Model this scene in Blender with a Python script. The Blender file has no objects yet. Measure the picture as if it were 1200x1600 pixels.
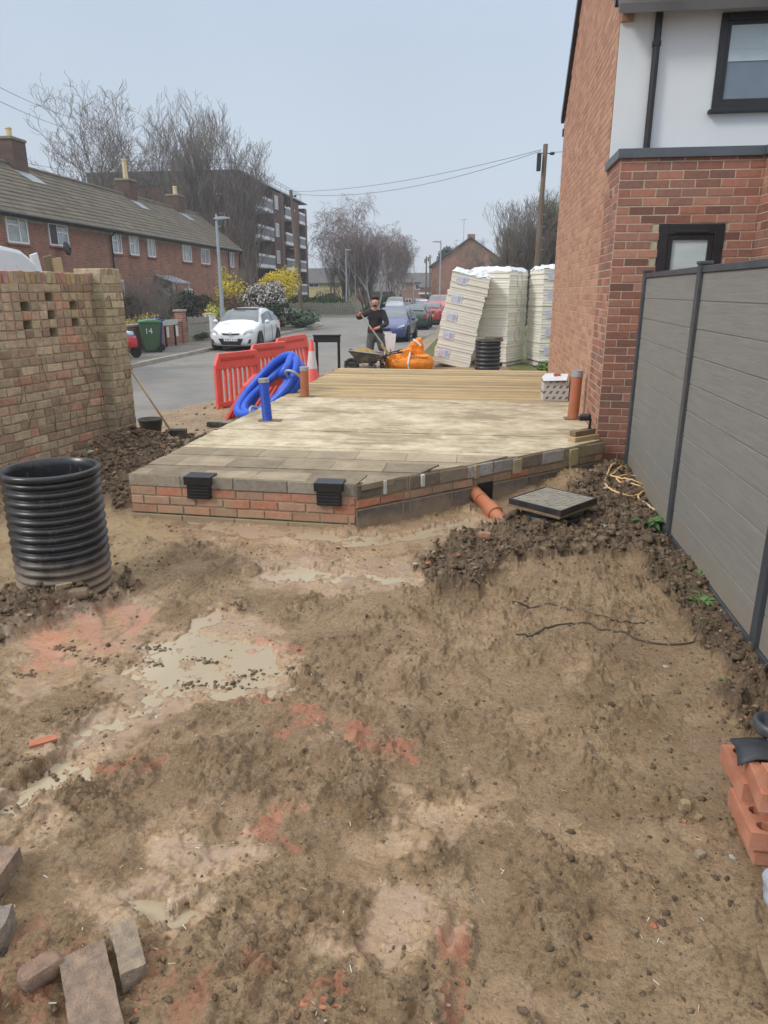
import bpy, bmesh, math, random
import numpy as np
from mathutils import Vector, Matrix, Euler

scene = bpy.context.scene
R = math.radians
# ------------------------------------------------------------------ camera
cam_data = bpy.data.cameras.new("camera")
cam_data.sensor_fit = 'VERTICAL'; cam_data.sensor_height = 36.0
cam_data.lens = 36.0 * 1110.0 / 1600.0
cam_data.clip_start = 0.05; cam_data.clip_end = 4000
cam = bpy.data.objects.new("camera", cam_data); scene.collection.objects.link(cam)
cam.location = (0, 0, 1.75)
cam.rotation_euler = (R(90) - math.atan(345 / 1110), 0, R(7.6))
scene.camera = cam
# ------------------------------------------------------------------ world
SUN_EL, SUN_AZ = R(40), R(238)          # azimuth measured clockwise from +Y
world = bpy.data.worlds.new("World"); scene.world = world; world.use_nodes = True
nt = world.node_tree; N = nt.nodes; L = nt.links; N.clear()
wo = N.new('ShaderNodeOutputWorld'); bg = N.new('ShaderNodeBackground'); bg.inputs[1].default_value = 0.1
sky = N.new('ShaderNodeTexSky'); sky.sky_type = 'NISHITA'; sky.sun_disc = False
sky.sun_elevation = SUN_EL; sky.sun_rotation = SUN_AZ; sky.dust_density = 4; sky.air_density = 1.2
tc = N.new('ShaderNodeTexCoord'); sp = N.new('ShaderNodeSeparateXYZ'); cr = N.new('ShaderNodeValToRGB')
e = cr.color_ramp.elements
e[0].position = 0.0; e[0].color = (.660, .715, .785, 1)
e[1].position = 1.0; e[1].color = (1.0, 1.0, 1.0, 1)
a = e.new(.10); a.color = (.585, .665, .765, 1)
a = e.new(.33); a.color = (.500, .595, .725, 1)
a = e.new(.60); a.color = (.80, .83, .88, 1)
mul = N.new('ShaderNodeVectorMath'); mul.operation = 'SCALE'; mul.inputs['Scale'].default_value = 10.0
# soft uneven cloud layer
wn = N.new('ShaderNodeTexNoise'); wn.inputs['Scale'].default_value = 1.6; wn.inputs['Detail'].default_value = 3
wm = N.new('ShaderNodeMapRange'); wm.inputs[1].default_value = .3; wm.inputs[2].default_value = .7; wm.inputs[3].default_value = .93; wm.inputs[4].default_value = 1.07
wmul = N.new('ShaderNodeVectorMath'); wmul.operation = 'SCALE'
zb = N.new('ShaderNodeMapRange'); zb.inputs[1].default_value = .35; zb.inputs[2].default_value = .95; zb.inputs[3].default_value = 1; zb.inputs[4].default_value = 1.75
zmul = N.new('ShaderNodeVectorMath'); zmul.operation = 'SCALE'
mx = N.new('ShaderNodeMix'); mx.data_type = 'RGBA'; mx.inputs[0].default_value = 0.94
L.new(tc.outputs['Generated'], sp.inputs[0]); L.new(sp.outputs['Z'], cr.inputs[0]); L.new(sp.outputs['Z'], zb.inputs[0])
L.new(cr.outputs[0], mul.inputs[0]); L.new(tc.outputs['Generated'], wn.inputs['Vector']); L.new(wn.outputs[0], wm.inputs[0])
L.new(mul.outputs[0], wmul.inputs[0]); L.new(wm.outputs[0], wmul.inputs['Scale'])
L.new(wmul.outputs[0], zmul.inputs[0]); L.new(zb.outputs[0], zmul.inputs['Scale'])
L.new(sky.outputs[0], mx.inputs[6]); L.new(zmul.outputs[0], mx.inputs[7]); L.new(mx.outputs[2], bg.inputs[0]); L.new(bg.outputs[0], wo.inputs[0])
# ------------------------------------------------------------------ sun (overcast)
sd = bpy.data.lights.new("sun", 'SUN'); sd.energy = 1.7; sd.angle = R(12); sd.color = (1, .965, .91)
so = bpy.data.objects.new("sun", sd); scene.collection.objects.link(so)
sv = Vector((math.sin(SUN_AZ) * math.cos(SUN_EL), math.cos(SUN_AZ) * math.cos(SUN_EL), math.sin(SUN_EL)))
so.rotation_euler = sv.to_track_quat('Z', 'Y').to_euler()
scene.view_settings.view_transform = 'Standard'; scene.view_settings.look = 'None'
scene.view_settings.exposure = 0.12; scene.view_settings.gamma = 1; scene.view_settings.use_curve_mapping = False
scene.cycles.max_bounces = 6; scene.cycles.transparent_max_bounces = 6
scene.cycles.use_denoising = True

# ------------------------------------------------------------------ helpers
def setp(o, label=None, cat=None, group=None, kind=None):
    if label: o['label'] = label
    if cat: o['category'] = cat
    if group: o['group'] = group
    if kind: o['kind'] = kind
    return o

class MB:
    def __init__(s):
        s.v = []; s.f = []; s.m = []; s.c = []; s.M = Matrix.Identity(4); s.col = (1, 1, 1); s.mi = 0
    def add(s, vs, fs, mi=None, col=None):
        o = len(s.v); M = s.M
        s.v += [tuple(M @ Vector(v)) for v in vs]
        for f in fs:
            s.f.append(tuple(o + i for i in f)); s.m.append(s.mi if mi is None else mi); s.c.append(col or s.col)
    def box(s, c, d, rz=0, rot=None, **k):
        x, y, z = d[0] / 2, d[1] / 2, d[2] / 2
        m = Matrix.Translation(c) @ (rot.to_4x4() if rot else Matrix.Rotation(rz, 4, 'Z'))
        vs = [m @ Vector((a, b, e)) for e in (-z, z) for a, b in ((-x, -y), (x, -y), (x, y), (-x, y))]
        s.add(vs, [(3, 2, 1, 0), (4, 5, 6, 7), (0, 1, 5, 4), (1, 2, 6, 5), (2, 3, 7, 6), (3, 0, 4, 7)], **k)
    def b2(s, x0, y0, z0, x1, y1, z1, **k):
        s.box(((x0 + x1) / 2, (y0 + y1) / 2, (z0 + z1) / 2), (abs(x1 - x0), abs(y1 - y0), abs(z1 - z0)), **k)
    def bar(s, p, q, w, h=None, **k):
        p = Vector(p); q = Vector(q); d = q - p; h = h or w
        r = d.to_track_quat('Z', 'Y').to_matrix()
        s.box((p + q) / 2, (w, h, d.length), rot=r, **k)
    def tube(s, pts, r, n=8, closed=False, caps=True, **k):
        pts = [Vector(p) for p in pts]; m = len(pts)
        rs = r if isinstance(r, (list, tuple)) else [r] * m
        vs = []; up = None
        for i, p in enumerate(pts):
            if closed: t = pts[(i + 1) % m] - pts[i - 1]
            else: t = pts[min(i + 1, m - 1)] - pts[max(i - 1, 0)]
            t.normalize()
            if up is None: up = t.orthogonal().normalized()
            up = (up - t * up.dot(t))
            up = up.normalized() if up.length > 1e-6 else t.orthogonal().normalized()
            w = t.cross(up)
            for j in range(n):
                a = 2 * math.pi * j / n
                vs.append(p + (up * math.cos(a) + w * math.sin(a)) * rs[i])
        fs = []
        for i in range(m if closed else m - 1):
            for j in range(n):
                a = i * n + j; b = i * n + (j + 1) % n; i2 = (i + 1) % m
                fs.append((a, b, i2 * n + (j + 1) % n, i2 * n + j))
        if caps and not closed:
            fs.append(tuple(range(n))[::-1]); fs.append(tuple((m - 1) * n + j for j in range(n)))
        s.add(vs, fs, **k)
    def cyl(s, p, q, r, r2=None, n=16, **k):
        s.tube([p, q], [r, r if r2 is None else r2], n=n, **k)
    def lathe(s, prof, n=32, c=(0, 0, 0), **k):
        vs = []; m = len(prof)
        for r, z in prof:
            for j in range(n):
                a = 2 * math.pi * j / n; vs.append((c[0] + r * math.cos(a), c[1] + r * math.sin(a), c[2] + z))
        fs = [(i * n + j, i * n + (j + 1) % n, (i + 1) * n + (j + 1) % n, (i + 1) * n + j) for i in range(m - 1) for j in range(n)]
        s.add(vs, fs, **k)
    def prism(s, poly, z0, z1, **k):
        n = len(poly)
        vs = [(x, y, z0) for x, y in poly] + [(x, y, z1) for x, y in poly]
        fs = [tuple(range(n))[::-1], tuple(range(n, 2 * n))] + [(i, (i + 1) % n, n + (i + 1) % n, n + i) for i in range(n)]
        s.add(vs, fs, **k)
    def extr(s, prof, x0, x1, axis='x', **k):
        """profile in the plane across the axis, extruded along it"""
        n = len(prof)
        if axis == 'x': vs = [(x0, a, b) for a, b in prof] + [(x1, a, b) for a, b in prof]
        else: vs = [(a, x0, b) for a, b in prof] + [(a, x1, b) for a, b in prof]
        fs = [tuple(range(n))[::-1], tuple(range(n, 2 * n))] + [(i, (i + 1) % n, n + (i + 1) % n, n + i) for i in range(n)]
        if axis != 'x': fs = [f[::-1] for f in fs]
        s.add(vs, fs, **k)
    def ball(s, c, r, n=10, m=7, jit=0, seed=0, **k):
        rr = random.Random(seed); r = r if isinstance(r, (tuple, list)) else (r, r, r)
        vs = [(c[0], c[1], c[2] - r[2])]
        for i in range(1, m):
            t = math.pi * i / m
            for j in range(n):
                a = 2 * math.pi * j / n; q = 1 + rr.uniform(-jit, jit)
                vs.append((c[0] + r[0] * q * math.sin(t) * math.cos(a), c[1] + r[1] * q * math.sin(t) * math.sin(a), c[2] - r[2] * q * math.cos(t)))
        vs.append((c[0], c[1], c[2] + r[2])); T = len(vs) - 1
        fs = [(0, 1 + (j + 1) % n, 1 + j) for j in range(n)]
        for i in range(m - 2):
            for j in range(n):
                a = 1 + i * n; fs.append((a + j, a + (j + 1) % n, a + n + (j + 1) % n, a + n + j))
        a = 1 + (m - 2) * n
        fs += [(a + j, a + (j + 1) % n, T) for j in range(n)]
        s.add(vs, fs, **k)
    def build(s, name, mats, parent=None, smooth=False, bevel=0, uv=True, subsurf=0, solid=0, fix=True):
        off = Vector((0, 0, 0))
        if parent is not None and parent.get('_w'):
            off = Vector(parent['_w'])
        me = bpy.data.meshes.new(name)
        me.from_pydata([tuple(Vector(v) - off) for v in s.v], [], s.f)
        mats = mats if isinstance(mats, (list, tuple)) else [mats]
        for m in mats: me.materials.append(m)
        me.polygons.foreach_set('material_index', s.m)
        ca = me.color_attributes.new('Col', 'FLOAT_COLOR', 'CORNER')
        lt = np.zeros(len(me.polygons), int); me.polygons.foreach_get('loop_total', lt)
        cc = np.repeat(np.c_[np.array(s.c, float).reshape(-1, 3), np.ones(len(s.c))], lt, axis=0)
        ca.data.foreach_set('color', cc.ravel())
        if uv:
            ul = me.uv_layers.new(name='UVMap')
            nv = np.array(s.v); nr = np.zeros(len(me.polygons) * 3); me.polygons.foreach_get('normal', nr); nr = np.repeat(nr.reshape(-1, 3), lt, axis=0)
            li = np.zeros(len(me.loops), int); me.loops.foreach_get('vertex_index', li); P = nv[li]
            ax = np.abs(nr).argmax(1)
            u = np.where(ax == 0, P[:, 1], P[:, 0]); w = np.where(ax == 2, P[:, 1], P[:, 2])
            ul.data.foreach_set('uv', np.c_[u, w].ravel())
        if smooth: me.polygons.foreach_set('use_smooth', [True] * len(me.polygons))
        if fix and len(s.f) < 60000:
            b = bmesh.new(); b.from_mesh(me); bmesh.ops.recalc_face_normals(b, faces=b.faces); b.to_mesh(me); b.free()
        o = bpy.data.objects.new(name, me); scene.collection.objects.link(o)
        if parent is not None: o.parent = parent
        if solid:
            k = o.modifiers.new('solid', 'SOLIDIFY'); k.thickness = solid; k.offset = 0
        if bevel:
            k = o.modifiers.new('bevel', 'BEVEL'); k.width = bevel; k.segments = 2; k.limit_method = 'ANGLE'; k.angle_limit = R(35)
        if subsurf:
            k = o.modifiers.new('sub', 'SUBSURF'); k.levels = subsurf; k.render_levels = subsurf
        return o

def thing(name, label, cat, loc=(0, 0, 0), rz=0, group=None, world=False, kind=None):
    o = bpy.data.objects.new(name, None); scene.collection.objects.link(o)
    o.location = loc; o.rotation_euler = (0, 0, rz); o.empty_display_size = .1
    setp(o, label, cat, group, kind)
    if world: o['_w'] = list(loc)
    return o
def kids(o): return [c for c in scene.objects if c.parent == o]
KID = {}
def dup(root, loc, rz=0, label=None, scale=None):
    """copy of a thing, its parts and sub-parts"""
    if root.name not in KID:
        KID[root.name] = [(c, kids(c)) for c in kids(root)]
    r = root.copy(); scene.collection.objects.link(r); r.location = loc; r.rotation_euler = (0, 0, rz)
    if label: r['label'] = label
    if scale: r.scale = scale
    for c, gs in KID[root.name]:
        k = c.copy(); scene.collection.objects.link(k); k.parent = r
        for g in gs:
            d = g.copy(); scene.collection.objects.link(d); d.parent = k
    return r

# ------------------------------------------------------------------ materials
def newmat(name):
    m = bpy.data.materials.new(name); m.use_nodes = True; t = m.node_tree
    return m, t, t.nodes, t.links, t.nodes['Principled BSDF']
def inp(nd, **k):
    for a, b in k.items(): nd.inputs[a.replace('_', ' ')].default_value = b
    return nd
def col(c, f=1): return (c[0] * f, c[1] * f, c[2] * f, 1)
def mk(name, base, rough=.7, var=.2, scale=6, bump=.15, bscale=60, metal=0, vcol=False, base2=None, stretch=None,
       coat=0, dist=.004, alpha=None, rvar=.12, trans=0, detail=6, dirt=None, dscale=2.2, damt=.5, spec=None, subs=0):
    m, t, n, l, b = newmat(name)
    tc = n.new('ShaderNodeTexCoord'); src = tc.outputs['Object']
    if stretch:
        mp = n.new('ShaderNodeMapping'); mp.inputs['Scale'].default_value = stretch; l.new(src, mp.inputs[0]); src = mp.outputs[0]
    no = n.new('ShaderNodeTexNoise'); inp(no, Scale=scale, Detail=detail, Roughness=.62); l.new(src, no.inputs['Vector'])
    rp = n.new('ShaderNodeValToRGB'); rp.color_ramp.elements[0].position = .3; rp.color_ramp.elements[1].position = .7
    rp.color_ramp.elements[0].color = col(base, 1 - var); rp.color_ramp.elements[1].color = col(base2, 1) if base2 else col(base, 1 + var)
    l.new(no.outputs[0], rp.inputs[0]); out = rp.outputs[0]
    if vcol:
        at = n.new('ShaderNodeAttribute'); at.attribute_name = 'Col'
        mm = n.new('ShaderNodeMix'); mm.data_type = 'RGBA'; mm.blend_type = 'MULTIPLY'; mm.inputs[0].default_value = 1
        l.new(out, mm.inputs[6]); l.new(at.outputs['Color'], mm.inputs[7]); out = mm.outputs[2]
    if dirt:
        dn = n.new('ShaderNodeTexNoise'); inp(dn, Scale=dscale, Detail=8, Roughness=.7); l.new(tc.outputs['Object'], dn.inputs['Vector'])
        dr = n.new('ShaderNodeMapRange'); dr.inputs[1].default_value = .48; dr.inputs[2].default_value = .68; dr.inputs[4].default_value = damt
        l.new(dn.outputs[0], dr.inputs[0])
        dm = n.new('ShaderNodeMix'); dm.data_type = 'RGBA'; l.new(dr.outputs[0], dm.inputs[0]); l.new(out, dm.inputs[6]); dm.inputs[7].default_value = col(dirt); out = dm.outputs[2]
    l.new(out, b.inputs['Base Color'])
    rr = n.new('ShaderNodeMapRange'); rr.inputs[3].default_value = max(0, rough - rvar); rr.inputs[4].default_value = min(1, rough + rvar)
    l.new(no.outputs[0], rr.inputs[0]); l.new(rr.outputs[0], b.inputs['Roughness'])
    b.inputs['Metallic'].default_value = metal; b.inputs['Coat Weight'].default_value = coat; b.inputs['Coat Roughness'].default_value = .08
    if spec is not None: b.inputs['Specular IOR Level'].default_value = spec
    if bump:
        n2 = n.new('ShaderNodeTexNoise'); inp(n2, Scale=bscale, Detail=5, Roughness=.65); l.new(src, n2.inputs['Vector'])
        bp = n.new('ShaderNodeBump'); inp(bp, Strength=bump, Distance=dist); l.new(n2.outputs[0], bp.inputs['Height']); l.new(bp.outputs[0], b.inputs['Normal'])
    if trans: b.inputs['Transmission Weight'].default_value = trans
    if alpha is not None: b.inputs['Alpha'].default_value = alpha
    return m
def mk_brick(name, cols, mortar, bw=.225, rh=.075, ms=.008, bump=.5, dirt=None):
    m, t, n, l, b = newmat(name)
    uv = n.new('ShaderNodeUVMap'); uv.uv_map = 'UVMap'
    br = n.new('ShaderNodeTexBrick'); inp(br, Scale=1, Mortar_Size=ms, Mortar_Smooth=.15, Brick_Width=bw, Row_Height=rh, Bias=-.1)
    br.inputs['Color1'].default_value = col(cols[0]); br.inputs['Color2'].default_value = col(cols[1]); br.inputs['Mortar'].default_value = col(mortar)
    l.new(uv.outputs[0], br.inputs['Vector'])
    tc = n.new('ShaderNodeTexCoord'); no = n.new('ShaderNodeTexNoise'); inp(no, Scale=1.3, Detail=9, Roughness=.72); l.new(tc.outputs['Object'], no.inputs['Vector'])
    mr = n.new('ShaderNodeMapRange'); mr.inputs[1].default_value = .3; mr.inputs[2].default_value = .7; mr.inputs[3].default_value = .72; mr.inputs[4].default_value = 1.25; l.new(no.outputs[0], mr.inputs[0])
    sc = n.new('ShaderNodeVectorMath'); sc.operation = 'SCALE'; l.new(br.outputs[0], sc.inputs[0]); l.new(mr.outputs[0], sc.inputs['Scale'])
    l.new(sc.outputs[0], b.inputs['Base Color']); b.inputs['Roughness'].default_value = .85
    bp = n.new('ShaderNodeBump'); inp(bp, Strength=bump, Distance=.008); bp.invert = True; l.new(br.outputs['Fac'], bp.inputs['Height']); l.new(bp.outputs[0], b.inputs['Normal'])
    return m
def mk_glass(name, c=(.05, .06, .07), rough=.06, var=.5):
    m, t, n, l, b = newmat(name)
    tc = n.new('ShaderNodeTexCoord'); no = n.new('ShaderNodeTexNoise'); inp(no, Scale=1.4, Detail=3); l.new(tc.outputs['Object'], no.inputs['Vector'])
    rp = n.new('ShaderNodeValToRGB'); rp.color_ramp.elements[0].position = .35; rp.color_ramp.elements[1].position = .65
    rp.color_ramp.elements[0].color = col(c, 1 - var); rp.color_ramp.elements[1].color = col(c, 1 + var)
    l.new(no.outputs[0], rp.inputs[0]); l.new(rp.outputs[0], b.inputs['Base Color'])
    b.inputs['Roughness'].default_value = rough; b.inputs['IOR'].default_value = 1.6; b.inputs['Specular IOR Level'].default_value = .9
    return m
def base_dirt(m, c, z0, z1, amt=.9, ns=3):
    """splashed mud on the lowest part of a thing, by height"""
    n, l = m.node_tree.nodes, m.node_tree.links; b = n['Principled BSDF']; src = b.inputs['Base Color'].links[0].from_socket
    tc = n.new('ShaderNodeTexCoord'); ge = n.new('ShaderNodeNewGeometry'); se = n.new('ShaderNodeSeparateXYZ'); l.new(ge.outputs['Position'], se.inputs[0])
    no = n.new('ShaderNodeTexNoise'); inp(no, Scale=ns, Detail=10, Roughness=.75); l.new(ge.outputs['Position'], no.inputs['Vector'])
    a = n.new('ShaderNodeMath'); a.operation = 'MULTIPLY_ADD'; a.inputs[1].default_value = (z1 - z0) * 2.4; l.new(no.outputs[0], a.inputs[0]); l.new(se.outputs['Z'], a.inputs[2])
    r = n.new('ShaderNodeMapRange'); k = (z1 - z0) * 1.2; r.inputs[1].default_value = z0 + k; r.inputs[2].default_value = z1 + k; r.inputs[3].default_value = amt; r.inputs[4].default_value = 0; l.new(a.outputs[0], r.inputs[0])
    x = n.new('ShaderNodeMix'); x.data_type = 'RGBA'; l.new(r.outputs[0], x.inputs[0]); l.new(src, x.inputs[6]); x.inputs[7].default_value = col(c); l.new(x.outputs[2], b.inputs['Base Color']); return m
M = {}
M['uv_white'] = mk('white_frame', (.78, .79, .80), .35, .05, bump=.02)
M['glass'] = mk_glass('window_glass')
M['curtain_glass'] = mk_glass('curtained_glass', (.28, .31, .32), .1, .3)
M['car_glass'] = mk_glass('car_glass', (.10, .125, .14), .04, .3)
M['frosted'] = mk('frosted_glass', (.50, .58, .58), .25, .12, scale=2, bump=.02, stretch=(1, 1, 6))
M['black_frame'] = mk('black_frame', (.016, .015, .018), .38, .3, bump=.03)
M['grey_metal'] = mk('grey_metal', (.085, .10, .12), .42, .15, bump=.03)
M['fence_post'] = mk('dark_aluminium', (.052, .058, .068), .45, .2, bump=.04, dirt=(.22, .18, .13), dscale=5, damt=.25)
M['render'] = mk('white_render', (.66, .69, .71), .8, .035, scale=2.2, bump=.25, bscale=180, dist=.002)
M['brick_v'] = mk('brick_faces', (.95, .95, .95), .86, .16, scale=22, bump=.5, bscale=90, vcol=True, dist=.004)
M['mortar'] = mk('mortar', (.42, .36, .27), .9, .2, scale=30, bump=.5, bscale=120)
M['old_brick_v'] = mk('old_brick_faces', (1.15, 1.12, 1.1), .92, .28, scale=16, bump=.9, bscale=70, vcol=True, dist=.006, dirt=(.34, .33, .15), dscale=1.2, damt=.28)
M['old_mortar'] = mk('old_mortar', (.42, .35, .24), .95, .3, scale=20, bump=.8, bscale=80, dirt=(.26, .25, .12), dscale=3)
M['concrete'] = mk('concrete_block', (.23, .215, .20), .92, .25, scale=14, bump=.9, bscale=110, dist=.005, vcol=True)
M['terrace_brick'] = mk_brick('terrace_brick', ((.36, .14, .09), (.22, .090, .062)), (.36, .28, .22))
M['garden_brick'] = mk_brick('garden_wall_brick', ((.34, .14, .085), (.22, .09, .06)), (.38, .33, .27))
M['flat_brick'] = mk_brick('flats_brick', ((.13, .052, .042), (.095, .040, .034)), (.13, .085, .075))
M['far_brick'] = mk_brick('far_brick', ((.34, .155, .095), (.27, .12, .08)), (.33, .25, .20))
M['far_brick2'] = mk_brick('far_brick_red', ((.28, .12, .085), (.22, .10, .075)), (.30, .22, .18))
M['cream_wall'] = mk('cream_wall', (.50, .42, .22), .9, .1)
M['roof'] = mk('roof_tile', (.115, .098, .078), .9, .3, scale=1.6, bump=.4, bscale=40, base2=(.185, .158, .112), detail=9)
M['slate'] = mk('grey_roof', (.10, .095, .095), .85, .25, scale=1.5)
M['lead'] = mk('lead_flashing', (.33, .37, .42), .5, .25, scale=9)
M['chimney_brick'] = mk_brick('chimney_brick', ((.12, .065, .05), (.09, .05, .04)), (.14, .11, .09))
M['cement'] = mk('cement_cap', (.22, .20, .15), .9, .3, scale=14)
M['pot'] = mk('chimney_pot', (.62, .50, .29), .8, .15)
M['gutter'] = mk('black_gutter', (.018, .018, .02), .4, .3)
M['bark'] = mk('bark', (.16, .135, .105), .9, .35, scale=10, bump=.5, stretch=(1, 1, .2))
M['twig'] = mk('twig', (.20, .175, .155), .9, .3, scale=.8)
M['bark_far'] = mk('pale_bark', (.42, .38, .35), .9, .45, scale=1.5)
M['twig_mauve'] = mk('birch_twig', (.215, .16, .155), .9, .25, scale=.6)
M['leaf'] = mk('leaf', (.9, .9, .9), .6, .25, scale=4, bump=0, vcol=True)
M['black_plastic'] = mk('black_plastic', (.022, .023, .025), .42, .3, scale=12, bump=.1, dirt=(.16, .12, .08), dscale=4, damt=.35)
M['rubber'] = mk('black_rubber', (.03, .03, .03), .8, .3, bump=.3, dirt=(.2, .15, .10), dscale=9, damt=.5)
M['red_plastic'] = mk('red_plastic', (.74, .105, .085), .48, .10, scale=7, bump=.04, dirt=(.45, .12, .09), dscale=4, damt=.35)
M['blue_plastic'] = mk('blue_duct', (.012, .09, .58), .42, .15, scale=5, bump=.03, dirt=(.10, .14, .32), dscale=5, damt=.4)
M['clay_pipe'] = mk('orange_plastic_pipe', (.40, .135, .065), .48, .12, scale=8, bump=.05, dirt=(.36, .25, .15), dscale=10, damt=.4)
M['tape'] = mk('grey_tape', (.36, .38, .40), .35, .15, scale=20, metal=.2)
M['white_plastic'] = mk('white_plastic', (.75, .76, .77), .4, .08)
M['tyre'] = mk('tyre', (.02, .02, .02), .8, .3)
M['rim'] = mk('alloy', (.30, .31, .32), .35, .2, metal=.7)
M['wood'] = mk('pale_timber', (.47, .33, .17), .7, .22, scale=5, bump=.3, bscale=30, stretch=(1, 8, 8))
M['wood_dark'] = mk('weathered_timber', (.20, .135, .08), .8, .3, scale=5, bump=.3, bscale=30, stretch=(1, 8, 8))
M['galv'] = mk('galvanised', (.36, .42, .47), .5, .12, scale=10, metal=.3)
M['pole_wood'] = mk('pole_wood', (.165, .12, .09), .9, .3, scale=8, stretch=(1, 1, .1), bump=.4)
M['wire'] = mk('cable', (.05, .05, .055), .6, .1, bump=0)
# ------------------------------------------------------------------ noise and terrain
_rs = np.random.RandomState(7); _perm = np.tile(_rs.permutation(512), 3); _ga = _rs.rand(512) * 2 * np.pi; _gx = np.cos(_ga); _gy = np.sin(_ga)
def gn(x, y, seed=0):
    xi = np.floor(x).astype(int); yi = np.floor(y).astype(int); fx = x - xi; fy = y - yi
    def g(i, j, dx, dy):
        h = _perm[(_perm[(i + seed * 57) & 511] + j) & 511]
        return _gx[h] * dx + _gy[h] * dy
    u = fx * fx * fx * (fx * (fx * 6 - 15) + 10); w = fy * fy * fy * (fy * (fy * 6 - 15) + 10)
    a = g(xi, yi, fx, fy); b = g(xi + 1, yi, fx - 1, fy); c = g(xi, yi + 1, fx, fy - 1); d = g(xi + 1, yi + 1, fx - 1, fy - 1)
    return ((a * (1 - u) + b * u) * (1 - w) + (c * (1 - u) + d * u) * w) * 1.5
def fbm(x, y, o=4, seed=0, g=.5):
    s = 0; a = 1; t = 0
    for i in range(o):
        s = s + a * gn(x * 2 ** i, y * 2 ** i, seed + i); t += a; a *= g
    return s / t
def rid(x, y, o=3, seed=0):
    s = 0; a = 1; t = 0
    for i in range(o):
        s = s + a * (1 - 2 * np.abs(gn(x * 2 ** i, y * 2 ** i, seed + i))); t += a; a *= .5
    return s / t
def sst(a, b, x):
    t = np.clip((x - a) / (b - a), 0, 1); return t * t * (3 - 2 * t)
def sdf(poly, x, y):
    """signed distance, positive inside"""
    d = np.full(x.shape, 9.); ins = np.zeros(x.shape, bool); n = len(poly)
    for i in range(n):
        ax, ay = poly[i]; bx, by = poly[(i + 1) % n]; ex, ey = bx - ax, by - ay; q = ex * ex + ey * ey + 1e-9
        t = np.clip(((x - ax) * ex + (y - ay) * ey) / q, 0, 1)
        d = np.minimum(d, np.hypot(x - ax - t * ex, y - ay - t * ey))
        c = (ay > y) != (by > y)
        ins ^= c & (x < (bx - ax) * (y - ay) / (by - ay + 1e-12) + ax)
    return np.where(ins, d, -d)
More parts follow.
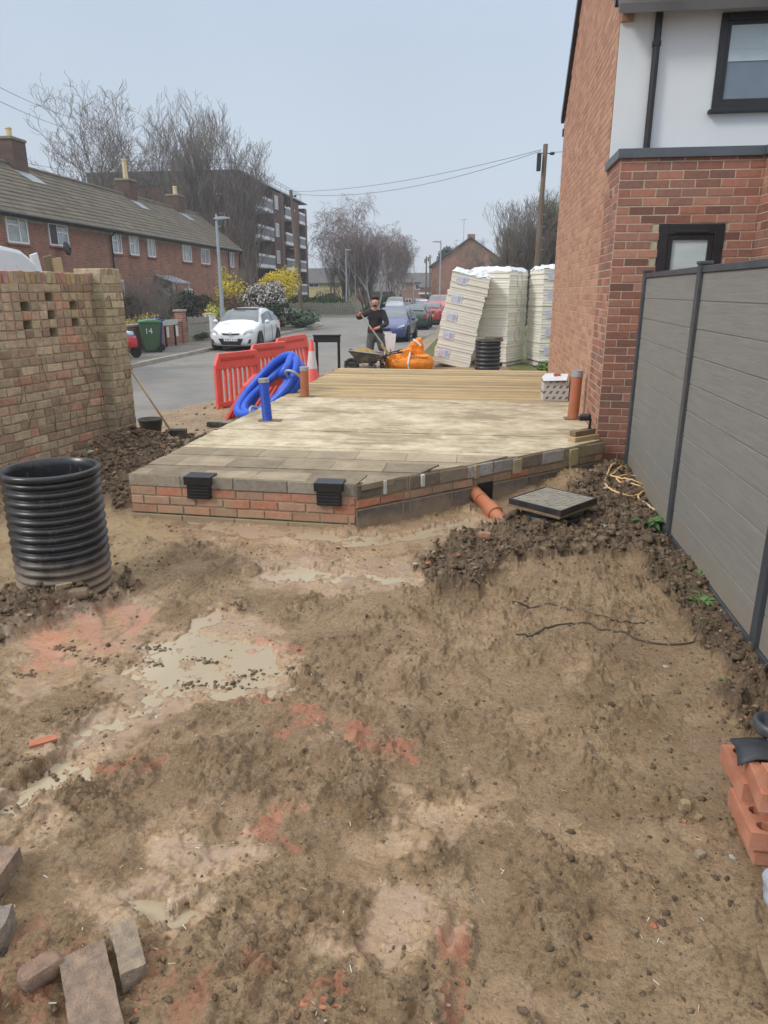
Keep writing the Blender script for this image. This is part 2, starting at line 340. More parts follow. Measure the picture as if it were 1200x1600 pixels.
POLY = {'puddle':[[(-1.66,2.87),(-1.64,3.14),(-1.49,3.33),(-1.29,3.26),(-1.05,3.2),(-0.86,2.98),(-0.8,2.76),(-0.96,2.66),(-1.09,2.65),(-1.22,2.7),(-1.35,2.66),(-1.5,2.74)],[(-1.52,3.29),(-1.54,3.43),(-1.43,3.6),(-1.38,3.54),(-1.42,3.36)],[(-2.32,5.16),(-1.69,5.08),(-0.85,4.95),(-0.49,5.12),(0.07,5.55),(0.02,5.28),(-0.42,4.91),(-0.82,4.74),(-1.5,4.8),(-2.05,4.94)]],'wet':[[(-2.4,3.0),(-2.32,3.4),(-2.05,3.7),(-1.82,3.59),(-1.71,3.24),(-1.74,2.96),(-1.83,2.76),(-1.97,2.57),(-1.99,2.42)],[(-1.74,2.77),(-1.6,3.28),(-1.45,3.69),(-1.2,3.5),(-0.85,3.16),(-0.79,2.74),(-0.95,2.6),(-1.34,2.56),(-1.58,2.57)],[(-1.57,2.63),(-1.27,2.7),(-1.35,2.26),(-1.38,2.02),(-1.42,1.8),(-1.5,1.71),(-1.68,1.97),(-1.65,2.16)],[(-0.34,1.68),(-0.16,1.78),(-0.05,1.67),(-0.06,1.54),(-0.26,1.43),(-0.38,1.52)],[(-1.14,1.55),(-0.84,1.65),(-0.72,1.56),(-0.81,1.42),(-1.0,1.41)],[(-1.61,4.54),(-0.43,4.57),(-0.26,4.04),(-0.9,3.85),(-1.39,3.89)],[(-2.39,5.27),(-0.87,5.07),(0.2,5.8),(0.29,5.22),(-0.78,4.53),(-2.02,4.62)],[(-1.06,1.85),(-0.63,1.85),(-0.63,1.69),(-0.99,1.67)],[(-0.28,2.08),(0.04,2.23),(0.08,2.04),(-0.17,1.89)]],'red':[[(-2.38,3.31),(-1.86,3.63),(-1.71,3.17),(-1.9,2.87),(-2.15,2.75)],[(-1.1,2.66),(-0.95,2.67),(-0.87,2.6),(-1.04,2.57)],[(-0.84,2.6),(-0.71,2.71),(-0.56,2.56),(-0.65,2.46),(-0.78,2.46)],[(-0.54,2.57),(-0.37,2.54),(-0.23,2.38),(-0.26,2.3),(-0.4,2.4),(-0.51,2.45)],[(-1.42,2.09),(-1.26,2.23),(-1.17,2.18),(-1.33,2.01)],[(-1.29,3.15),(-1.13,3.32),(-0.89,3.2),(-0.88,3.01),(-1.05,3.05)],[(-0.44,1.3),(-0.33,1.35),(-0.24,1.33),(-0.33,1.29)],[(-0.05,1.63),(0.08,1.62),(0.05,1.37),(-0.05,1.37)],[(-0.75,1.9),(-0.6,2.0),(-0.5,1.85),(-0.62,1.8)]],'sand':[[(-3.59,4.7),(-3.21,5.44),(-2.18,4.89),(-2.13,4.22),(-2.09,3.7),(-2.32,3.97),(-2.57,3.36),(-2.49,3.14)],[(0.7,8.32),(1.48,7.76),(1.13,6.77),(0.69,6.48)],[(-0.01,5.68),(0.31,5.72),(0.29,5.22),(0.1,5.27)],[(0.57,2.13),(0.74,2.12),(0.7,1.97),(0.54,1.98)]],'clod':[[(-0.41,4.39),(-0.18,4.8),(0.02,5.19),(0.3,5.46),(0.72,5.69),(1.31,7.17),(1.59,6.71),(1.38,5.08),(1.56,4.49),(1.49,3.91),(1.36,4.06),(1.12,4.66),(0.71,4.72),(0.48,4.57),(0.22,4.54),(0.01,3.93),(-0.18,3.95)],[(1.38,5.08),(1.45,3.32),(1.19,2.57),(1.13,2.79),(1.19,3.55),(1.12,4.66)],[(-4.45,8.0),(-3.72,8.1),(-3.15,6.57),(-2.85,5.3),(-3.37,5.61),(-3.99,6.73)],[(-2.62,3.32),(-2.53,3.41),(-2.12,3.6),(-2.19,3.99),(-2.04,3.85),(-2.04,3.52),(-2.21,3.21),(-2.36,2.94)]],'shallow':[[(-1.42,2.69),(-1.27,2.7),(-1.42,2.38),(-1.47,2.08),(-1.5,1.86),(-1.55,1.79),(-1.62,1.89),(-1.59,2.07),(-1.55,2.27),(-1.51,2.56)],[(-1.4,4.09),(-1.3,4.28),(-1.0,4.28),(-0.73,4.24),(-0.39,4.17),(-0.36,4.04),(-0.71,4.1),(-1.04,4.09),(-1.35,4.01)],[(-0.81,2.84),(-0.75,2.9),(-0.7,2.82),(-0.77,2.78)],[(-0.98,1.54),(-0.89,1.59),(-0.79,1.6),(-0.77,1.54),(-0.86,1.47),(-0.94,1.48)]],'faintred':[[(-1.31,1.44),(-1.16,1.52),(-0.94,1.2),(-1.13,1.18)],[(-0.86,1.39),(-0.68,1.46),(-0.4,1.32),(-0.76,1.2)]]}
def road_z(y): return -.35 - .0145 * np.clip(y - 60, 0, 90)
def road_right(y):
    return np.interp(y, [-50, 12, 16, 19, 22, 30, 60, 150, 400], [-6.2, -5.7, -4.3, -3.4, -2.6, -2.3, -2.3, -5.0, -14])
def macro(x, y):
    s = sst(6, 11, y); x1 = -4 + 1.2 * s
    side = sst(x1, -6.4, x)
    h = -.12 * s * sst(-2.2, -2.9, x) - .26 * side
    h = h - .20 * sst(12.5, 14.5, y) * (1 - side) * sst(-2.9, -2.2, x) 
    h = np.where(y > 60, h + road_z(y) + .35, h)
    # road bed and the low ground under pavements
    bed = sst(-9.4, -9.8, x)
    onroad = sst(.0, .5, road_right(y) - x)
    z0 = road_z(y) - .07
    h = h * (1 - onroad) + z0 * onroad
    h = np.where(y > 46, np.where(x < road_right(y), z0, h), h)
    # raised earth by the right-hand foot of the slab
    h = h + .13 * np.exp(-(((x - 1.0) / .45) ** 2 + ((y - 6.7) / .8) ** 2)) * (y < 8)
    h = h + .05 * np.exp(-(((x - .75) / .5) ** 2 + ((y - 4.3) / .45) ** 2))
    h = h + .22 * np.exp(-(((x + 3.75) / .55) ** 2 + ((y - 7.3) / .9) ** 2)) + .12 * np.exp(-(((x + 3.1) / .35) ** 2 + ((y - 6.3) / .6) ** 2))
    h = h + .015 * np.exp(-(((x + 2.5) / .6) ** 2 + ((y - 3.2) / .35) ** 2))
    return h
def polymask(key, x, y, w=.05, warp=.09, seed=3, grow=0.):
    w *= .45; warp *= 1.5
    box = (np.abs(x) < 5) & (y > 0) & (y < 9)
    out = np.zeros(x.shape); xs = x[box]; ys = y[box]
    wx = xs + warp * fbm(xs * 4, ys * 4, 6, seed, .65); wy = ys + warp * fbm(xs * 4, ys * 4, 6, seed + 9, .65)
    best = np.full(xs.shape, -9.)
    for p in POLY[key]: best = np.maximum(best, sdf(p, wx, wy))
    out[box] = sst(-w, w, best + grow)
    return out
def axis(lo, hi, step, far, grow):
    a = list(np.arange(lo, hi, step)); s = step; b = a[-1]
    while b < far: s = min(s * grow, 60); b += s; a.append(b)
    return a
ys = []
y = 1.02
while y < 7.6: ys.append(y); y += .0030 + .0020 * y * y ** .35
s = ys[-1] - ys[-2]
while y < 640: ys.append(y); s = min(s * 1.045, 40); y += s
ys = [-60, -20, -6, -2, -.5, .3, .7, .9] + ys
xs = list(np.arange(-4.9, -2.0, .013)) + list(np.arange(-2.0, 1.3, .0066)) + list(np.arange(1.3, 1.9, .013))
xl = []; s = .012; x = xs[0]
while x > -600: s = min(s * 1.08, 60); x -= s; xl.append(x)
xr = []; s = .012; x = xs[-1]
while x < 600: s = min(s * 1.08, 60); x += s; xr.append(x)
xs = np.array(xl[::-1] + xs + xr); ys = np.array(ys)
X, Y = np.meshgrid(xs, ys); NX, NY = len(xs), len(ys)
PANS = [(.30, 2.08, .09, .06, .2), (.40, 2.00, .10, .07, -.3), (.10, 2.78, .06, .05, 0), (.26, 2.72, .08, .05, .2), (-.12, 1.66, .16, .11, .5), (-.16, 1.50, .13, .10, -.4), (-.55, 2.42, .10, .05, .3), (-.60, 2.05, .11, .07, .9), (-.85, 2.0, .12, .06, .2), (-.32, 1.88, .10, .06, -.6), (.62, 2.45, .08, .05, .4), (.75, 2.1, .07, .05, 0), (.40, 1.62, .09, .06, 1.2), (-.38, 2.72, .11, .06, .3), (-.62, 2.85, .09, .06, .1), (-.98, 1.9, .12, .07, .4), (.10, 2.2, .10, .06, .7), (-.56, 1.55, .11, .07, .2), (.12, 1.38, .10, .07, .9), (.3, 1.40, .09, .06, -.3), (1.0, 2.8, .08, .05, .2), (-1.05, 2.35, .12, .06, .5), (.0, 3.3, .12, .07, .2), (.5, 3.1, .10, .06, 1.), (-.3, 3.5, .12, .06, -.2)]
def terrain(X, Y):
    near = sst(9.5, 7.0, Y) * sst(-6, -5, X) * sst(3, 2, X)
    Pd = polymask('puddle', X, Y, .035, .10); Pw = polymask('wet', X, Y, .10, .22, 5)
    Rd = polymask('red', X, Y, .05, .16, 11); Sa = polymask('sand', X, Y, .10, .2, 17); Cl = polymask('clod', X, Y, .08, .16, 23)
    H = macro(X, Y)
    mid = sst(60, 12, Y) * (1 - sst(.3, .9, road_right(Y) - X) * (Y > 8))
    H = H + mid * .05 * fbm(X * .7, Y * .7, 5, 1)
    H = H + near * (.018 * fbm(X * 1.3, Y * 1.3, 3, 31) + .010 * fbm(X * 4, Y * 4, 3, 37))
    # smooth pans left by boots and the digger bucket
    pan = np.zeros(X.shape)
    for i, (px_, py_, ra, rb, an_) in enumerate(PANS):
        c_, s_ = math.cos(an_), math.sin(an_); bx = (np.abs(X - px_) < .3) & (np.abs(Y - py_) < .3)
        dx, dy = X[bx] - px_ + .03 * fbm(X[bx] * 9, Y[bx] * 9, 3, 401 + i), Y[bx] - py_ + .03 * fbm(X[bx] * 9, Y[bx] * 9, 3, 431 + i)
        rr_ = np.sqrt(((dx * c_ + dy * s_) / ra) ** 2 + ((-dx * s_ + dy * c_) / rb) ** 2)
        pan[bx] = np.maximum(pan[bx], sst(1.12, .9, rr_)); H[bx] += .009 * np.exp(-((rr_ - 1.12) / .09) ** 2) - .007 * sst(1.1, .9, rr_)
    soft = 1 - .93 * np.clip(np.maximum(Pw, .85 * pan) + Pd, 0, 1); Pw = np.maximum(Pw, .30 * pan); soft = soft * (1 - .5 * sst(2.3, 4.2, Y))
    wx = X + .10 * fbm(X * 2, Y * 2, 3, 41); wy = Y + .10 * fbm(X * 2, Y * 2, 3, 43)
    p = fbm(wx * 2.3, wy * 1.7, 5, 51, .6)
    led = sst(.0, .035, p) * .010 + sst(.16, .185, p) * .012 - sst(-.14, -.175, p) * .010
    H = H + near * led * (1 - .7 * Pd)
    rough = sst(-.15, .35, fbm(X * 1.1, Y * 1.1, 4, 61)) * .8 + .25
    H = H + near * soft * rough * (.005 * rid(wx * 5, wy * 6, 4, 71) + .0055 * fbm(X * 14, Y * 17, 4, 81, .7) + .0028 * gn(X * 58, Y * 62, 91))
    for sc_, am_, se_, st_ in ((3.0, .013, 151, 7.), (7.5, .010, 157, 6.), (18., .0065, 163, 5.)):     # flaked plates with sharp ledges
        f = fbm(wx * sc_, wy * sc_ * .8, 5, se_, .62) * st_; fl = np.floor(f); fr = f - fl
        H = H + near * (1 - .85 * Pw) * am_ * (fl + sst(0, .09, fr) - .35 * fr) * sst(-.2, .25, fbm(X * 1.7, Y * 1.7, 2, se_ + 2))
    cr_ = sst(.12, .45, fbm(X * 2.6, Y * 2.6, 4, 161, .65)) * near * (1 - .7 * Pw)
    H = H + cr_ * (1 - .5 * sst(2.3, 4.2, Y)) * .014 * np.clip(fbm(X * 19, Y * 21, 4, 165, .72), 0, 1)
    # scraped strokes and caterpillar-track prints
    q = sst(.02, .3, fbm(X * .9 + 7, Y * .9, 3, 101)) * near
    H = H + q * .0045 * np.sin((Y + .12 * fbm(X * 3, Y * 3, 2, 103) + .25 * np.abs(((X * 1.0 + .1) % .42) - .21)) * 2 * np.pi / .034) * sst(3.9, 3.2, Y) * sst(-.6, -.3, X)
    a = X * .8 + Y * .55
    H = H + near * Pw * (.002 * np.sin((a + .5 * fbm(X * 2.2, Y * 2.2, 3, 111)) * 75) * sst(0, .3, fbm(X * 2, Y * 2, 2, 113)))
    # a long rut
    rx = -.02 + .10 * np.sin(Y * 4) ; H = H - near * .022 * np.exp(-((X - rx) / .018) ** 2) * sst(1.05, 1.2, Y) * sst(1.75, 1.6, Y)
    H = H + near * .014 * np.exp(-((X - rx + .05) / .03) ** 2) * sst(1.05, 1.2, Y) * sst(1.8, 1.6, Y)
    # heaped clods
    H = H + near * Cl * (.040 + .040 * fbm(X * 3, Y * 3, 3, 121) + .050 * rid(wx * 8, wy * 8, 4, 125) + .034 * fbm(X * 22, Y * 24, 4, 129, .75))
    # rough margin beside the road and slab
    marg = sst(6.0, 7.5, Y) * sst(22, 16, Y) * sst(-2.6, -2.9, X) * sst(-.2, .2, X - road_right(Y))
    H = H + marg * (.03 * fbm(X * 2.2, Y * 2.2, 5, 131, .6))
    # puddle basins; everything near stays above the water level elsewhere
    lvl = -.012
    base = np.where((near > .5) & (Pd < .5), np.maximum(H, lvl + .004 + .02 * np.clip(.5 - Pd, 0, .5)), H)
    H = np.where(near > .5, base, H)
    H = H * (1 - Pd) + Pd * (lvl - .013 + .042 * fbm(X * 6, Y * 6, 5, 141, .65) + .014 * rid(X * 14, Y * 14, 3, 143))
    Sh = polymask('shallow', X, Y, .05, .16, 47)
    H = H * (1 - Sh) + Sh * (lvl - .007 + .030 * fbm(X * 5, Y * 5, 5, 145, .65) + .010 * rid(X * 15, Y * 15, 3, 147))
    Rd = np.clip(Rd + .45 * polymask('faintred', X, Y, .06, .2, 53), 0, 1); Pd = np.maximum(Pd, Sh)
    Sa = np.clip(Sa + .75 * marg * sst(-.15, .2, fbm(X * .8, Y * .8, 4, 171)) * sst(17, 14, Y), 0, 1)
    return H, Pd, Pw, Rd, Sa, Cl
H, Pd, Pw, Rd, Sa, Cl = terrain(X, Y)
def grid_mesh(name, X, Y, H, keep=None):
    ny, nx = X.shape
    co = np.c_[X.ravel(), Y.ravel(), H.ravel()]
    i = np.arange(ny * nx).reshape(ny, nx); q = np.stack([i[:-1, :-1], i[:-1, 1:], i[1:, 1:], i[1:, :-1]], -1).reshape(-1, 4)
    if keep is not None:
        k = (keep[:-1, :-1] | keep[:-1, 1:] | keep[1:, 1:] | keep[1:, :-1]).ravel(); q = q[k]
        used, inv = np.unique(q, return_inverse=True); q = inv.reshape(-1, 4); co = co[used]
    me = bpy.data.meshes.new(name)
    me.vertices.add(len(co)); me.vertices.foreach_set('co', co.ravel())
    me.loops.add(q.size); me.loops.foreach_set('vertex_index', q.ravel())
    me.polygons.add(len(q)); me.polygons.foreach_set('loop_start', np.arange(0, q.size, 4)); me.polygons.foreach_set('loop_total', np.full(len(q), 4))
    me.polygons.foreach_set('use_smooth', [True] * len(q))
    me.update(calc_edges=True)
    return me
gm = grid_mesh('ground', X, Y, H)
for nm, arr in (('A', (Pw, Rd, Cl)), ('B', (Sa, Pd, sst(0, .3, np.clip((Y - 20) / 100, 0, 1))))):
    c = gm.color_attributes.new(nm, 'FLOAT_COLOR', 'POINT')
    c.data.foreach_set('color', np.c_[arr[0].ravel(), arr[1].ravel(), arr[2].ravel(), np.ones(X.size)].ravel())
ground = bpy.data.objects.new('ground', gm); scene.collection.objects.link(ground)
setp(ground, 'churned brown mud with clods, clay smears and track prints', 'ground', kind='structure')
_fx, _fy, _H = xs, ys, H
def gz(x, y):
    i = int(np.clip(np.searchsorted(_fx, x) - 1, 0, NX - 2)); j = int(np.clip(np.searchsorted(_fy, y) - 1, 0, NY - 2))
    u = (x - _fx[i]) / (_fx[i + 1] - _fx[i]); v = (y - _fy[j]) / (_fy[j + 1] - _fy[j])
    return float((_H[j, i] * (1 - u) + _H[j, i + 1] * u) * (1 - v) + (_H[j + 1, i] * (1 - u) + _H[j + 1, i + 1] * u) * v)

# mud material
m, t, n, l, b = newmat('mud')
tc = n.new('ShaderNodeTexCoord'); OB = tc.outputs['Object']
def noise(scale, detail=6, rough=.6, vec=OB, dist=0):
    q = n.new('ShaderNodeTexNoise'); inp(q, Scale=scale, Detail=detail, Roughness=rough, Distortion=dist); l.new(vec, q.inputs['Vector']); return q.outputs[0]
def rng(src, a, b_, c=0, d=1):
    q = n.new('ShaderNodeMapRange'); q.inputs[1].default_value = a; q.inputs[2].default_value = b_; q.inputs[3].default_value = c; q.inputs[4].default_value = d
    l.new(src, q.inputs[0]); return q.outputs[0]
def mixc(f, a, b_, mode='MIX'):
    q = n.new('ShaderNodeMix'); q.data_type = 'RGBA'; q.blend_type = mode
    if hasattr(f, 'node'): l.new(f, q.inputs[0])
    else: q.inputs[0].default_value = f
    for i, v in ((6, a), (7, b_)):
        if hasattr(v, 'node'): l.new(v, q.inputs[i])
        else: q.inputs[i].default_value = col(v)
    return q.outputs[2]
def mth(op, a, b_, clamp=False):
    q = n.new('ShaderNodeMath'); q.operation = op; q.use_clamp = clamp
    for i, v in ((0, a), (1, b_)):
        if hasattr(v, 'node'): l.new(v, q.inputs[i])
        else: q.inputs[i].default_value = v
    return q.outputs[0]
aA = n.new('ShaderNodeAttribute'); aA.attribute_name = 'A'; sA = n.new('ShaderNodeSeparateColor'); l.new(aA.outputs['Color'], sA.inputs[0])
aB = n.new('ShaderNodeAttribute'); aB.attribute_name = 'B'; sB = n.new('ShaderNodeSeparateColor'); l.new(aB.outputs['Color'], sB.inputs[0])
wet, red, clod = sA.outputs; sand, pud, farm = sB.outputs
c0 = mixc(rng(noise(2.2, 12, .78), .38, .62), (.245, .155, .078), (.47, .325, .188))
c0 = mixc(rng(noise(9, 8, .75), .48, .66, 0, .6), c0, (.44, .33, .215))
c0 = mixc(rng(noise(34, 6, .78), .50, .64, 0, .6), c0, (.14, .088, .048))
c0 = mixc(rng(noise(17, 8, .8), .54, .60, 0, .4), c0, (.19, .125, .07))
c0 = mixc(rng(noise(75, 5, .8), .53, .62, 0, .55), c0, (.12, .078, .044))
c0 = mixc(rng(noise(60, 5, .8), .57, .66, 0, .5), c0, (.56, .43, .29))
c0 = mixc(rng(noise(1.3, 8, .65, dist=.6), .54, .66, 0, .45), c0, (.36, .235, .155))
c0 = mixc(mth('MULTIPLY', sand, rng(noise(12, 6, .7), .35, .6, .3, 1)), c0, (.44, .32, .18))
rr_ = mth('MULTIPLY', rng(red, .25, .55), rng(noise(8, 10, .8), .48, .515))
c0 = mixc(mth('MULTIPLY', rr_, .85), c0, (.50, .215, .13))
c0 = mixc(mth('MULTIPLY', wet, rng(noise(4, 12, .82),   .44, .58, .02, .62)), c0, mixc(rng(noise(2, 6, .7), .4, .6), (.26, .182, .128), (.34, .250, .185)))
c0 = mixc(mth('MULTIPLY', clod, rng(noise(6, 8, .7), .3, .5, .35, .9)), c0, mixc(rng(noise(30, 5, .7), .35, .65), (.075, .048, .028), (.17, .115, .068)))
c0 = mixc(rng(noise(120, 3, .6), .66, .70, 0, .6), c0, (.45, .38, .28))
# margin and distant ground: pale sand then verge
c0 = mixc(farm, c0, mixc(rng(noise(.4, 8, .7), .4, .6), (.10, .11, .04), (.17, .14, .085)))
l.new(c0, b.inputs['Base Color'])
ro = rng(noise(3.5, 9, .7), .35, .65, .24, .62)
ro = mth('SUBTRACT', ro, mth('MULTIPLY', wet, rng(noise(4, 6, .6), .35, .6, .15, .42)))
ro = mth('MAXIMUM', mth('ADD', ro, mth('MULTIPLY', clod, .25)), .16)
l.new(ro, b.inputs['Roughness'])
hb = mth('ADD', noise(45, 8, .72), mth('MULTIPLY', noise(150, 5, .7), .45))
hb = mth('ADD', hb, mth('MULTIPLY', noise(14, 8, .7), 1.3))
bp = n.new('ShaderNodeBump'); bp.inputs['Distance'].default_value = .028
l.new(mth('SUBTRACT', .85, mth('MULTIPLY', wet, .62)), bp.inputs['Strength'])
l.new(hb, bp.inputs['Height']); l.new(bp.outputs[0], b.inputs['Normal'])
gm.materials.append(m)

# puddle water
keep = (Pd > .12) & (Y < 7)
pm_ = grid_mesh('puddle', X, Y, np.full(X.shape, -.012), keep)
m, t, n, l, b = newmat('puddle_water')
tc = n.new('ShaderNodeTexCoord'); OB = tc.outputs['Object']
c1 = mixc(rng(noise(1.7, 6, .6), .4, .62), (.36, .295, .20), (.43, .37, .26)); c1 = mixc(rng(noise(1.1, 4, .6), .52, .66, 0, .7), c1, (.36, .225, .16))
l.new(c1, b.inputs['Base Color']); b.inputs['Roughness'].default_value = .09; b.inputs['IOR'].default_value = 1.33
bp = n.new('ShaderNodeBump'); inp(bp, Strength=.12, Distance=.004); l.new(noise(16, 4, .6), bp.inputs['Height']); l.new(bp.outputs[0], b.inputs['Normal'])
pm_.materials.append(m)
po = bpy.data.objects.new('puddle', pm_); scene.collection.objects.link(po); setp(po, 'shallow muddy puddles standing in the mud', 'puddle', kind='structure')

# loose clods and stones: one scattered mass
def ico():
    b = bmesh.new(); bmesh.ops.create_icosphere(b, subdivisions=2, radius=1); v = np.array([x.co for x in b.verts]); f = np.array([[q.index for q in p.verts] for p in b.faces]); b.free(); return v, f
ICO_V, ICO_F = ico()
def lumps(name, pts, mat, label, seed=0, flat=.7):
    rs = np.random.RandomState(seed); V = []; F = []; C = []; off = 0
    protos = []
    for k in range(14):
        v = ICO_V.copy(); nrm = v.copy()
        d = 1 + .9 * fbm(v[:, 0] * 1.4 + k * 9, v[:, 1] * 1.4 + v[:, 2] * 1.9, 3, 200 + k) + .75 * fbm(v[:, 0] * 3.3 + k, v[:, 2] * 3.3 + v[:, 1] * 2.1, 3, 230 + k, .7)
        protos.append(nrm * d[:, None] * np.array([1, rs.uniform(.6, .9), rs.uniform(.45, .75)]))
    for (x, y, z, s, c) in pts:
        a = rs.rand() * 6.28; b_ = rs.uniform(-.5, .5); v = protos[rs.randint(14)]
        ca, sa = math.cos(a), math.sin(a); cb, sb = math.cos(b_), math.sin(b_)
        Rm = np.array([[ca, -sa, 0], [sa, ca, 0], [0, 0, 1]]) @ np.array([[1, 0, 0], [0, cb, -sb], [0, sb, cb]])
        V.append((v * s) @ Rm.T + np.array([x, y, z + s * .12])); F.append(ICO_F + off); off += len(v); C.append(np.tile(c, (len(ICO_F), 1)))
    V = np.concatenate(V); F = np.concatenate(F); C = np.concatenate(C)
    me = bpy.data.meshes.new(name); me.vertices.add(len(V)); me.vertices.foreach_set('co', V.ravel())
    me.loops.add(F.size); me.loops.foreach_set('vertex_index', F.ravel()); me.polygons.add(len(F))
    me.polygons.foreach_set('loop_start', np.arange(0, F.size, 3)); me.polygons.foreach_set('loop_total', np.full(len(F), 3)); me.update(calc_edges=True)
    ca = me.color_attributes.new('Col', 'FLOAT_COLOR', 'CORNER'); ca.data.foreach_set('color', np.c_[np.repeat(C, 3, axis=0), np.ones(F.size)].ravel())
    me.materials.append(mat); o = bpy.data.objects.new(name, me); scene.collection.objects.link(o); setp(o, label, 'clods', kind='stuff'); return o
M['clod'] = mk('clod', (.9, .9, .9), .88, .35, scale=30, bump=.9, bscale=130, vcol=True, dist=.005)
rs = np.random.RandomState(5)
cand = []
gy = rs.uniform(0, 1, 90000); cy = 1.1 + 6.4 * gy ** 1.3; cx = rs.uniform(-4.8, 1.9, 90000)
ii = np.clip(np.searchsorted(_fx, cx) - 1, 0, NX - 2); jj = np.clip(np.searchsorted(_fy, cy) - 1, 0, NY - 2)
clv = Cl[jj, ii]; pdv = Pd[jj, ii]; pwv = Pw[jj, ii]; hv = H[jj, ii]; den = fbm(cx * 1.2, cy * 1.2, 3, 301)
prob = .10 * sst(-.05, .4, den) + .85 * clv + .05 * sst(.2, 1.1, cx)
prob = prob * (1 - .85 * pdv) * (1 - .6 * pwv)
ok = rs.rand(90000) < prob * 1.0
# nothing under the slab
slab = (cy > 5.1) & (cx > -2.75) & (cx < 1.25) & (cy > 5.1 + np.maximum(0, cx + .9) * .91)
ok &= ~slab
pal = [(.09, .06, .036), (.13, .088, .054), (.16, .11, .068), (.11, .075, .045), (.20, .145, .09), (.15, .10, .06)]
pts = []
for k in np.nonzero(ok)[0]:
    c = clv[k]; s = (.0028 + .009 * rs.rand() ** 3) * (1 + 1.3 * c * rs.rand() ** 3) * (1 + .14 * cy[k])
    cc = pal[rs.randint(6)] if rs.rand() < .965 else ((.42, .16, .09) if rs.rand() < .5 else (.42, .38, .31))
    pts.append((cx[k], cy[k], hv[k], s, cc))
ISL = [(-1.05, 2.80), (-1.25, 2.79), (-1.02, 2.92), (-1.55, 2.95), (-1.33, 3.02), (-1.78, 2.92), (-2.05, 3.0), (-2.1, 2.75), (-1.7, 2.5), (-1.76, 2.42), (-.85, 2.95), (-1.35, 3.6), (-1.6, 3.1), (-1.62, 2.1), (-1.72, 1.9)]
for (ax_, ay_) in ISL:
    sp_ = rs.uniform(.02, .05)
    for k in range(rs.randint(14, 40)):
        x = ax_ + rs.normal() * sp_ * 1.5; y = ay_ + rs.normal() * sp_ * .55; pts.append((x, y, max(gz(x, y), -.012), .004 + .011 * rs.rand() ** 2, [(.17, .115, .07), (.20, .14, .088), (.14, .096, .06)][rs.randint(3)]))
for k in range(7000):   # crumbs of mud over the trodden surface
    x, y = rs.uniform(-1.9, 1.2), 1.1 + 3.6 * rs.rand() ** 1.3
    if fbm(np.array([x * 2.3]), np.array([y * 2.3]), 3, 501)[0] + .15 * rs.rand() < .05: continue
    pts.append((x, y, gz(x, y) - .001, .0022 + .0065 * rs.rand() ** 3, [(.17, .115, .07), (.22, .155, .09), (.28, .20, .125), (.13, .088, .055)][rs.randint(4)]))
for k in range(900):   # heap at the wall's foot and along the margin
    x = -3.6 + rs.normal() * .45; y = 7.2 + rs.normal() * .8; pts.append((x, y, gz(x, y), .012 + .035 * rs.rand() ** 3, pal[rs.randint(4)]))
for k in range(700):
    y = rs.uniform(8, 19); x = rs.uniform(max(road_right(y) + .2, -5.5), -2.8); pts.append((x, y, gz(x, y), .008 + .03 * rs.rand() ** 4, pal[rs.randint(6)]))
for k in range(500):
    y = rs.uniform(14, 18.5); x = rs.uniform(-2.5, 1.1); pts.append((x, y, gz(x, y), .01 + .03 * rs.rand() ** 4, pal[rs.randint(6)]))
lumps('soil_clods', pts, M['clod'], 'loose brown clods and crumbs of soil scattered over the mud', 3)

rs2 = np.random.RandomState(12); mb = MB()
for k in range(260):
    x, y = rs2.uniform(-1.7, .9), 1.15 + 3.2 * rs2.rand() ** 1.4; z = gz(x, y) + .004; a = rs2.uniform(0, 3.14); ln = rs2.uniform(.006, .022)
    mb.bar((x, y, z), (x + ln * math.cos(a), y + ln * math.sin(a), z + rs2.uniform(-.002, .004)), .0016, .001, col=((.62, .50, .28) if k % 3 else (.70, .70, .66)))
so_ = mb.build('straw', mk('straw', (.95, .95, .95), .8, .1, vcol=True, bump=0)); setp(so_, 'short bits of straw and pale chips trodden into the mud', 'straw', kind='stuff')
# ------------------------------------------------------------------ road, pavements, kerbs
def sheet(name, poly, z, mat, label, zf=None):
    mb = MB(); mb.add([(x, y, z if zf is None else float(zf(y)) + z) for x, y in poly], [tuple(range(len(poly)))])
    o = mb.build(name, mat, uv=True); setp(o, label, name.split('_')[-1], kind='structure'); return o
M['asphalt'] = mk('asphalt', (.175, .172, .168), .82, .16, scale=1.2, bump=.5, bscale=160, dist=.004, base2=(.235, .228, .215), dirt=(.27, .22, .15), dscale=.35, damt=.55, detail=10)
M['pave'] = mk('pavement_asphalt', (.125, .118, .112), .88, .18, scale=1.6, bump=.5, bscale=120, dist=.004, base2=(.18, .165, .15), dirt=(.22, .18, .13), dscale=.8, damt=.4, detail=10)
M['kerb'] = mk('kerb_stone', (.36, .33, .28), .85, .2, scale=5, bump=.4, bscale=60, dirt=(.17, .15, .10), dscale=2.5, damt=.5)
M['lawn'] = mk('rough_lawn', (.085, .11, .03), .95, .4, scale=2.5, bump=.9, bscale=40, dist=.03, base2=(.16, .17, .05))
ry = [-30, 0, 12, 16, 19, 22, 30, 60, 100, 150]
mb = MB(); vs = []
for y in ry:
    z = float(road_z(min(y,400))); vs += [(float(np.interp(y, [-30, 60, 150], [-9.9, -9.9, -13.5])), y, z), (float(road_right(y)) + .25, y, z)]
mb.add(vs, [(2 * i, 2 * i + 1, 2 * i + 3, 2 * i + 2) for i in range(len(ry) - 1)])
mb.add([(-90, 47.5, -.351), (-9.9, 47.5, -.351), (-9.9, 61.5, -.372), (-90, 61.5, -.372)], [(0, 1, 2, 3)])
mb.add([(-9.9, 44, -.352), (-9.9, 47.5, -.352), (-12.4, 47.5, -.352), (-11.0, 46.2, -.352)], [(0, 1, 2, 3)])
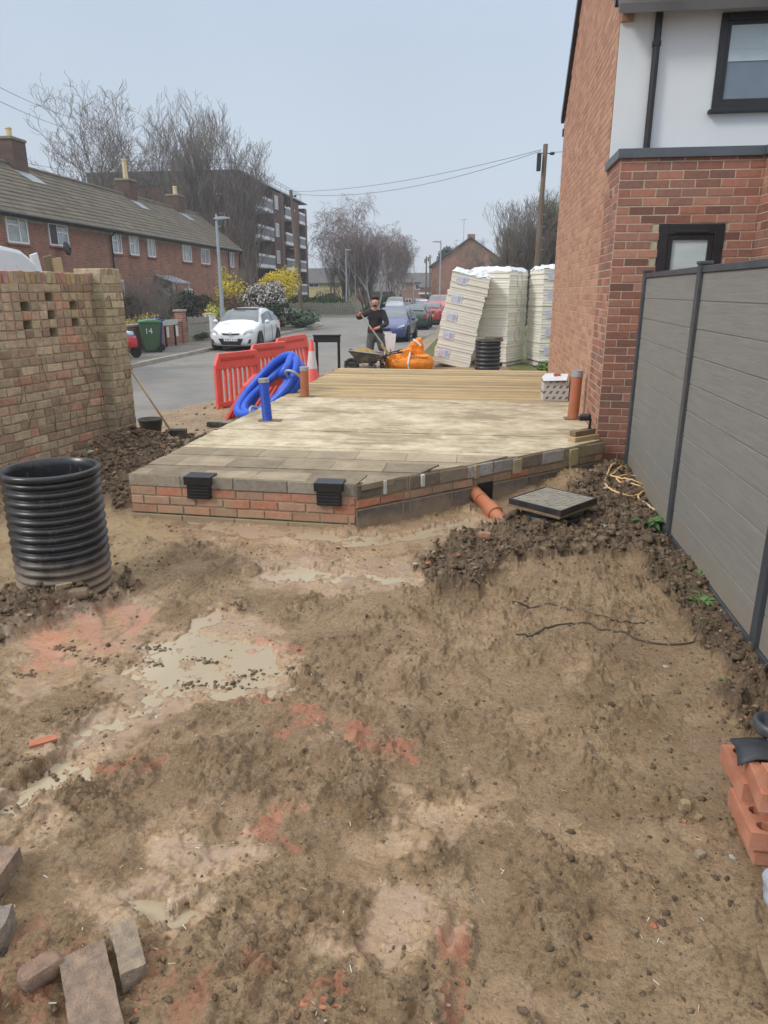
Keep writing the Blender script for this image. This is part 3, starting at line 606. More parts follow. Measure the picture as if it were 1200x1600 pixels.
o = mb.build('road', M['asphalt']); setp(o, 'worn grey asphalt road with muddy stains', 'road', kind='structure')
# dark skid marks are part of the road surface: thin sheets
M['skid'] = mk('skid_mark', (.085, .082, .078), .8, .3, scale=6, bump=.1)
pv = [(-9.9, -20), (-9.9, 44), (-10.4, 46.0), (-11.4, 47.1), (-12.8, 47.5), (-60, 47.5), (-60, 45), (-11.9, 45), (-11.9, -20)]
mb = MB(); mb.prism(pv, -.5, -.235); o = mb.build('pavement', M['pave']); setp(o, 'grey asphalt pavement in front of the terraced houses', 'pavement', kind='structure')
mb = MB(); pts = [(-9.9, y) for y in np.arange(-12, 44.1, .915)] + [(-9.95, 45.0), (-10.3, 46.0), (-11.0, 46.9), (-12.0, 47.4), (-13, 47.55)] + [(-14 - k, 47.55) for k in range(30)]
for (a, c), (d, e_) in zip(pts[:-1], pts[1:]):
    dx, dy = d - a, e_ - c; ln = math.hypot(dx, dy); an = math.atan2(dy, dx)
    mb.box(((a + d) / 2, (c + e_) / 2, -.34 + random.uniform(-.006, .006)), (ln - .012, .13, .22), rz=an)
o = mb.build('kerb', M['kerb'], bevel=.015); setp(o, 'pale concrete kerb along the far side of the road', 'kerb', kind='structure')
mb = MB(); mb.prism([(-90, 61.5), (-10.8, 61.5), (-9.9, 63.5), (-10.5, 80), (-14, 150), (-16, 150), (-12.5, 80), (-12, 64.2), (-90, 64.2)], -.6, -.27)
o = mb.build('pavement', M['pave']); setp(o, 'pavement beyond the side road by the picket fence', 'pavement', kind='structure')
mb = MB()
pts = [(-90 + 3 * k, 61.4) for k in range(27)] + [(-10.6, 61.5), (-9.8, 63.5), (-10.4, 80), (-13.9, 150)]
for (a, c), (d, e_) in zip(pts[:-1], pts[1:]): mb.bar((a, c, -.34), (d, e_, -.34), .14, .2)
o = mb.build('kerb', M['kerb']); setp(o, 'kerb round the corner of the side road', 'kerb', kind='structure')
sheet('garden_lawn', [(-40, 10), (-12.0, 10), (-12.0, 44.8), (-40, 44.8)], -.215, M['lawn'], 'rough front gardens of the terrace')
sheet('corner_lawn', [(-90, 64.3), (-12.2, 64.3), (-12.6, 80), (-20, 150), (-90, 150)], -.265, M['lawn'], 'green lawn behind the picket fence', )
sheet('verge', [(1.3, 13.6), (8, 13.6), (8, 60), (-1.9, 60), (-1.9, 23), (.6, 21.5)], -.19, M['lawn'], 'grass verge beyond the brick house')
# ------------------------------------------------------------------ brickwork made of separate bricks
def brick_field(mb, O, U, W, H, pal, mortar_mb=None, nrm=None, bw=.225, bh=.075, mj=.010, rel=.006, seed=0, inside=None, hole=None, header=None, jit=.0015, depth=.1, mcol=(.42, .36, .27), chip=0, cv=.18):
    """bricks on the plane through O, along U and up; nrm points out of the wall"""
    rr = random.Random(seed); U = Vector(U).normalized(); Z = Vector((0, 0, 1)); Nn = Vector(nrm); O = Vector(O)
    rows = int(math.ceil(H / bh - 1e-6))
    for r in range(rows):
        z0 = r * bh; z1 = min(H, z0 + bh)
        xs = []; x = -bw if r % 2 == 0 else -bw / 2 * (1 if header is None else 1)
        while x < W:
            w = bw
            if header and header(r, x): w = bw / 2
            xs.append((x, x + w)); x += w
        for a, b in xs:
            a = max(a, 0); b = min(b, W)
            if b - a < .02: continue
            cxm, czm = (a + b) / 2, (z0 + z1) / 2
            if inside and not inside(cxm, czm, a, b): continue
            P = lambda u, z, d: O + U * u + Z * z + Nn * d
            if hole and hole(r, a, b):
                q = [P(a, z0, 0), P(b, z0, 0), P(b, z1, 0), P(a, z1, 0)]; k = [p - Nn * depth for p in q]
                mb.add(q + k, [(0, 1, 5, 4), (1, 2, 6, 5), (2, 3, 7, 6), (3, 0, 4, 7), (4, 5, 6, 7)], mi=1, col=tuple(c * .8 for c in mcol)); continue
            mb.add([P(a, z0, 0), P(b, z0, 0), P(b, z1, 0), P(a, z1, 0)], [(0, 1, 2, 3)], mi=1)
            c = pal[rr.randrange(len(pal))]; f = rr.uniform(1 - cv, 1 + cv); c = tuple(min(.9, q * f) for q in c)
            g = mj / 2; j = lambda: rr.uniform(-jit, jit); d = rel + rr.uniform(-.4, .4) * rel; e = .0035 + chip * rr.random()
            q0 = [(a + g + j(), z0 + g + j()), (b - g + j(), z0 + g + j()), (b - g + j(), z1 - g + j()), (a + g + j(), z1 - g + j())]
            sgn = [(1, 1), (-1, 1), (-1, -1), (1, -1)]
            out = [P(x, z, -.002) for x, z in q0]; mid = [P(x, z, d * .75) for x, z in q0]
            top = [P(x + s * e, z + t * e, d) for (x, z), (s, t) in zip(q0, sgn)]
            mb.add(out + mid + top, [(i, (i + 1) % 4, 4 + (i + 1) % 4, 4 + i) for i in range(4)] + [(4 + i, 4 + (i + 1) % 4, 8 + (i + 1) % 4, 8 + i) for i in range(4)] + [(8, 9, 10, 11)], mi=0, col=c)

# ------------------------------------------------------------------ old garden wall on the left
OLD = [(.38, .23, .165), (.35, .25, .18), (.32, .25, .18), (.37, .30, .205), (.41, .34, .235), (.30, .22, .16), (.34, .28, .195), (.42, .235, .165), (.27, .19, .14), (.36, .30, .21), (.39, .32, .22), (.40, .28, .2)]
wu = Vector((math.sin(R(10)), math.cos(R(10)), 0)); wn_ = Vector((wu.y, -wu.x, 0)); wend = Vector((-4.20, 8.02, -.10))
WL = 4.1; w0 = wend - wu * WL
gw = thing('garden_wall', 'old weathered brick garden wall with pierced honeycomb holes and green moss', 'wall', tuple(w0), world=True)
HOL = {(18): [1.0], (20): [1.0]}
def hole(r, a, b):
    t = (a + b) / 2
    s = WL - t     # distance from the pillar end
    if r in (22, 18) : return abs(s - 1.06) < .06 or (r == 22 and False)
    return False
def hd(r, x): return (int(round(x / .1125)) * 7 + r * 3) % 5 < 2
holes = [(20, 1.02), (19, 1.39), (19, .68), (18, 1.02), (17, 1.39), (17, .68), (16, 1.02)]
def hole(r, a, b):
    for hr, hs in holes:
        if r == hr and a <= WL - hs < b: return True
    return False
def oldpal(z): return OLD
mb = MB()
brick_field(mb, w0 + wn_ * .0, wu, WL - .34, 1.925, OLD, bh=.0875, nrm=wn_, seed=4, hole=hole, rel=.011, jit=.006, mj=.014, header=lambda r, x: (15 < r < 21) or hd(r, x), depth=.105, chip=.004, mcol=(.1, .08, .05))
mb.build('brick_face', [M['old_brick_v'], M['old_mortar']], gw, fix=False)
mb = MB()   # body of the wall behind the face, leaving room for the holes
ang = math.atan2(wu.y, wu.x)
mb.box(tuple(w0 + wu * (WL - .34) / 2 - wn_ * .165 + Vector((0, 0, .95 - .38))), (WL - .34, .11, 1.9 + .7), rz=ang, col=(.2, .14, .08))
mb.box(tuple(w0 + wu * (WL - .34) / 2 - wn_ * .06 + Vector((0, 0, .6 - .4))), (WL - .34, .11, 1.2), rz=ang, col=(.2, .14, .08))
mb.build('wall_core', M['old_mortar'], gw)
# coping of bricks on edge
mb = MB(); rr = random.Random(8); t = 0
while t < WL - .34:
    w = .066; c = OLD[rr.randrange(len(OLD))]
    mb.box(tuple(w0 + wu * (t + w / 2) - wn_ * (.10 + rr.uniform(-.006, .006)) + Vector((0, 0, 1.925 + .055 + rr.uniform(-.008, .006)))), (w - .008, .225, .115), rot=(Matrix.Rotation(ang + rr.uniform(-.04, .04), 3, 'Z') @ Matrix.Rotation(rr.uniform(-.03, .03), 3, 'Y')), col=tuple(q * rr.uniform(.75, 1.1) for q in c)); t += w + .004
mb.box(tuple(w0 + wu * (WL - .34) / 2 - wn_ * .1 + Vector((0, 0, 1.965))), (WL - .34, .2, .09), rz=ang, mi=1)
mb.build('coping', [M['old_brick_v'], M['old_mortar']], gw, bevel=.006)
# end pillar
mb = MB(); PB = [(.37, .315, .21), (.33, .28, .19), (.29, .23, .155), (.35, .30, .2), (.40, .345, .24)]
p0 = w0 + wu * (WL - .34) + wn_ * .13
brick_field(mb, p0, wu, .34, 2.02, PB, nrm=wn_, seed=14, bh=.0875, rel=.010, jit=.006, mj=.013, chip=.005)
brick_field(mb, p0, -wn_, .40, 2.02, PB, nrm=-wu, seed=15, bh=.0875, rel=.010, jit=.005, mj=.013)
brick_field(mb, p0 + wu * .34, -wn_, .40, 2.02, PB, nrm=wu, seed=16, bh=.0875, rel=.010, jit=.005, mj=.013)
mb.box(tuple(p0 + wu * .17 - wn_ * .20 + Vector((0, 0, .8))), (.32, .38, 2.4), rz=ang, mi=1)
mb.build('pillar', [M['old_brick_v'], M['old_mortar']], gw, fix=False)
mb = MB(); rr = random.Random(18)
for k in range(5):
    mb.box(tuple(p0 + wu * (.034 + k * .068) - wn_ * .18 + Vector((0, 0, 2.02 + .03 + rr.uniform(-.01, .01)))), (.058, .35, .085), rot=Matrix.Rotation(ang + rr.uniform(-.05, .05), 3, 'Z'), col=PB[k])
mb.build('pillar_cap', M['old_brick_v'], gw, bevel=.008)
# dead creeper stems on the face
mb = MB(); rr = random.Random(22)
for k in range(18):
    base = .35 + rr.random() ** 1.6 * 2.2; s = WL - .0 - base; z = rr.uniform(.1, 1.1) if k % 2 else rr.uniform(.7, 1.4); p = w0 + wu * s + wn_ * (.02 if base > .36 else .11); pts = []
    dz = rr.uniform(.03, .07); dx = rr.uniform(-.02, .02)
    for i in range(rr.randint(6, 18)):
        if z > 2.02 or not .02 < s < WL - .36: break
        pts.append(w0 + wu * s + wn_ * (.022 + rr.uniform(-.006, .008)) + Vector((0, 0, z))); z += dz * rr.uniform(.4, 1.4); dx += rr.uniform(-.012, .012); s += dx
    if len(pts) > 3: mb.tube(pts, [.0035 * (1 - .6 * i / len(pts)) for i in range(len(pts))], n=4)
for k in range(10):
    z = rr.uniform(.2, 1.9); s = rr.uniform(.02, .32); pts = []
    for i in range(10):
        pts.append(p0 + wu * s + wn_ * (.016 + rr.uniform(0, .014)) + Vector((0, 0, z))); z += rr.uniform(-.02, .05); s = min(.34, max(0, s + rr.uniform(-.03, .03)))
    mb.tube(pts, .003, n=4)
mb.build('dead_creeper', mk('dead_creeper', (.14, .10, .065), .9, .4, scale=8), gw)

# ------------------------------------------------------------------ block-and-beam floor slab
ZT = .36
slab_p = [(-2.75, 5.19), (-.90, 5.10), (-.52, 5.44), (1.22, 7.04), (1.20, 7.38), (1.20, 13.48), (-2.65, 13.34), (-2.72, 11.14)]
sl = thing('floor_slab', 'raised beam-and-block floor slab on a low brick and block foundation wall', 'floor slab', (-2.75, 5.19, 0), world=True)
def xr_at(y):
    if y < 5.1: return -.9
    if y < 5.44: return -.9 + (y - 5.1) / .34 * .38
    if y < 7.04: return -.52 + (y - 5.44) / 1.6 * 1.74
    return 1.195
def mk_deck(name):
    m, t, n_, l_, b_ = newmat(name)
    tc = n_.new('ShaderNodeTexCoord'); ob = tc.outputs['Object']
    def no(s, d=8, r=.7, st=None, ds=0):
        v = ob
        if st: mp = n_.new('ShaderNodeMapping'); mp.inputs['Scale'].default_value = st; l_.new(ob, mp.inputs[0]); v = mp.outputs[0]
        q = n_.new('ShaderNodeTexNoise'); inp(q, Scale=s, Detail=d, Roughness=r, Distortion=ds); l_.new(v, q.inputs['Vector']); return q.outputs[0]
    def rg(s, a, b, c=0, d=1):
        q = n_.new('ShaderNodeMapRange'); q.inputs[1].default_value = a; q.inputs[2].default_value = b; q.inputs[3].default_value = c; q.inputs[4].default_value = d; l_.new(s, q.inputs[0]); return q.outputs[0]
    def mc(f, a, b, mode='MIX'):
        q = n_.new('ShaderNodeMix'); q.data_type = 'RGBA'; q.blend_type = mode; l_.new(f, q.inputs[0])
        for i, v in ((6, a), (7, b)):
            if hasattr(v, 'node'): l_.new(v, q.inputs[i])
            else: q.inputs[i].default_value = col(v)
        return q.outputs[2]
    def mt(op, a, b):
        q = n_.new('ShaderNodeMath'); q.operation = op; q.use_clamp = True
        for i, v in ((0, a), (1, b)):
            if hasattr(v, 'node'): l_.new(v, q.inputs[i])
            else: q.inputs[i].default_value = v
        return q.outputs[0]
    at = n_.new('ShaderNodeAttribute'); at.attribute_name = 'Col'; se = n_.new('ShaderNodeSeparateColor'); l_.new(at.outputs['Color'], se.inputs[0])
    far_, mid_, jit_ = se.outputs      # R: far ochre zone, G: grouted pale zone, B: per-row brightness
    base = mc(rg(no(4, 9, .75), .38, .62), (.215, .17, .115), (.33, .27, .185))
    grout = mc(rg(no(2.6, 9, .75), .4, .62), (.40, .33, .21), (.66, .585, .43))
    grout = mc(rg(no(1.3, 9, .7, (.6, 1.25, 1), .4),   .53, .60, 0, .85), grout, (.30, .235, .15))
    och = mc(rg(no(3.2, 8, .7, (.5, 3, 1)), .35, .65), (.30, .215, .105), (.47, .355, .19))
    c = mc(mt('MULTIPLY', mid_, rg(no(1.4, 9, .7, (.7, 1.1, 1)), .30, .44)), base, grout)
    c = mc(far_, c, och)
    q = n_.new('ShaderNodeVectorMath'); q.operation = 'SCALE'; l_.new(c, q.inputs[0]); l_.new(rg(jit_, 0, 1, .72, 1.22), q.inputs['Scale'])
    c = mc(rg(no(60, 5, .7), .58, .75, 0, .35), q.outputs[0], (.20, .15, .09))
    l_.new(c, b_.inputs['Base Color']); l_.new(rg(no(6), .3, .7, .72, .95), b_.inputs['Roughness'])
    bp = n_.new('ShaderNodeBump'); inp(bp, Strength=.6, Distance=.006); ad = n_.new('ShaderNodeMath'); ad.operation = 'ADD'
    l_.new(no(40, 6, .7), ad.inputs[0]); l_.new(no(7, 8, .7), ad.inputs[1]); l_.new(ad.outputs[0], bp.inputs['Height']); l_.new(bp.outputs[0], b_.inputs['Normal'])
    return m
M['deck'] = mk_deck('grouted_block_top')
mb = MB(); rr = random.Random(31); y = 5.105; k = 0
while y < 13.45:
    w = (.115 if k % 2 else .30) if y < 9.3 else .145
    y1 = min(y + w, 13.45); far = sst(9.28, 9.34, np.float64(y + .01)); mid = float(sst(5.8, 6.3, np.float64(y))) * (1 - float(far) * .9)
    xl0 = -2.75 + (y - 5.19) * .012; xl1 = -2.75 + (y1 - 5.19) * .012
    a0, a1 = xr_at(y + .001), xr_at(y1)
    x = xl0; z = ZT + rr.uniform(-.003, .003) - (.004 if k % 2 and y < 9.3 else 0); gap = .004 if y < 9.3 else .007
    step = 99 if (k % 2 or y > 6.0) else .44; gap = .0008 if 6.2 < y < 9.3 and rr.random() < .8 else (.004 if y > 9.3 else gap)
    xoff = rr.uniform(.1, .44)
    # front boundary row is not parallel: clip the first row to the front wall line
    xs_ = [xl0]; q = xl0 + xoff
    while q < max(a0, a1) and step < 50: xs_.append(q); q += step
    xs_.append(max(a0, a1) + .0)
    for i in range(len(xs_) - 1):
        u0, u1 = xs_[i], xs_[i + 1]
        if y < 7.05:
            r0, r1 = min(u1, a0), min(u1, a1)
            if u0 >= a1: continue
            if u0 > a0: ys_ = y + (u0 - a0) / (a1 - a0) * (y1 - y); poly = [(u0 + .0015, ys_), (r1 - .001, y1 - gap / 2), (u0 + .0015, y1 - gap / 2)]
            else: poly = [(u0 + .0015, y + gap / 2), (r0 - .0015, y + gap / 2), (r1 - .0015, y1 - gap / 2), (u0 + .0015, y1 - gap / 2)]
        else:
            poly = [(u0 + .0015, y + gap / 2), (u1 - .0015, y + gap / 2), (u1 - .0015, y1 - gap / 2), (u0 + .0015, y1 - gap / 2)]
        if y < 5.2:   # meet the slightly skewed front
            poly[0] = (poly[0][0], 5.19 - (poly[0][0] + 2.75) * .0486 + .0); poly[1] = (poly[1][0], 5.19 - (poly[1][0] + 2.75) * .0486 + .0) if poly[1][0] < -.9 else (poly[1][0], poly[1][1])
        mb.prism(poly, ZT - .05, z + rr.uniform(-.0012, .0012), col=(float(far), mid, .5 + (rr.random() - .5) * (1 if y < 6.2 or y > 9.3 else .08)))
    y = y1; k += 1
mb.build('block_floor', M['deck'], sl, bevel=.002, fix=True)
mb = MB()
inn = [(-2.70, 5.25), (-.93, 5.16), (-.56, 5.50), (1.16, 7.08), (1.18, 13.42), (-2.62, 13.30), (-2.68, 11.1)]
mb.prism(inn, -.5, ZT - .012, mi=0, col=(.55, .5, .42)); mb.build('fill', M['mortar'], sl)
mb = MB(); BLK = [(.95, .90, .82), (.80, .74, .66), (1.1, 1.0, .88), (.70, .66, .60), (.9, .82, .7)]; RED = [(.46, .20, .125), (.43, .18, .115), (.48, .23, .15), (.40, .19, .125), (.43, .26, .175), (.38, .24, .165)]
MIX = RED + [(.33, .24, .16), (.28, .2, .14)]
edges = [((-2.75, 5.19), (-.90, 5.10)), ((-.90, 5.10), (-.52, 5.44)), ((-.52, 5.44), (1.22, 7.04))]
mb2 = MB(); mb3 = MB()
for k, ((ax, ay), (bx, by)) in enumerate(edges):
    U = Vector((bx - ax, by - ay, 0)); W = U.length; U.normalize(); nn = Vector((U.y, -U.x, 0)); A = Vector((ax, ay, 0)); d0 = 0.0
    if k == 0:
        brick_field(mb2, A + Vector((0, 0, .265)), U, W, .10, [(.30, .27, .22), (.36, .31, .24), (.26, .23, .19)], nrm=nn, bw=.44, bh=.10, mj=.008, rel=.008, seed=60)
        brick_field(mb, A + Vector((0, 0, .04)) - nn * .004, U, W, .225, RED, nrm=nn, seed=61, rel=.008, jit=.003, mj=.013)
        brick_field(mb3, A + Vector((0, 0, -.18)) + nn * .012, U, W, .22, [(.22, .18, .13), (.26, .21, .15)], nrm=nn, bw=.44, bh=.22, rel=.008, seed=62)
    else:
        brick_field(mb2, A + Vector((0, 0, .235)), U, W, .12, [(.20, .17, .135), (.25, .21, .165), (.31, .27, .21), (.17, .145, .115)] if k == 1 else [(.36, .33, .29), (.26, .225, .175), (.44, .42, .40), (.20, .17, .135), (.34, .29, .19)], nrm=nn, bw=.30 if k == 2 else .24, bh=.12, mj=.016, rel=.010, jit=.006, seed=63 + k, chip=.006)
        brick_field(mb, A + Vector((0, 0, .16)) - nn * .004, U, W, .075, MIX, nrm=nn, seed=71 + k, rel=.010, jit=.006, mj=.016)
        brick_field(mb3, A + Vector((0, 0, -.06)) + nn * .008, U, W, .22, [(.155, .13, .125), (.19, .16, .15), (.165, .145, .14)], nrm=nn, bw=.44, bh=.22, mj=.018, rel=.008, seed=66 + k,
                    hole=(lambda r, a, b: k == 2 and False))
        brick_field(mb3, A + Vector((0, 0, -.28)) + nn * .008, U, W, .22, [(.155, .13, .125)], nrm=nn, bw=.44, bh=.22, rel=.008, seed=69)
M['slab_mortar'] = mk('sandy_mortar', (.33, .26, .17), .92, .25, scale=14, bump=.8, bscale=60)
M['conc_v'] = mk('block_face', (.95, .95, .95), .93, .22, scale=26, bump=1.0, bscale=120, vcol=True, dist=.006, dirt=(.27, .205, .13), dscale=4, damt=.85)
mb.build('brick_course', [M['old_brick_v'] if False else mk('red_brick_face', (.95, .95, .95), .88, .2, scale=20, bump=.6, bscale=90, vcol=True, dirt=(.34, .26, .165), dscale=4, damt=.95), M['slab_mortar']], sl, fix=False)
mb2.build('block_course', [M['conc_v'], M['slab_mortar']], sl, fix=False)
mb3.build('footing_block', [M['conc_v'], M['slab_mortar']], sl, fix=False)
# left side wall, seen edge-on
mb = MB(); A = Vector((-2.65, 13.34, -.3)); B = Vector((-2.75, 5.19, -.3)); U = (B - A); W = U.length; U.normalize()
brick_field(mb, A, U, W, .65, RED + OLD[:3], nrm=Vector((-1, 0, 0)), seed=77, rel=.007); mb.build('side_course', [M['brick_v'], M['slab_mortar']], sl, fix=False)
# pale mortar smears and light pads in the joints of the angled side
mb = MB(); e1 = Vector((-.52, 5.44, 0)); Ud = Vector((1.74, 1.60, 0)).normalized(); nd = Vector((Ud.y, -Ud.x, 0)); ea = math.atan2(Ud.y, Ud.x)
for s_, z_, w_, h_, c_ in ((.12, .30, .035, .10, (.55, .58, .52)), (-.25, .30, .03, .11, (.5, .52, .47)), (.70, .29, .05, .12, (.38, .31, .19)), (1.18, .27, .10, .13, (.42, .35, .22)), (1.92, .255, .11, .16, (.44, .37, .2))):
    p = e1 + Ud * s_ + nd * (.014 if s_ > 0 else .012); mb.box((p.x, p.y, z_), (w_, .022, h_), rz=ea, col=c_)
mb.build('mortar_pad', mk('mortar_pad', (.95, .95, .95), .85, .2, scale=20, vcol=True, bump=.6), sl, bevel=.004)
# drain opening: a near-black box on the wall, coloured as the hollow's shade
mb = MB(); p = e1 + Ud * .80 + nd * .022
for s_, z_, w_, h_ in ((-.0, .105, .16, .15),): mb.box((p.x, p.y, z_), (w_, .02, h_), rz=ea)
mb.build('drain_opening_shade', mk('void_shade', (.012, .010, .009), 1, .2, bump=0), sl)
# telescopic air vents
for x_ in (-2.15, -1.10):
    yv = 5.19 - (x_ + 2.75) * .0486; v = MB()
    v.b2(x_ - .11, yv - .055, ZT - .055, x_ + .11, yv + .10, ZT + .012)
    v.b2(x_ - .095, yv - .04, ZT - .17, x_ + .095, yv + .02, ZT - .055)
    for i in range(4): v.b2(x_ - .088, yv - .047, ZT - .158 + i * .026, x_ + .088, yv - .0402, ZT - .146 + i * .026)
    v.build('air_vent', M['black_frame'], sl, bevel=.004)

for k_ in ('red_brick_face', 'sandy_mortar', 'block_face'): base_dirt(bpy.data.materials[k_], (.36, .275, .175), .0, .13, .9, 5)
# ------------------------------------------------------------------ neighbouring house on the right
XW = 1.20; hs = thing('brick_house', 'tall brick house with gable wall, white render and lower brick porch', 'house', (1.2, 7.38, 0), world=True)
GAB = [(.45, .235, .155), (.43, .22, .145), (.47, .255, .17), (.40, .20, .135), (.45, .25, .165), (.49, .27, .18), (.385, .19, .13)]
POR = [(.32, .135, .095), (.28, .12, .088), (.36, .16, .11), (.22, .105, .08), (.30, .145, .105), (.25, .13, .10), (.38, .19, .135)]
mb = MB(); Y0, Y1, ZE = 8.12, 13.14, 4.33; YM = (Y0 + Y1) / 2; sl_ = .90
def ing(u, z, a, b): return z + .0 < ZE - .0 + sl_ * (2.51 - abs(u - 2.51))
brick_field(mb, (XW, Y1, 0), (0, -1, 0), Y1 - Y0, 6.6, GAB, nrm=(-1, 0, 0), seed=80, inside=lambda u, z, a, b: z < ZE + sl_ * (2.51 - abs(u - 2.51)), rel=.0035, mj=.009, cv=.08)
mb.build('gable_wall', [mk('gable_brick_face', (.95, .95, .95), .88, .18, scale=20, bump=.5, bscale=90, vcol=True, dirt=(.46, .31, .20), dscale=.8, damt=.2), mk('gable_mortar', (.47, .39, .27), .9, .15, scale=20, bump=.4)], hs, fix=False)
mb = MB()
mb.extr([(Y0, 0), (Y1, 0), (Y1, ZE), (YM, ZE + sl_ * 2.51), (Y0, ZE)], XW + .004, XW + 7, col=(1, 1, 1)); mb.build('wall_core', M['mortar'], hs)
mb = MB()
brick_field(mb, (XW, Y0, 0), (0, -1, 0), Y0 - 7.38, 2.91, POR, nrm=(-1, 0, 0), seed=81, rel=.004)
brick_field(mb, (XW, 7.38, .10), (1, 0, 0), 1.26, 2.81, POR, nrm=(0, -1, 0), seed=82, rel=.004, mj=.011, inside=lambda u, z, a, b: not (.40 < u < .99 and .95 < z + .10 < 2.345) )
brick_field(mb, (2.46, 7.38, .10), (0, -1, 0), 2.4, 2.81, POR, nrm=(-1, 0, 0), seed=83, rel=.004)
mb.build('porch_wall', [M['brick_v'], mk('buff_mortar', (.50, .42, .31), .9, .15, scale=20, bump=.4)], hs, fix=False)
mb = MB(); mb.b2(XW + .004, 7.384, 0, 1.60, 8.11, 2.90); mb.b2(2.19, 7.384, 0, 2.464, 8.11, 2.9); mb.b2(1.6, 7.384, 2.345, 2.19, 8.11, 2.9); mb.b2(1.6, 7.384, 0, 2.19, 8.11, .95); mb.b2(2.465, 4.98, 0, 4, 8.11, 2.9); mb.build('porch_core', M['mortar'], hs)
mb = MB(); brick_field(mb, (XW + .02, 7.37, -.3), (1, 0, 0), 1.24, .385, [(.045, .05, .055), (.06, .065, .07), (.08, .075, .07)], nrm=(0, -1, 0), seed=84, rel=.004)
mb.build('plinth', [M['brick_v'], mk('dark_mortar', (.12, .115, .11), .9, .2)], hs, fix=False)
mb = MB()
mb.b2(XW - .03, 7.345, 2.905, 2.43, 8.118, 2.985); mb.b2(2.43, 4.9, 2.905, 4.0, 8.118, 2.985); mb.b2(XW + .06, 7.5, 2.985, 4.0, 8.118, 2.992)
mb.build('parapet_coping', M['grey_metal'], hs, bevel=.006)
mb = MB(); zz = 6.6
mb.b2(XW + .004, Y0 - .018, 2.93, 2.12, Y0, 4.78); mb.b2(2.12, Y0 - .018, 2.93, 2.95, Y0, 3.42); mb.b2(2.12, Y0 - .018, 4.24, 2.95, Y0, 4.78); mb.b2(2.95, Y0 - .018, 2.93, 6.5, Y0, 4.78)
mb.build('render_wall', M['render'], hs)
mb = MB(); mb.b2(XW + .002, Y0 - .40, 4.78, 6.5, Y0 - .02, 4.82); mb.b2(XW + .05, Y0 - .42, 4.70, 6.5, Y0 - .40, 4.84); mb.build('soffit', M['uv_white'], hs)
mb = MB()   # stepped brick corbel under the eave
for i in range(5): mb.b2(XW + .001, Y0 - .05 - i * .055, 4.20 + i * .075, XW + .115, Y0 - .001, 4.268 + i * .075, col=(.36, .2, .13))
mb.build('corbel', M['brick_v'], hs, bevel=.004)
mb = MB()
for s_ in (1, -1):
    a = (XW - .05, YM, ZE + sl_ * 2.51 + .10); e_ = 2.51 + (.0 if s_ == 1 else .25)
    b_ = (YM + s_ * e_, ZE + sl_ * (2.51 - e_) + .10)
    mb.add([(XW - .05, YM, a[2]), (XW - .05, b_[0], b_[1]), (8, b_[0], b_[1]), (8, YM, a[2])] + [(XW - .05, YM, a[2] + .08), (XW - .05, b_[0], b_[1] + .08), (8, b_[0], b_[1] + .08), (8, YM, a[2] + .08)], [(0, 1, 2, 3), (4, 7, 6, 5), (0, 4, 5, 1), (1, 5, 6, 2), (2, 6, 7, 3), (3, 7, 4, 0)])
mb.build('roof', M['slate'], hs)
mb = MB()
for s_ in (1, -1): mb.bar((XW - .035, YM + s_ * .0, ZE + sl_ * 2.51 + .08), (XW - .035, YM + s_ * 2.53, ZE + .06), .05, .13)
mb.build('verge_board', M['black_frame'], hs)
mb = MB(); mb.b2(XW - .02, Y1 + .01, ZE - .16, XW + 6, Y1 + .12, ZE - .05); mb.build('gutter', M['black_frame'], hs, bevel=.01)
def window_y(parent, x0, x1, z0, z1, y, fw, mat, glass, bars=(), name='window', out=-1, blind=False):
    """window in a wall across Y, facing -Y"""
    f = MB(); d0, d1 = y - .02, y + .05
    f.b2(x0, d0, z0, x0 + fw, d1, z1); f.b2(x1 - fw, d0, z0, x1, d1, z1); f.b2(x0 + fw, d0, z0, x1 - fw, d1, z0 + fw); f.b2(x0 + fw, d0, z1 - fw, x1 - fw, d1, z1)
    g = .55 * fw; a0, a1, c0_, c1_ = x0 + fw, x1 - fw, z0 + fw, z1 - fw
    for (p, q, r_, s) in ((a0, c0_, a0 + g, c1_), (a1 - g, c0_, a1, c1_), (a0 + g, c0_, a1 - g, c0_ + g), (a0 + g, c1_ - g, a1 - g, c1_)): f.b2(p, y - .006, q, r_, y + .04, s)
    w = f.build(name, mat, parent, bevel=.004)
    gl = MB(); gl.b2(a0 + g * .9, y + .012, c0_ + g * .9, a1 - g * .9, y + .022, c1_ - g * .9); gl.build('pane', glass, w) if False else None
    return w, (a0 + g, a1 - g, c0_ + g, c1_ - g)
w, (a0, a1, c0_, c1_) = window_y(hs, 2.12, 2.95, 3.42, 4.24, Y0 - .02, .065, M['black_frame'], None)
w['_w'] = list(hs['_w']); mb = MB(); mb.b2(a0, Y0 - .009, c0_, a1, Y0 - .002, c1_); mb.build('pane', mk_glass('dim_glass', (.13, .17, .22), .05, .15), w)
mb = MB()
mb.b2(a0, Y0 - .016, c1_ - .30, a1, Y0 - .010, c1_)
for i in range(3): mb.b2(a0, Y0 - .018, c1_ - .30 + i * .1, a1, Y0 - .0161, c1_ - .296 + i * .1)
mb.build('blind', mk('blind', (.48, .58, .64), .6, .06, bump=0), w)
mb = MB(); mb.b2(2.09, Y0 - .085, 3.395, 3.0, Y0 - .02, 3.425); mb.build('sill', M['black_frame'], w, bevel=.004)
w, (a0, a1, c0_, c1_) = window_y(hs, 1.605, 2.185, .95, 2.34, 7.39, .085, M['black_frame'], None)
w['_w'] = list(hs['_w']); mb = MB(); mb.b2(a0, 7.405, c0_, a1, 7.413, c1_); mb.build('pane', M['frosted'], w)
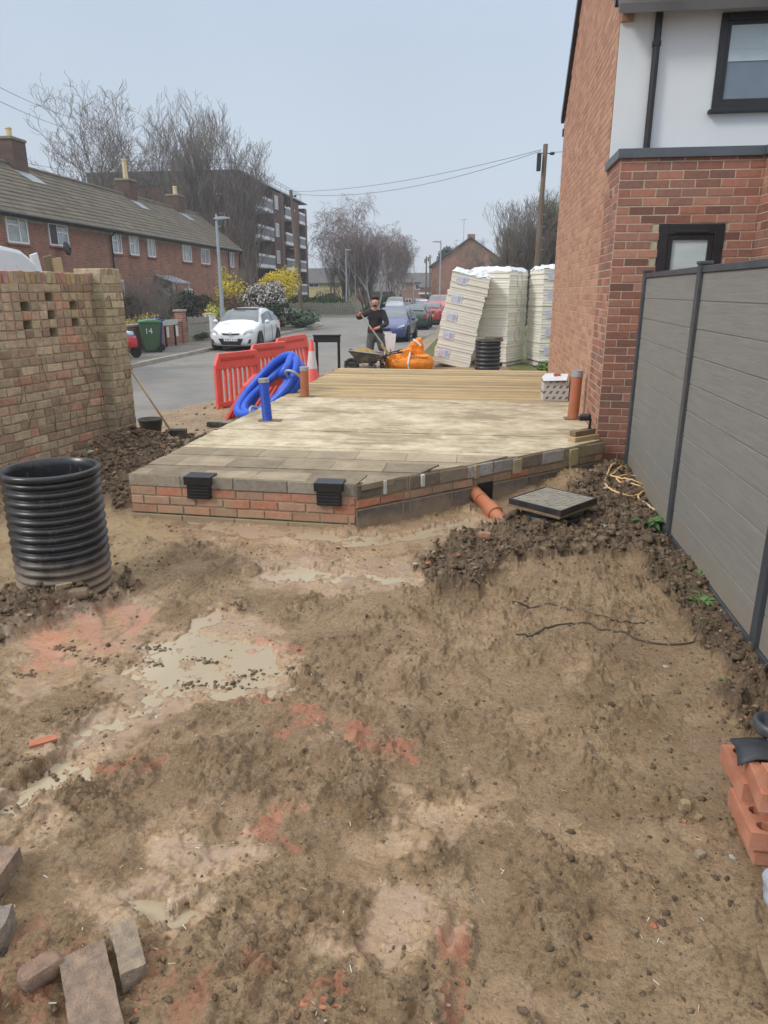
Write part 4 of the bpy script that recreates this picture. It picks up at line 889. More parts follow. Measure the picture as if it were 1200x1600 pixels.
mb = MB(); mb.b2(1.75, 7.355, 2.268, 2.04, 7.369, 2.290); mb.build('trickle_vent', M['black_frame'], w, bevel=.003)
mb = MB(); mb.tube([(1.545, 8.06, 2.99), (1.545, 8.06, 4.30), (1.57, 8.03, 4.42), (1.60, 7.85, 4.62), (1.60, 7.80, 4.8)], .034, n=10); mb.cyl((1.545, 8.06, 3.98), (1.545, 8.06, 4.02), .041)
mb.build('downpipe', M['black_frame'], hs, smooth=False)
mb = MB(); mb.b2(XW - .006, 7.72, 2.62, XW + .01, 7.78, 2.68); mb.build('weep_vent', M['black_frame'], hs)

# ------------------------------------------------------------------ composite fence on the right
M['composite'] = mk('composite_board', (.215, .208, .192), .78, .12, scale=7, bump=.55, bscale=26, stretch=(1, .35, 7), dist=.004, dirt=(.27, .25, .2), dscale=3, damt=.22)
base_dirt(M['composite'], (.25, .195, .135), .08, .36, .6, 6)
fn = thing('garden_fence', 'grey composite board fence with dark metal posts and rails', 'fence', (1.42, 5.05, 0), world=True)
FP = [(1.475, 7.06, .05), (1.405, 5.06, -.02), (1.40, 3.34, -.03), (1.40, 1.55, -.03)]
for (x, y, z) in FP:
    f = MB(); f.b2(x - .035, y - .035, z - .2, x + .035, y + .035, 1.915); f.b2(x - .042, y - .042, 1.915, x + .042, y + .042, 1.935)
    f.build('fence_post', M['fence_post'], fn, bevel=.004)
for (x0, y0, _), (x1, y1, _) in zip(FP[:-1], FP[1:]):
    f = MB(); d = Vector((x1 - x0, y1 - y0, 0)); ln = d.length; an = math.atan2(d.y, d.x); cx_, cy_ = (x0 + x1) / 2, (y0 + y1) / 2
    zb, zt = .095, 1.865; nb = 10; bh = (zt - zb) / nb
    for i in range(nb): f.box((cx_, cy_, zb + bh * (i + .5)), (ln - .07, .022, bh - .007), rz=an)
    f.box((cx_, cy_, (zb + zt) / 2), (ln - .07, .014, zt - zb), rz=an)
    f.build('fence_panel', M['composite'], fn, bevel=.0025)
    for z_, h_ in ((.075, .04), (1.885, .04)):
        f = MB(); f.box((cx_, cy_, z_), (ln - .07, .045, h_), rz=an); f.build('rail', M['fence_post'], fn, bevel=.003)
# ------------------------------------------------------------------ near objects
from mathutils import noise as mnoise
def one(mb, name, mats, label, cat, group=None, **k):
    o = mb.build(name, mats, **k); return setp(o, label, cat, group)
def P3(x, y, dz=0): return (x, y, gz(x, y) + dz)
# corrugated chamber pipe
def corr_pipe(name, label, c, r, h, n, wall=.018, group=None, mats=None, lid=False):
    t = thing(name, label, 'pipe', c, group=group); pr = []; p = h / n
    for i in range(n):
        z = i * p
        for u, q in ((.0, -.9), (.12, -.75), (.25, 0), (.38, .75), (.5, 1), (.62, .95), (.78, .5), (.90, -.6)): pr.append((r - .012 + .012 * q, z + u * p))
    pr += [(r - .02, h - .004), (r - .004, h), (r + .006, h + .01), (r + .004, h + .03), (r - .012, h + .036), (r - .024, h + .03)]
    for z in (h - .01, h * .5, .02): pr.append((r - .034, z))
    mb = MB(); mb.lathe(pr, n=72); mb.build('corrugated_wall', mats or M['pipe_black'], t, smooth=True)
    return t
def mk_pipe():
    m, t, n, l, b = newmat('corrugated_black'); tc = n.new('ShaderNodeTexCoord'); se = n.new('ShaderNodeSeparateXYZ'); l.new(tc.outputs['Object'], se.inputs[0])
    no = n.new('ShaderNodeTexNoise'); inp(no, Scale=7, Detail=9, Roughness=.75); l.new(tc.outputs['Object'], no.inputs['Vector'])
    mp = n.new('ShaderNodeMapping'); mp.inputs['Scale'].default_value = (3, 3, .8); l.new(tc.outputs['Object'], mp.inputs[0])
    n2 = n.new('ShaderNodeTexNoise'); inp(n2, Scale=9, Detail=8, Roughness=.8); l.new(mp.outputs[0], n2.inputs['Vector'])
    a = n.new('ShaderNodeMath'); a.operation = 'MULTIPLY_ADD'; a.inputs[1].default_value = .35; l.new(no.outputs[0], a.inputs[0]); l.new(se.outputs['Z'], a.inputs[2])
    r1 = n.new('ShaderNodeMapRange'); r1.inputs[1].default_value = .30; r1.inputs[2].default_value = .50; r1.inputs[3].default_value = .9; r1.inputs[4].default_value = 0; l.new(a.outputs[0], r1.inputs[0])
    r2 = n.new('ShaderNodeMapRange'); r2.inputs[1].default_value = .56; r2.inputs[2].default_value = .72; r2.inputs[4].default_value = .55; l.new(n2.outputs[0], r2.inputs[0])
    mx = n.new('ShaderNodeMath'); mx.operation = 'MAXIMUM'; l.new(r1.outputs[0], mx.inputs[0]); l.new(r2.outputs[0], mx.inputs[1])
    c = n.new('ShaderNodeMix'); c.data_type = 'RGBA'; c.inputs[6].default_value = (.020, .021, .023, 1); c.inputs[7].default_value = (.30, .225, .165, 1); l.new(mx.outputs[0], c.inputs[0]); l.new(c.outputs[2], b.inputs['Base Color'])
    r3 = n.new('ShaderNodeMapRange'); r3.inputs[3].default_value = .30; r3.inputs[4].default_value = .8; l.new(mx.outputs[0], r3.inputs[0]); l.new(r3.outputs[0], b.inputs['Roughness'])
    return m
M['pipe_black'] = mk_pipe(); M['hose'] = mk('hose_yellow', (.62, .42, .20), .45, .1)
M['pipe_plain'] = mk('corrugated_plain', (.022, .023, .025), .4, .3, scale=10, bump=.05)
corr_pipe('chamber_pipe', 'large black corrugated plastic chamber pipe standing open in the mud, caked at its foot', (-2.47, 3.75, -.05), .272, .785, 15)
cp = corr_pipe('chamber_pipe', 'black ribbed chamber riser with stone slab on top by the insulation stacks', (.17, 18.2, -.22), .32, .78, 8, mats=M['pipe_plain'])
mb = MB(); mb.box((.20, 18.2, .615), (.62, .5, .07), rz=.1, col=(.7, .62, .5)); mb.box((.30, 18.15, .665), (.40, .35, .035), rz=-.2, col=(.6, .55, .45))
one(mb, 'stone_slab', M['concrete'], 'grey stone slab lying over the ribbed riser', 'slab', bevel=.012)
# inspection chamber with square cover
t = thing('inspection_chamber', 'square grey manhole cover on a black ribbed riser in dark soil', 'manhole', (.60, 5.41, 0))
mb = MB(); pr = []
for i in range(4):
    z = -.02 + i * .045
    pr += [(.225, z), (.24, z + .012), (.24, z + .03), (.225, z + .04)]
mb.lathe(pr + [(.2, .165)], n=48); mb.build('riser', M['pipe_plain'], t, smooth=True)
A4 = R(51)
mb = MB(); mb.box((0, 0, .168), (.53, .47, .016), rz=A4); mb.build('seat_board', M['wood_dark'], t)
mb = MB()
for s in (-1, 1):
    mb.box((math.cos(A4) * s * .245, math.sin(A4) * s * .245, .200), (.014, .47, .048), rz=A4); mb.box((-math.sin(A4) * s * .228, math.cos(A4) * s * .228, .200), (.476, .014, .048), rz=A4)
mb.build('frame', M['black_plastic'], t, bevel=.003)
M['cover'] = mk('cast_cover', (.24, .225, .19), .85, .25, scale=14, bump=.4, bscale=30, dirt=(.34, .275, .19), dscale=5, damt=.85)
mb = MB(); mb.box((0, 0, .205), (.472, .438, .03), rz=A4)
for i in range(-4, 5):
    for j in range(-4, 5):
        u, v = i * .048, j * .046; x = u * math.cos(A4) - v * math.sin(A4); y = u * math.sin(A4) + v * math.cos(A4)
        mb.box((x, y, .222), (.034, .012, .005), rz=A4 + (R(45) if (i + j) % 2 else R(-45)))
mb.build('cover', M['cover'], t, bevel=.003)
# orange drain pipe from the opening
t = thing('drain_pipe', 'orange clay-coloured drain pipe running from the slab into the soil', 'pipe', (0, 0, 0), world=True)
mb = MB(); mb.tube([(-.03, 5.98, .12), (.02, 5.84, .10), (.12, 5.66, .055), (.22, 5.44, .0), (.30, 5.30, -.06)], .055, n=20); mb.build('barrel', M['clay_pipe'], t, smooth=True)
mb = MB(); mb.tube([(.125, 5.65, .053), (.17, 5.55, .028)], .066, n=20); mb.tube([(.045, 5.79, .088), (.055, 5.77, .083)], .060, n=20); mb.build('collar', M['clay_pipe'], t)
# upright ducts through the slab
def stub(name, label, x, y, z1, r, mat, lean=(0, 0), tape=True, hole=True, cat='pipe'):
    t = thing(name, label, cat, (x, y, ZT)); h = z1 - ZT
    mb = MB(); mb.tube([(0, 0, 0), (lean[0], lean[1], h)], r, n=24); mb.build('tube', mat, t, smooth=False)
    if tape: mb = MB(); mb.tube([(lean[0] * .88, lean[1] * .88, h * .88), (lean[0] * 1.01, lean[1] * 1.01, h * 1.01)], r + .004, n=24); mb.build('tape_cap', M['tape'], t)
    if hole: mb = MB(); mb.box((.015, .01, .001 + .004), (r * 3.6, r * 2.8, .004)); mb.build('slab_hole', M['wood_dark'], t)
    return t
stub('drain_stub', 'orange upright drain stub taped grey beside the house wall', 1.07, 8.28, .90, .062, M['clay_pipe'], (.012, 0))
stub('drain_stub', 'short orange upright drain stub next to the blue coil', -2.385, 9.62, .76, .058, M['clay_pipe'])
t = thing('duct_stub', 'upright ribbed blue duct stub taped grey at its top', 'duct', (-2.35, 7.7, ZT)); pr = []
for i in range(26): pr += [(.050, i * .0175), (.057, i * .0175 + .005), (.057, i * .0175 + .011), (.050, i * .0175 + .014)]
mb = MB(); mb.lathe(pr, n=24); mb.M = Matrix.Rotation(R(-3), 4, 'Y'); v2 = MB(); v2.M = mb.M; v2.lathe(pr, n=24); v2.build('ribbed_tube', M['blue_plastic'], t, smooth=True)
v2 = MB(); v2.M = mb.M; v2.cyl((0, 0, .425), (0, 0, .47), .060, n=24); v2.build('tape_cap', M['tape'], t)
mb = MB(); mb.box((.03, .0, .005), (.26, .12, .004), rz=.1); mb.build('slab_hole', M['wood_dark'], t)
# cardboard carton of blocks
t = thing('carton', 'white printed cardboard carton with open flap, standing by the house wall', 'box', (1.0, 9.78, ZT), R(3))
def mk_carton():
    m, tt, n, l, b = newmat('printed_card'); tc = n.new('ShaderNodeTexCoord'); se = n.new('ShaderNodeSeparateXYZ'); l.new(tc.outputs['Object'], se.inputs[0])
    def f(op, a, c):
        q = n.new('ShaderNodeMath'); q.operation = op
        for i, v in ((0, a), (1, c)):
            if hasattr(v, 'node'): l.new(v, q.inputs[i])
            else: q.inputs[i].default_value = v
        return q.outputs[0]
    dz = f('DIVIDE', se.outputs['Z'], .072); row = f('FLOOR', dz, 0); fz = f('SUBTRACT', dz, row)
    xx = f('ADD', f('SUBTRACT', f('DIVIDE', se.outputs['X'], .085), f('MULTIPLY', fz, .55)), f('MULTIPLY', row, .5)); fx = f('FRACT', xx, 0)
    on = f('MULTIPLY', f('MULTIPLY', f('GREATER_THAN', fz, .28), f('LESS_THAN', fz, .80)), f('MULTIPLY', f('GREATER_THAN', fx, .2), f('LESS_THAN', fx, .62)))
    c = n.new('ShaderNodeMix'); c.data_type = 'RGBA'; c.inputs[6].default_value = (.50, .48, .46, 1); c.inputs[7].default_value = (.13, .13, .14, 1); l.new(on, c.inputs[0]); l.new(c.outputs[2], b.inputs['Base Color']); b.inputs['Roughness'].default_value = .7
    return m
M['card'] = mk_carton(); M['card_white'] = mk('white_card', (.68, .70, .73), .65, .06, scale=4, bump=.1, bscale=10)
mb = MB(); mb.b2(-.165, -.12, 0, .165, -.112, .25); mb.b2(-.165, .112, 0, .165, .12, .25); mb.b2(-.165, -.111, 0, -.157, .111, .25); mb.b2(.157, -.111, 0, .165, .111, .25); mb.b2(-.156, -.111, .002, .156, .111, .2)
mb.build('carton_side', M['card'], t, bevel=.002)
mb = MB(); mb.add([(-.18, -.15, .262), (.12, -.165, .275), (.17, .06, .335), (-.10, .12, .325), (-.17, .06, .30)], [(0, 1, 2, 3, 4)])
mb.add([(-.16, .12, .25), (.02, .12, .25), (.01, .15, .34), (-.12, .16, .33)], [(0, 1, 2, 3)]); mb.build('flap', M['card_white'], t, solid=.004)
mb = MB(); mb.b2(-.02, .0, .20, .06, .06, .345); mb.build('block_in_carton', M['clay_pipe'], t, bevel=.003)
# site lamp on two timbers
t = thing('timber_offcut', 'pale sawn timber offcut lying on the slab edge', 'timber', (1.03, 7.04, ZT + .002), R(43))
mb = MB(); mb.box((0, 0, .022), (.36, .085, .044)); mb.build('offcut', M['wood'], t, bevel=.002)
t = thing('timber_offcut', 'brown weathered timber offcut stacked on the pale one', 'timber', (1.02, 7.07, ZT + .047), R(43))
mb = MB(); mb.box((0, 0, .025), (.30, .075, .05)); mb.build('offcut', M['wood_dark'], t, bevel=.002)
t = thing('site_lamp', 'small black security lamp on a short stem above the timbers', 'lamp', (1.09, 7.13, ZT + .098))
mb = MB(); mb.tube([(0, 0, 0), (0, 0, .05), (.008, 0, .10)], [.017, .012, .008], n=10); mb.build('stem', M['black_frame'], t)
mb = MB(); mb.box((-.055, -.02, .115), (.115, .075, .062), rot=Euler((R(8), R(-6), R(-12))).to_matrix()); mb.build('head', M['black_frame'], t, bevel=.018)
# blue coil
ctr = Vector((-3.05, 10.2, .38)); va = Vector((.72, .16, .66)).normalized(); vb = Vector((-.42, .85, .30)); vb = (vb - va * vb.dot(va)).normalized(); vn = va.cross(vb)
t = thing('duct_coil', 'coil of thick blue ducting bound with grey tape, leaning on the slab edge', 'coil', tuple(ctr), world=True)
for i, (r_, o_, tl) in enumerate(((.56, -.06, .0), (.58, .06, .04), (.50, .0, -.08))):
    mb = MB(); v3 = (vb + vn * tl).normalized()
    pts = [ctr + va * r_ * math.cos(a) + v3 * r_ * .74 * math.sin(a) + vn * (o_ + .03 * math.sin(a * 2 + i)) for a in [2 * math.pi * k / 56 for k in range(56)]]
    mb.tube(pts, .062, n=12, closed=True); mb.build('duct_loop', M['blue_plastic'], t, smooth=True)
mb = MB(); q = ctr + va * .54; mb.tube([ctr + va * .30 + vb * -.30 + vn * .16, ctr + va * .46 + vb * -.14 + vn * .14, q + vn * .12, q + va * .05 + vn * .10], [.062, .062, .066, .068], n=14); mb.build('duct_end', M['blue_plastic'], t, smooth=True)
for a in (-.75, -2.2):
    rad = va * math.cos(a) + vb * math.sin(a); c0_ = ctr + rad * .56
    mb = MB(); mb.tube([c0_ + (rad * math.cos(u) * .105 + vn * math.sin(u) * .20) for u in [2 * math.pi * k / 20 for k in range(20)]], .022, n=6, closed=True); mb.build('tape_band', M['tape'], t, smooth=True)
# plastic barriers
def barrier_parts(t):
    W, Hh = 1.12, 1.0; mb = MB()
    # top box with sloped shoulders, frame
    mb.extr([(-W / 2, .70), (-W / 2 + .0, .78), (-W / 2 + .10, .98), (W / 2 - .06, .99), (W / 2, .90), (W / 2, .70)], -.035, .035, axis='y')
    mb.build('top_panel', M['red_plastic'], t, bevel=.015)
    mb = MB()
    mb.b2(-W / 2 + .12, -.040, .84, W / 2 - .12, -.0351, .90); mb.b2(-W / 2 + .12, .0351, .84, W / 2 - .12, .040, .90)
    mb.build('recess_shade_strip', mk('red_recess_shade', (.50, .045, .035), .5, .1) if 'recess_shade' not in M else M['recess_shade'], t)  # raised strip; its darker red paints in the shade of a recess
    mb = MB()
    for x in (-W / 2 + .035, W / 2 - .035): mb.b2(x - .035, -.032, .03, x + .035, .032, .70)
    mb.b2(-W / 2 + .07, -.032, .05, W / 2 - .07, .032, .14)
    mb.build('side_frame', M['red_plastic'], t, bevel=.012)
    for i in range(8):
        x = -W / 2 + .13 + i * (W - .26) / 7; mb = MB(); mb.b2(x - .026, -.022, .14, x + .026, .022, .70); mb.build('slat', M['red_plastic'], t, bevel=.008)
    for x in (-.32, .30): mb = MB(); mb.b2(x - .06, -.06, 0, x + .06, .06, .045); mb.build('foot', M['rubber'], t, bevel=.008)
M['recess_shade'] = mk('red_recess_shade', (.50, .045, .035), .5, .1)
def place_line(a, b, z): return ((a[0] + b[0]) / 2, (a[1] + b[1]) / 2, z), math.atan2(b[1] - a[1], b[0] - a[0])
loc, rz = place_line((-4.50, 11.95), (-4.14, 13.0), -.26)
b0 = thing('barrier', 'red plastic barrier nearest the slab corner, standing at the road edge', 'barrier', loc, rz - .10, 'red plastic barriers along the road edge'); barrier_parts(b0)
loc, rz = place_line((-4.30, 13.35), (-3.99, 14.4), -.20); dup(b0, loc, rz - .12, 'red plastic barrier in the middle of the standing row of three')
loc, rz = place_line((-4.02, 14.5), (-3.74, 15.55), -.13); b3 = dup(b0, loc, rz, 'red plastic barrier standing next to the traffic cone')
b3.rotation_euler = (R(-7), R(-2), rz - .12)
loc, rz = place_line((-3.60, 9.75), (-3.10, 10.85), -.20); b4 = dup(b0, loc, rz, 'red plastic barrier tipped over behind the blue coil'); b4.rotation_euler = (R(-8), R(-16), rz + R(4)); b4.location = (-3.80, 11.35, -.26); b4.rotation_euler = (R(38), 0, R(66))
# rubber block feet and debris
def rblock(x, y, rz, label, top=None, s=(.26, .15, .11)):
    t = thing('rubber_block', label, 'block', (x, y, gz(x, y) + .0), rz, 'black rubber barrier feet beside the slab')
    mb = MB(); mb.box((0, 0, s[2] / 2), s); mb.build('foot_body', M['rubber'], t, bevel=.012)
    if top: mb = MB(); mb.box((0, 0, s[2] + .004), (s[0] * .86, s[1] * .8, .008)); mb.build('foot_top', M['cement'], t, bevel=.003)
rblock(-3.52, 7.92, .25, 'black rubber foot lying at the end of the broom handle', s=(.20, .13, .10))
rblock(-3.35, 9.30, .2, 'grey-topped rubber foot in front of the first barrier', top=True)
rblock(-3.66, 9.75, -.1, 'dusty rubber foot under the first barrier', top=True, s=(.40, .16, .07))
rblock(-3.15, 11.3, .3, 'small dark rubber foot behind the blue coil', s=(.18, .12, .10))
rblock(-3.05, 12.2, .3, 'dark rubber foot between coil and orange stub', s=(.2, .14, .1))
rblock(-3.15, 13.9, .2, 'black rubber foot in front of the traffic cone', s=(.18, .13, .11))
rblock(-3.1, 15.4, .1, 'black rubber foot at the trestle by the cone', s=(.2, .14, .1))
# traffic cone
t = thing('traffic_cone', 'red traffic cone with a white reflective sleeve at the end of the barriers', 'cone', (-3.52, 14.9, gz(-3.52, 14.9)))
mb = MB(); mb.box((0, 0, .02), (.40, .40, .04)); mb.build('base', M['red_plastic'], t, bevel=.012)
rc = lambda z: .155 - .125 * z / .92
mb = MB(); mb.lathe([(rc(0) + .02, .04), (rc(.06), .08), (rc(.9), .90), (rc(.92) - .01, .92)], 28); mb.build('body', M['red_plastic'], t, smooth=True)
mb = MB(); mb.lathe([(rc(.32) + .003, .32), (rc(.68) + .003, .68)], 28); mb.build('white_sleeve', mk('sleeve', (.66, .62, .64), .4, .1, dirt=(.5, .42, .40)), t, smooth=True)
# black trestle
t = thing('trestle', 'black painted metal trestle frame standing behind the traffic cone', 'trestle', (-3.55, 16.6, -.18), R(12))
mb = MB(); mb.box((0, 0, .87), (.62, .12, .14)); mb.box((0, 0, .955), (.66, .16, .03)); mb.build('top_rail', M['black_frame'], t, bevel=.01)
for x in (-.24, .27):
    mb = MB(); mb.box((x, 0, .41), (.065, .09, .82)); mb.build('leg', M['black_frame'], t, bevel=.006)
# broom
t = thing('broom', 'wooden-handled broom leaning against the end of the garden wall', 'broom', (-3.66, 8.05, 0))
bz = gz(-3.66, 8.05); mb = MB(); mb.tube([(0, 0, bz + .06), (-.50, .05, .92)], .012, n=8); mb.build('handle', M['wood'], t, smooth=True)
mb = MB(); mb.box((.02, .0, bz + .05), (.09, .28, .04), rz=.3); mb.build('broom_head', M['wood_dark'], t, bevel=.006)
mb = MB(); mb.box((.02, .0, bz + .01), (.08, .26, .06), rz=.3); mb.build('bristles', M['rubber'], t)
# bucket
t = thing('bucket', 'black builder\'s bucket standing behind the garden wall pillar', 'bucket', (-4.35, 8.95, gz(-4.35, 8.95) - .01))
mb = MB(); mb.lathe([(.11, 0), (.155, .27), (.163, .272), (.163, .29), (.15, .29), (.105, .02), (0, .02)], 28); mb.lathe([(0, 0), (.11, 0)], 28); mb.build('shell', M['black_plastic'], t, smooth=True)
mb = MB(); mb.tube([(.16 * math.cos(a), .02, .25 - .12 * math.sin(a)) for a in [math.pi * k / 12 for k in range(13)]], .003, n=5); mb.build('handle', M['galv'], t)
# small litter
mb = MB(); mb.lathe([(0, 0), (.045, 0), (.05, .03), (.044, .03), (.04, .01), (0, .01)], 20, c=P3(-3.45, 9.0)); one(mb, 'plastic_tub', M['white_plastic'], 'small white plastic tub lid by the broom head', 'tub', smooth=True)

# ------------------------------------------------------------------ bricks, blocks and rubble
def rough_mesh(dim, seed, rough=.006, cut=8, chop=None, round_=0):
    b = bmesh.new(); bmesh.ops.create_cube(b, size=1); bmesh.ops.subdivide_edges(b, edges=b.edges, cuts=cut, use_grid_fill=True)
    for v in b.verts:
        p = Vector((v.co.x * dim[0], v.co.y * dim[1], v.co.z * dim[2]))
        if round_:
            q = v.co.normalized() * .62; m_ = v.co.lerp(q, round_); p = Vector((m_.x * dim[0], m_.y * dim[1], m_.z * dim[2]))
        if chop:
            for (cn, cd) in chop:
                cn = Vector(cn).normalized(); dd = p.dot(cn) - cd
                if dd > 0: p -= cn * dd * (.95 + .3 * mnoise.noise(p * 25 + Vector((seed, 0, 0))))
        n1 = mnoise.noise(p * 14 + Vector((seed * 3.1, 0, 0))) * 1.3 + mnoise.noise(p * 45 + Vector((seed, 5, 0))) * .6
        p += p.normalized() * n1 * rough; v.co = p
    vs = [tuple(v.co) for v in b.verts]; fs = [tuple(v.index for v in f.verts) for f in b.faces]; b.free(); return vs, fs
def rock(name, label, cat, x, y, dz, dim, rz, mat, seed, colr, tilt=(0, 0), group=None, **k):
    mb = MB(); vs, fs = rough_mesh(dim, seed, **k); mb.add(vs, fs, col=colr); o = mb.build(name, mat, smooth=True)
    o.location = (x, y, gz(x, y) + dz); o.rotation_euler = (tilt[0], tilt[1], rz); mod = o.modifiers.new('e', 'EDGE_SPLIT'); mod.split_angle = R(50)
    return setp(o, label, cat, group)
M['rockface'] = mk('rough_block', (.95, .95, .95), .95, .35, scale=30, bump=1.4, bscale=130, vcol=True, dist=.008, base2=(1.35, 1.25, 1.1), dirt=(.26, .19, .13), dscale=9, damt=.6)
rock('concrete_block', 'long pinkish-grey concrete block lying in the mud at the corner', 'block', -.862, 1.175, .02, (.44, .115, .08), R(-52), M['rockface'], 1, (.33, .25, .20), cut=16, rough=.0042)
rock('concrete_block', 'short broken concrete block lying against the long block', 'block', -.875, 1.365, .015, (.17, .065, .06), R(-52), M['rockface'], 2, (.36, .30, .235), cut=12, rough=.006, chop=[((.9, .5, -.3), .075)])
rock('paving_brick', 'smooth pinkish paving brick, uppermost of the rubble pieces', 'brick', -1.47, 1.56, .025, (.20, .18, .065), R(6), M['rockface'], 3, (.36, .27, .22), cut=10, rough=.002)
rock('concrete_block', 'grey jagged concrete lump below the smooth paving brick', 'block', -1.315, 1.37, .025, (.15, .13, .10), R(20), M['rockface'], 4, (.34, .31, .28), cut=12, rough=.007, chop=[((.8, -.6, .1), .07), ((-.2, -.9, -.5), .07)])
rock('rubble_lump', 'small reddish crumbly rubble lump beside the long block', 'rubble', -1.075, 1.285, .02, (.095, .06, .055), R(55), M['rockface'], 5, (.34, .235, .18), cut=9, rough=.008, round_=.6)
rock('brick_end', 'orange brick end in the bottom corner below the rubble lump', 'brick', -1.185, 1.165, .02, (.10, .10, .06), R(10), M['rockface'], 6, (.48, .22, .15), cut=8, rough=.0015)
M['shard'] = mk('terracotta', (.42, .15, .085), .8, .2, scale=20, bump=.4, dirt=(.3, .18, .11), dscale=12)
rock('brick_shard', 'bright orange-red brick shard lying in the wet mud', 'shard', -1.66, 2.22, .004, (.10, .038, .012), R(38), M['shard'], 7, (1, 1, 1), cut=6, rough=.003)
rock('brick_shard', 'flat terracotta shard half sunk at the bottom edge', 'shard', -.335, 1.315, .000, (.10, .03, .008), R(12), M['shard'], 8, (1, 1, 1), cut=6, rough=.008, round_=.5)
rock('brick_shard', 'reddish stone lump on the dark clod heap before the drain', 'shard', .08, 4.80, .03, (.09, .06, .05), R(-12), M['rockface'], 9, (.42, .22, .15), cut=8, rough=.006, round_=.5)
rock('stone', 'brown angular stone at the foot of the chamber pipe', 'stone', -2.19, 3.42, .02, (.10, .07, .05), R(20), M['rockface'], 10, (.24, .18, .13), cut=8, rough=.006, round_=.5)
rock('stone', 'flat buff stone leaning on the chamber pipe', 'stone', -2.30, 3.46, .03, (.09, .03, .04), R(35), M['rockface'], 11, (.42, .33, .21), cut=8, rough=.003, round_=.3)
rock('stone', 'pale squared stone standing in the mud left of the bricks', 'stone', .775, 2.205, .014, (.032, .03, .042), R(10), M['rockface'], 12, (.42, .33, .20), cut=7, rough=.003, round_=.25)
rock('stone', 'small yellow stone beside the pale squared stone', 'stone', .81, 2.16, .008, (.026, .022, .02), R(40), M['rockface'], 13, (.40, .30, .16), cut=6, rough=.002, round_=.6)
rock('stone', 'grey-buff stone chip below the brick pile', 'stone', .765, 1.985, .008, (.03, .024, .022), R(30), M['rockface'], 14, (.38, .33, .25), cut=6, rough=.002, round_=.3)
def perf_brick(mb, L_=.215, W_=.1025, H_=.065):
    top = []; cells = 3; cw = L_ / cells
    for zz, flip in ((H_ / 2, False), (-H_ / 2, True)):
        for i in range(cells):
            x0 = -L_ / 2 + i * cw; x1 = x0 + cw; cx_ = (x0 + x1) / 2
            rect = [(x0, -W_ / 2), (cx_, -W_ / 2), (x1, -W_ / 2), (x1, 0), (x1, W_ / 2), (cx_, W_ / 2), (x0, W_ / 2), (x0, 0)]
            ang_ = [-135, -90, -45, 0, 45, 90, 135, 180]; oc = [(cx_ + .021 * math.cos(R(a)) * 1.05, .024 * math.sin(R(a))) for a in ang_]
            vs = [(x, y, zz) for x, y in rect] + [(x, y, zz) for x, y in oc] + [(x, y, 0) for x, y in oc]
            fs = [(k, (k + 1) % 8, 8 + (k + 1) % 8, 8 + k) for k in range(8)] + [(8 + k, 8 + (k + 1) % 8, 16 + (k + 1) % 8, 16 + k) for k in range(8)]
            mb.add(vs, [f[::-1] for f in fs] if flip else fs)
    x, y, z = L_ / 2, W_ / 2, H_ / 2
    vs = [(a, b_, c) for c in (-z, z) for a, b_ in ((-x, -y), (x, -y), (x, y), (-x, y))]; mb.add(vs, [(0, 1, 5, 4), (1, 2, 6, 5), (2, 3, 7, 6), (3, 0, 4, 7)])
M['new_brick'] = mk('new_red_brick', (.42, .17, .10), .85, .2, scale=9, bump=.35, bscale=110, dirt=(.50, .33, .23), dscale=6, damt=.5)
mb = MB(); perf_brick(mb); nb0 = mb.build('brick', M['new_brick'], bevel=.0015)
bl = [(.975, 2.075, 0, 90, 'lowest red brick at the front corner of the brick pile, beside the plastic bag'), (1.085, 2.09, 0, 90, 'right-hand red brick of the bottom course, almost out of the frame'),
      (.948, 2.062, 1, 89, 'red brick of the second course with two of its holes showing'), (1.058, 2.07, 1, 90, 'red brick in the second course, right of the one with open holes'),
      (.962, 2.215, 2, 91, 'rear left red brick of the third course, below the black sheet'), (1.075, 2.06, 2, 90, 'front right red brick of the third course'),
      (.975, 2.075, 3, 84, 'long red brick of the fourth course, directly under the topmost brick'), (1.035, 1.995, 4, 2, 'topmost red brick of the pile with its holes facing up'), (1.09, 2.19, 3, 88, 'red brick of the fourth course supporting the black sheet')]
for i, (x, y, lv, a, lb) in enumerate(bl):
    o = nb0 if i == 0 else nb0.copy()
    if i: scene.collection.objects.link(o)
    o.location = (x, y, .006 + lv * .0655 + .0325); o.rotation_euler = (0, 0, R(a)); setp(o, lb, 'brick', 'new perforated red bricks piled at the right edge')
mb = MB(); nx_, ny_ = 12, 9; vs = []
for j in range(ny_):
    for i in range(nx_):
        u, v = i / (nx_ - 1), j / (ny_ - 1); x = .895 + .30 * u + .03 * v; y = 2.13 + .17 * v - .01 * u
        z = .276 - .03 * max(0, .2 - u) * 4  + .010 * math.sin(u * 7 + v * 3) + .012 * math.sin(v * 5) ; vs.append((x, y, z))
mb.add(vs, [(j * nx_ + i, j * nx_ + i + 1, (j + 1) * nx_ + i + 1, (j + 1) * nx_ + i) for j in range(ny_ - 1) for i in range(nx_ - 1)])
one(mb, 'membrane_sheet', mk('damp_course', (.030, .034, .040), .55, .2, scale=6, bump=.2), 'black damp-proof membrane sheet draped over the rear bricks', 'sheet', smooth=True, solid=.003)
mb = MB(); mb.lathe([(0, 0), (.06, .0), (.065, .01), (.065, .04), (.05, .045), (.048, .012), (0, .012)], 28, c=(1.075, 2.335, .262)); one(mb, 'tape_roll', M['fence_post'], 'dark round roll resting behind the black sheet', 'roll', smooth=True)
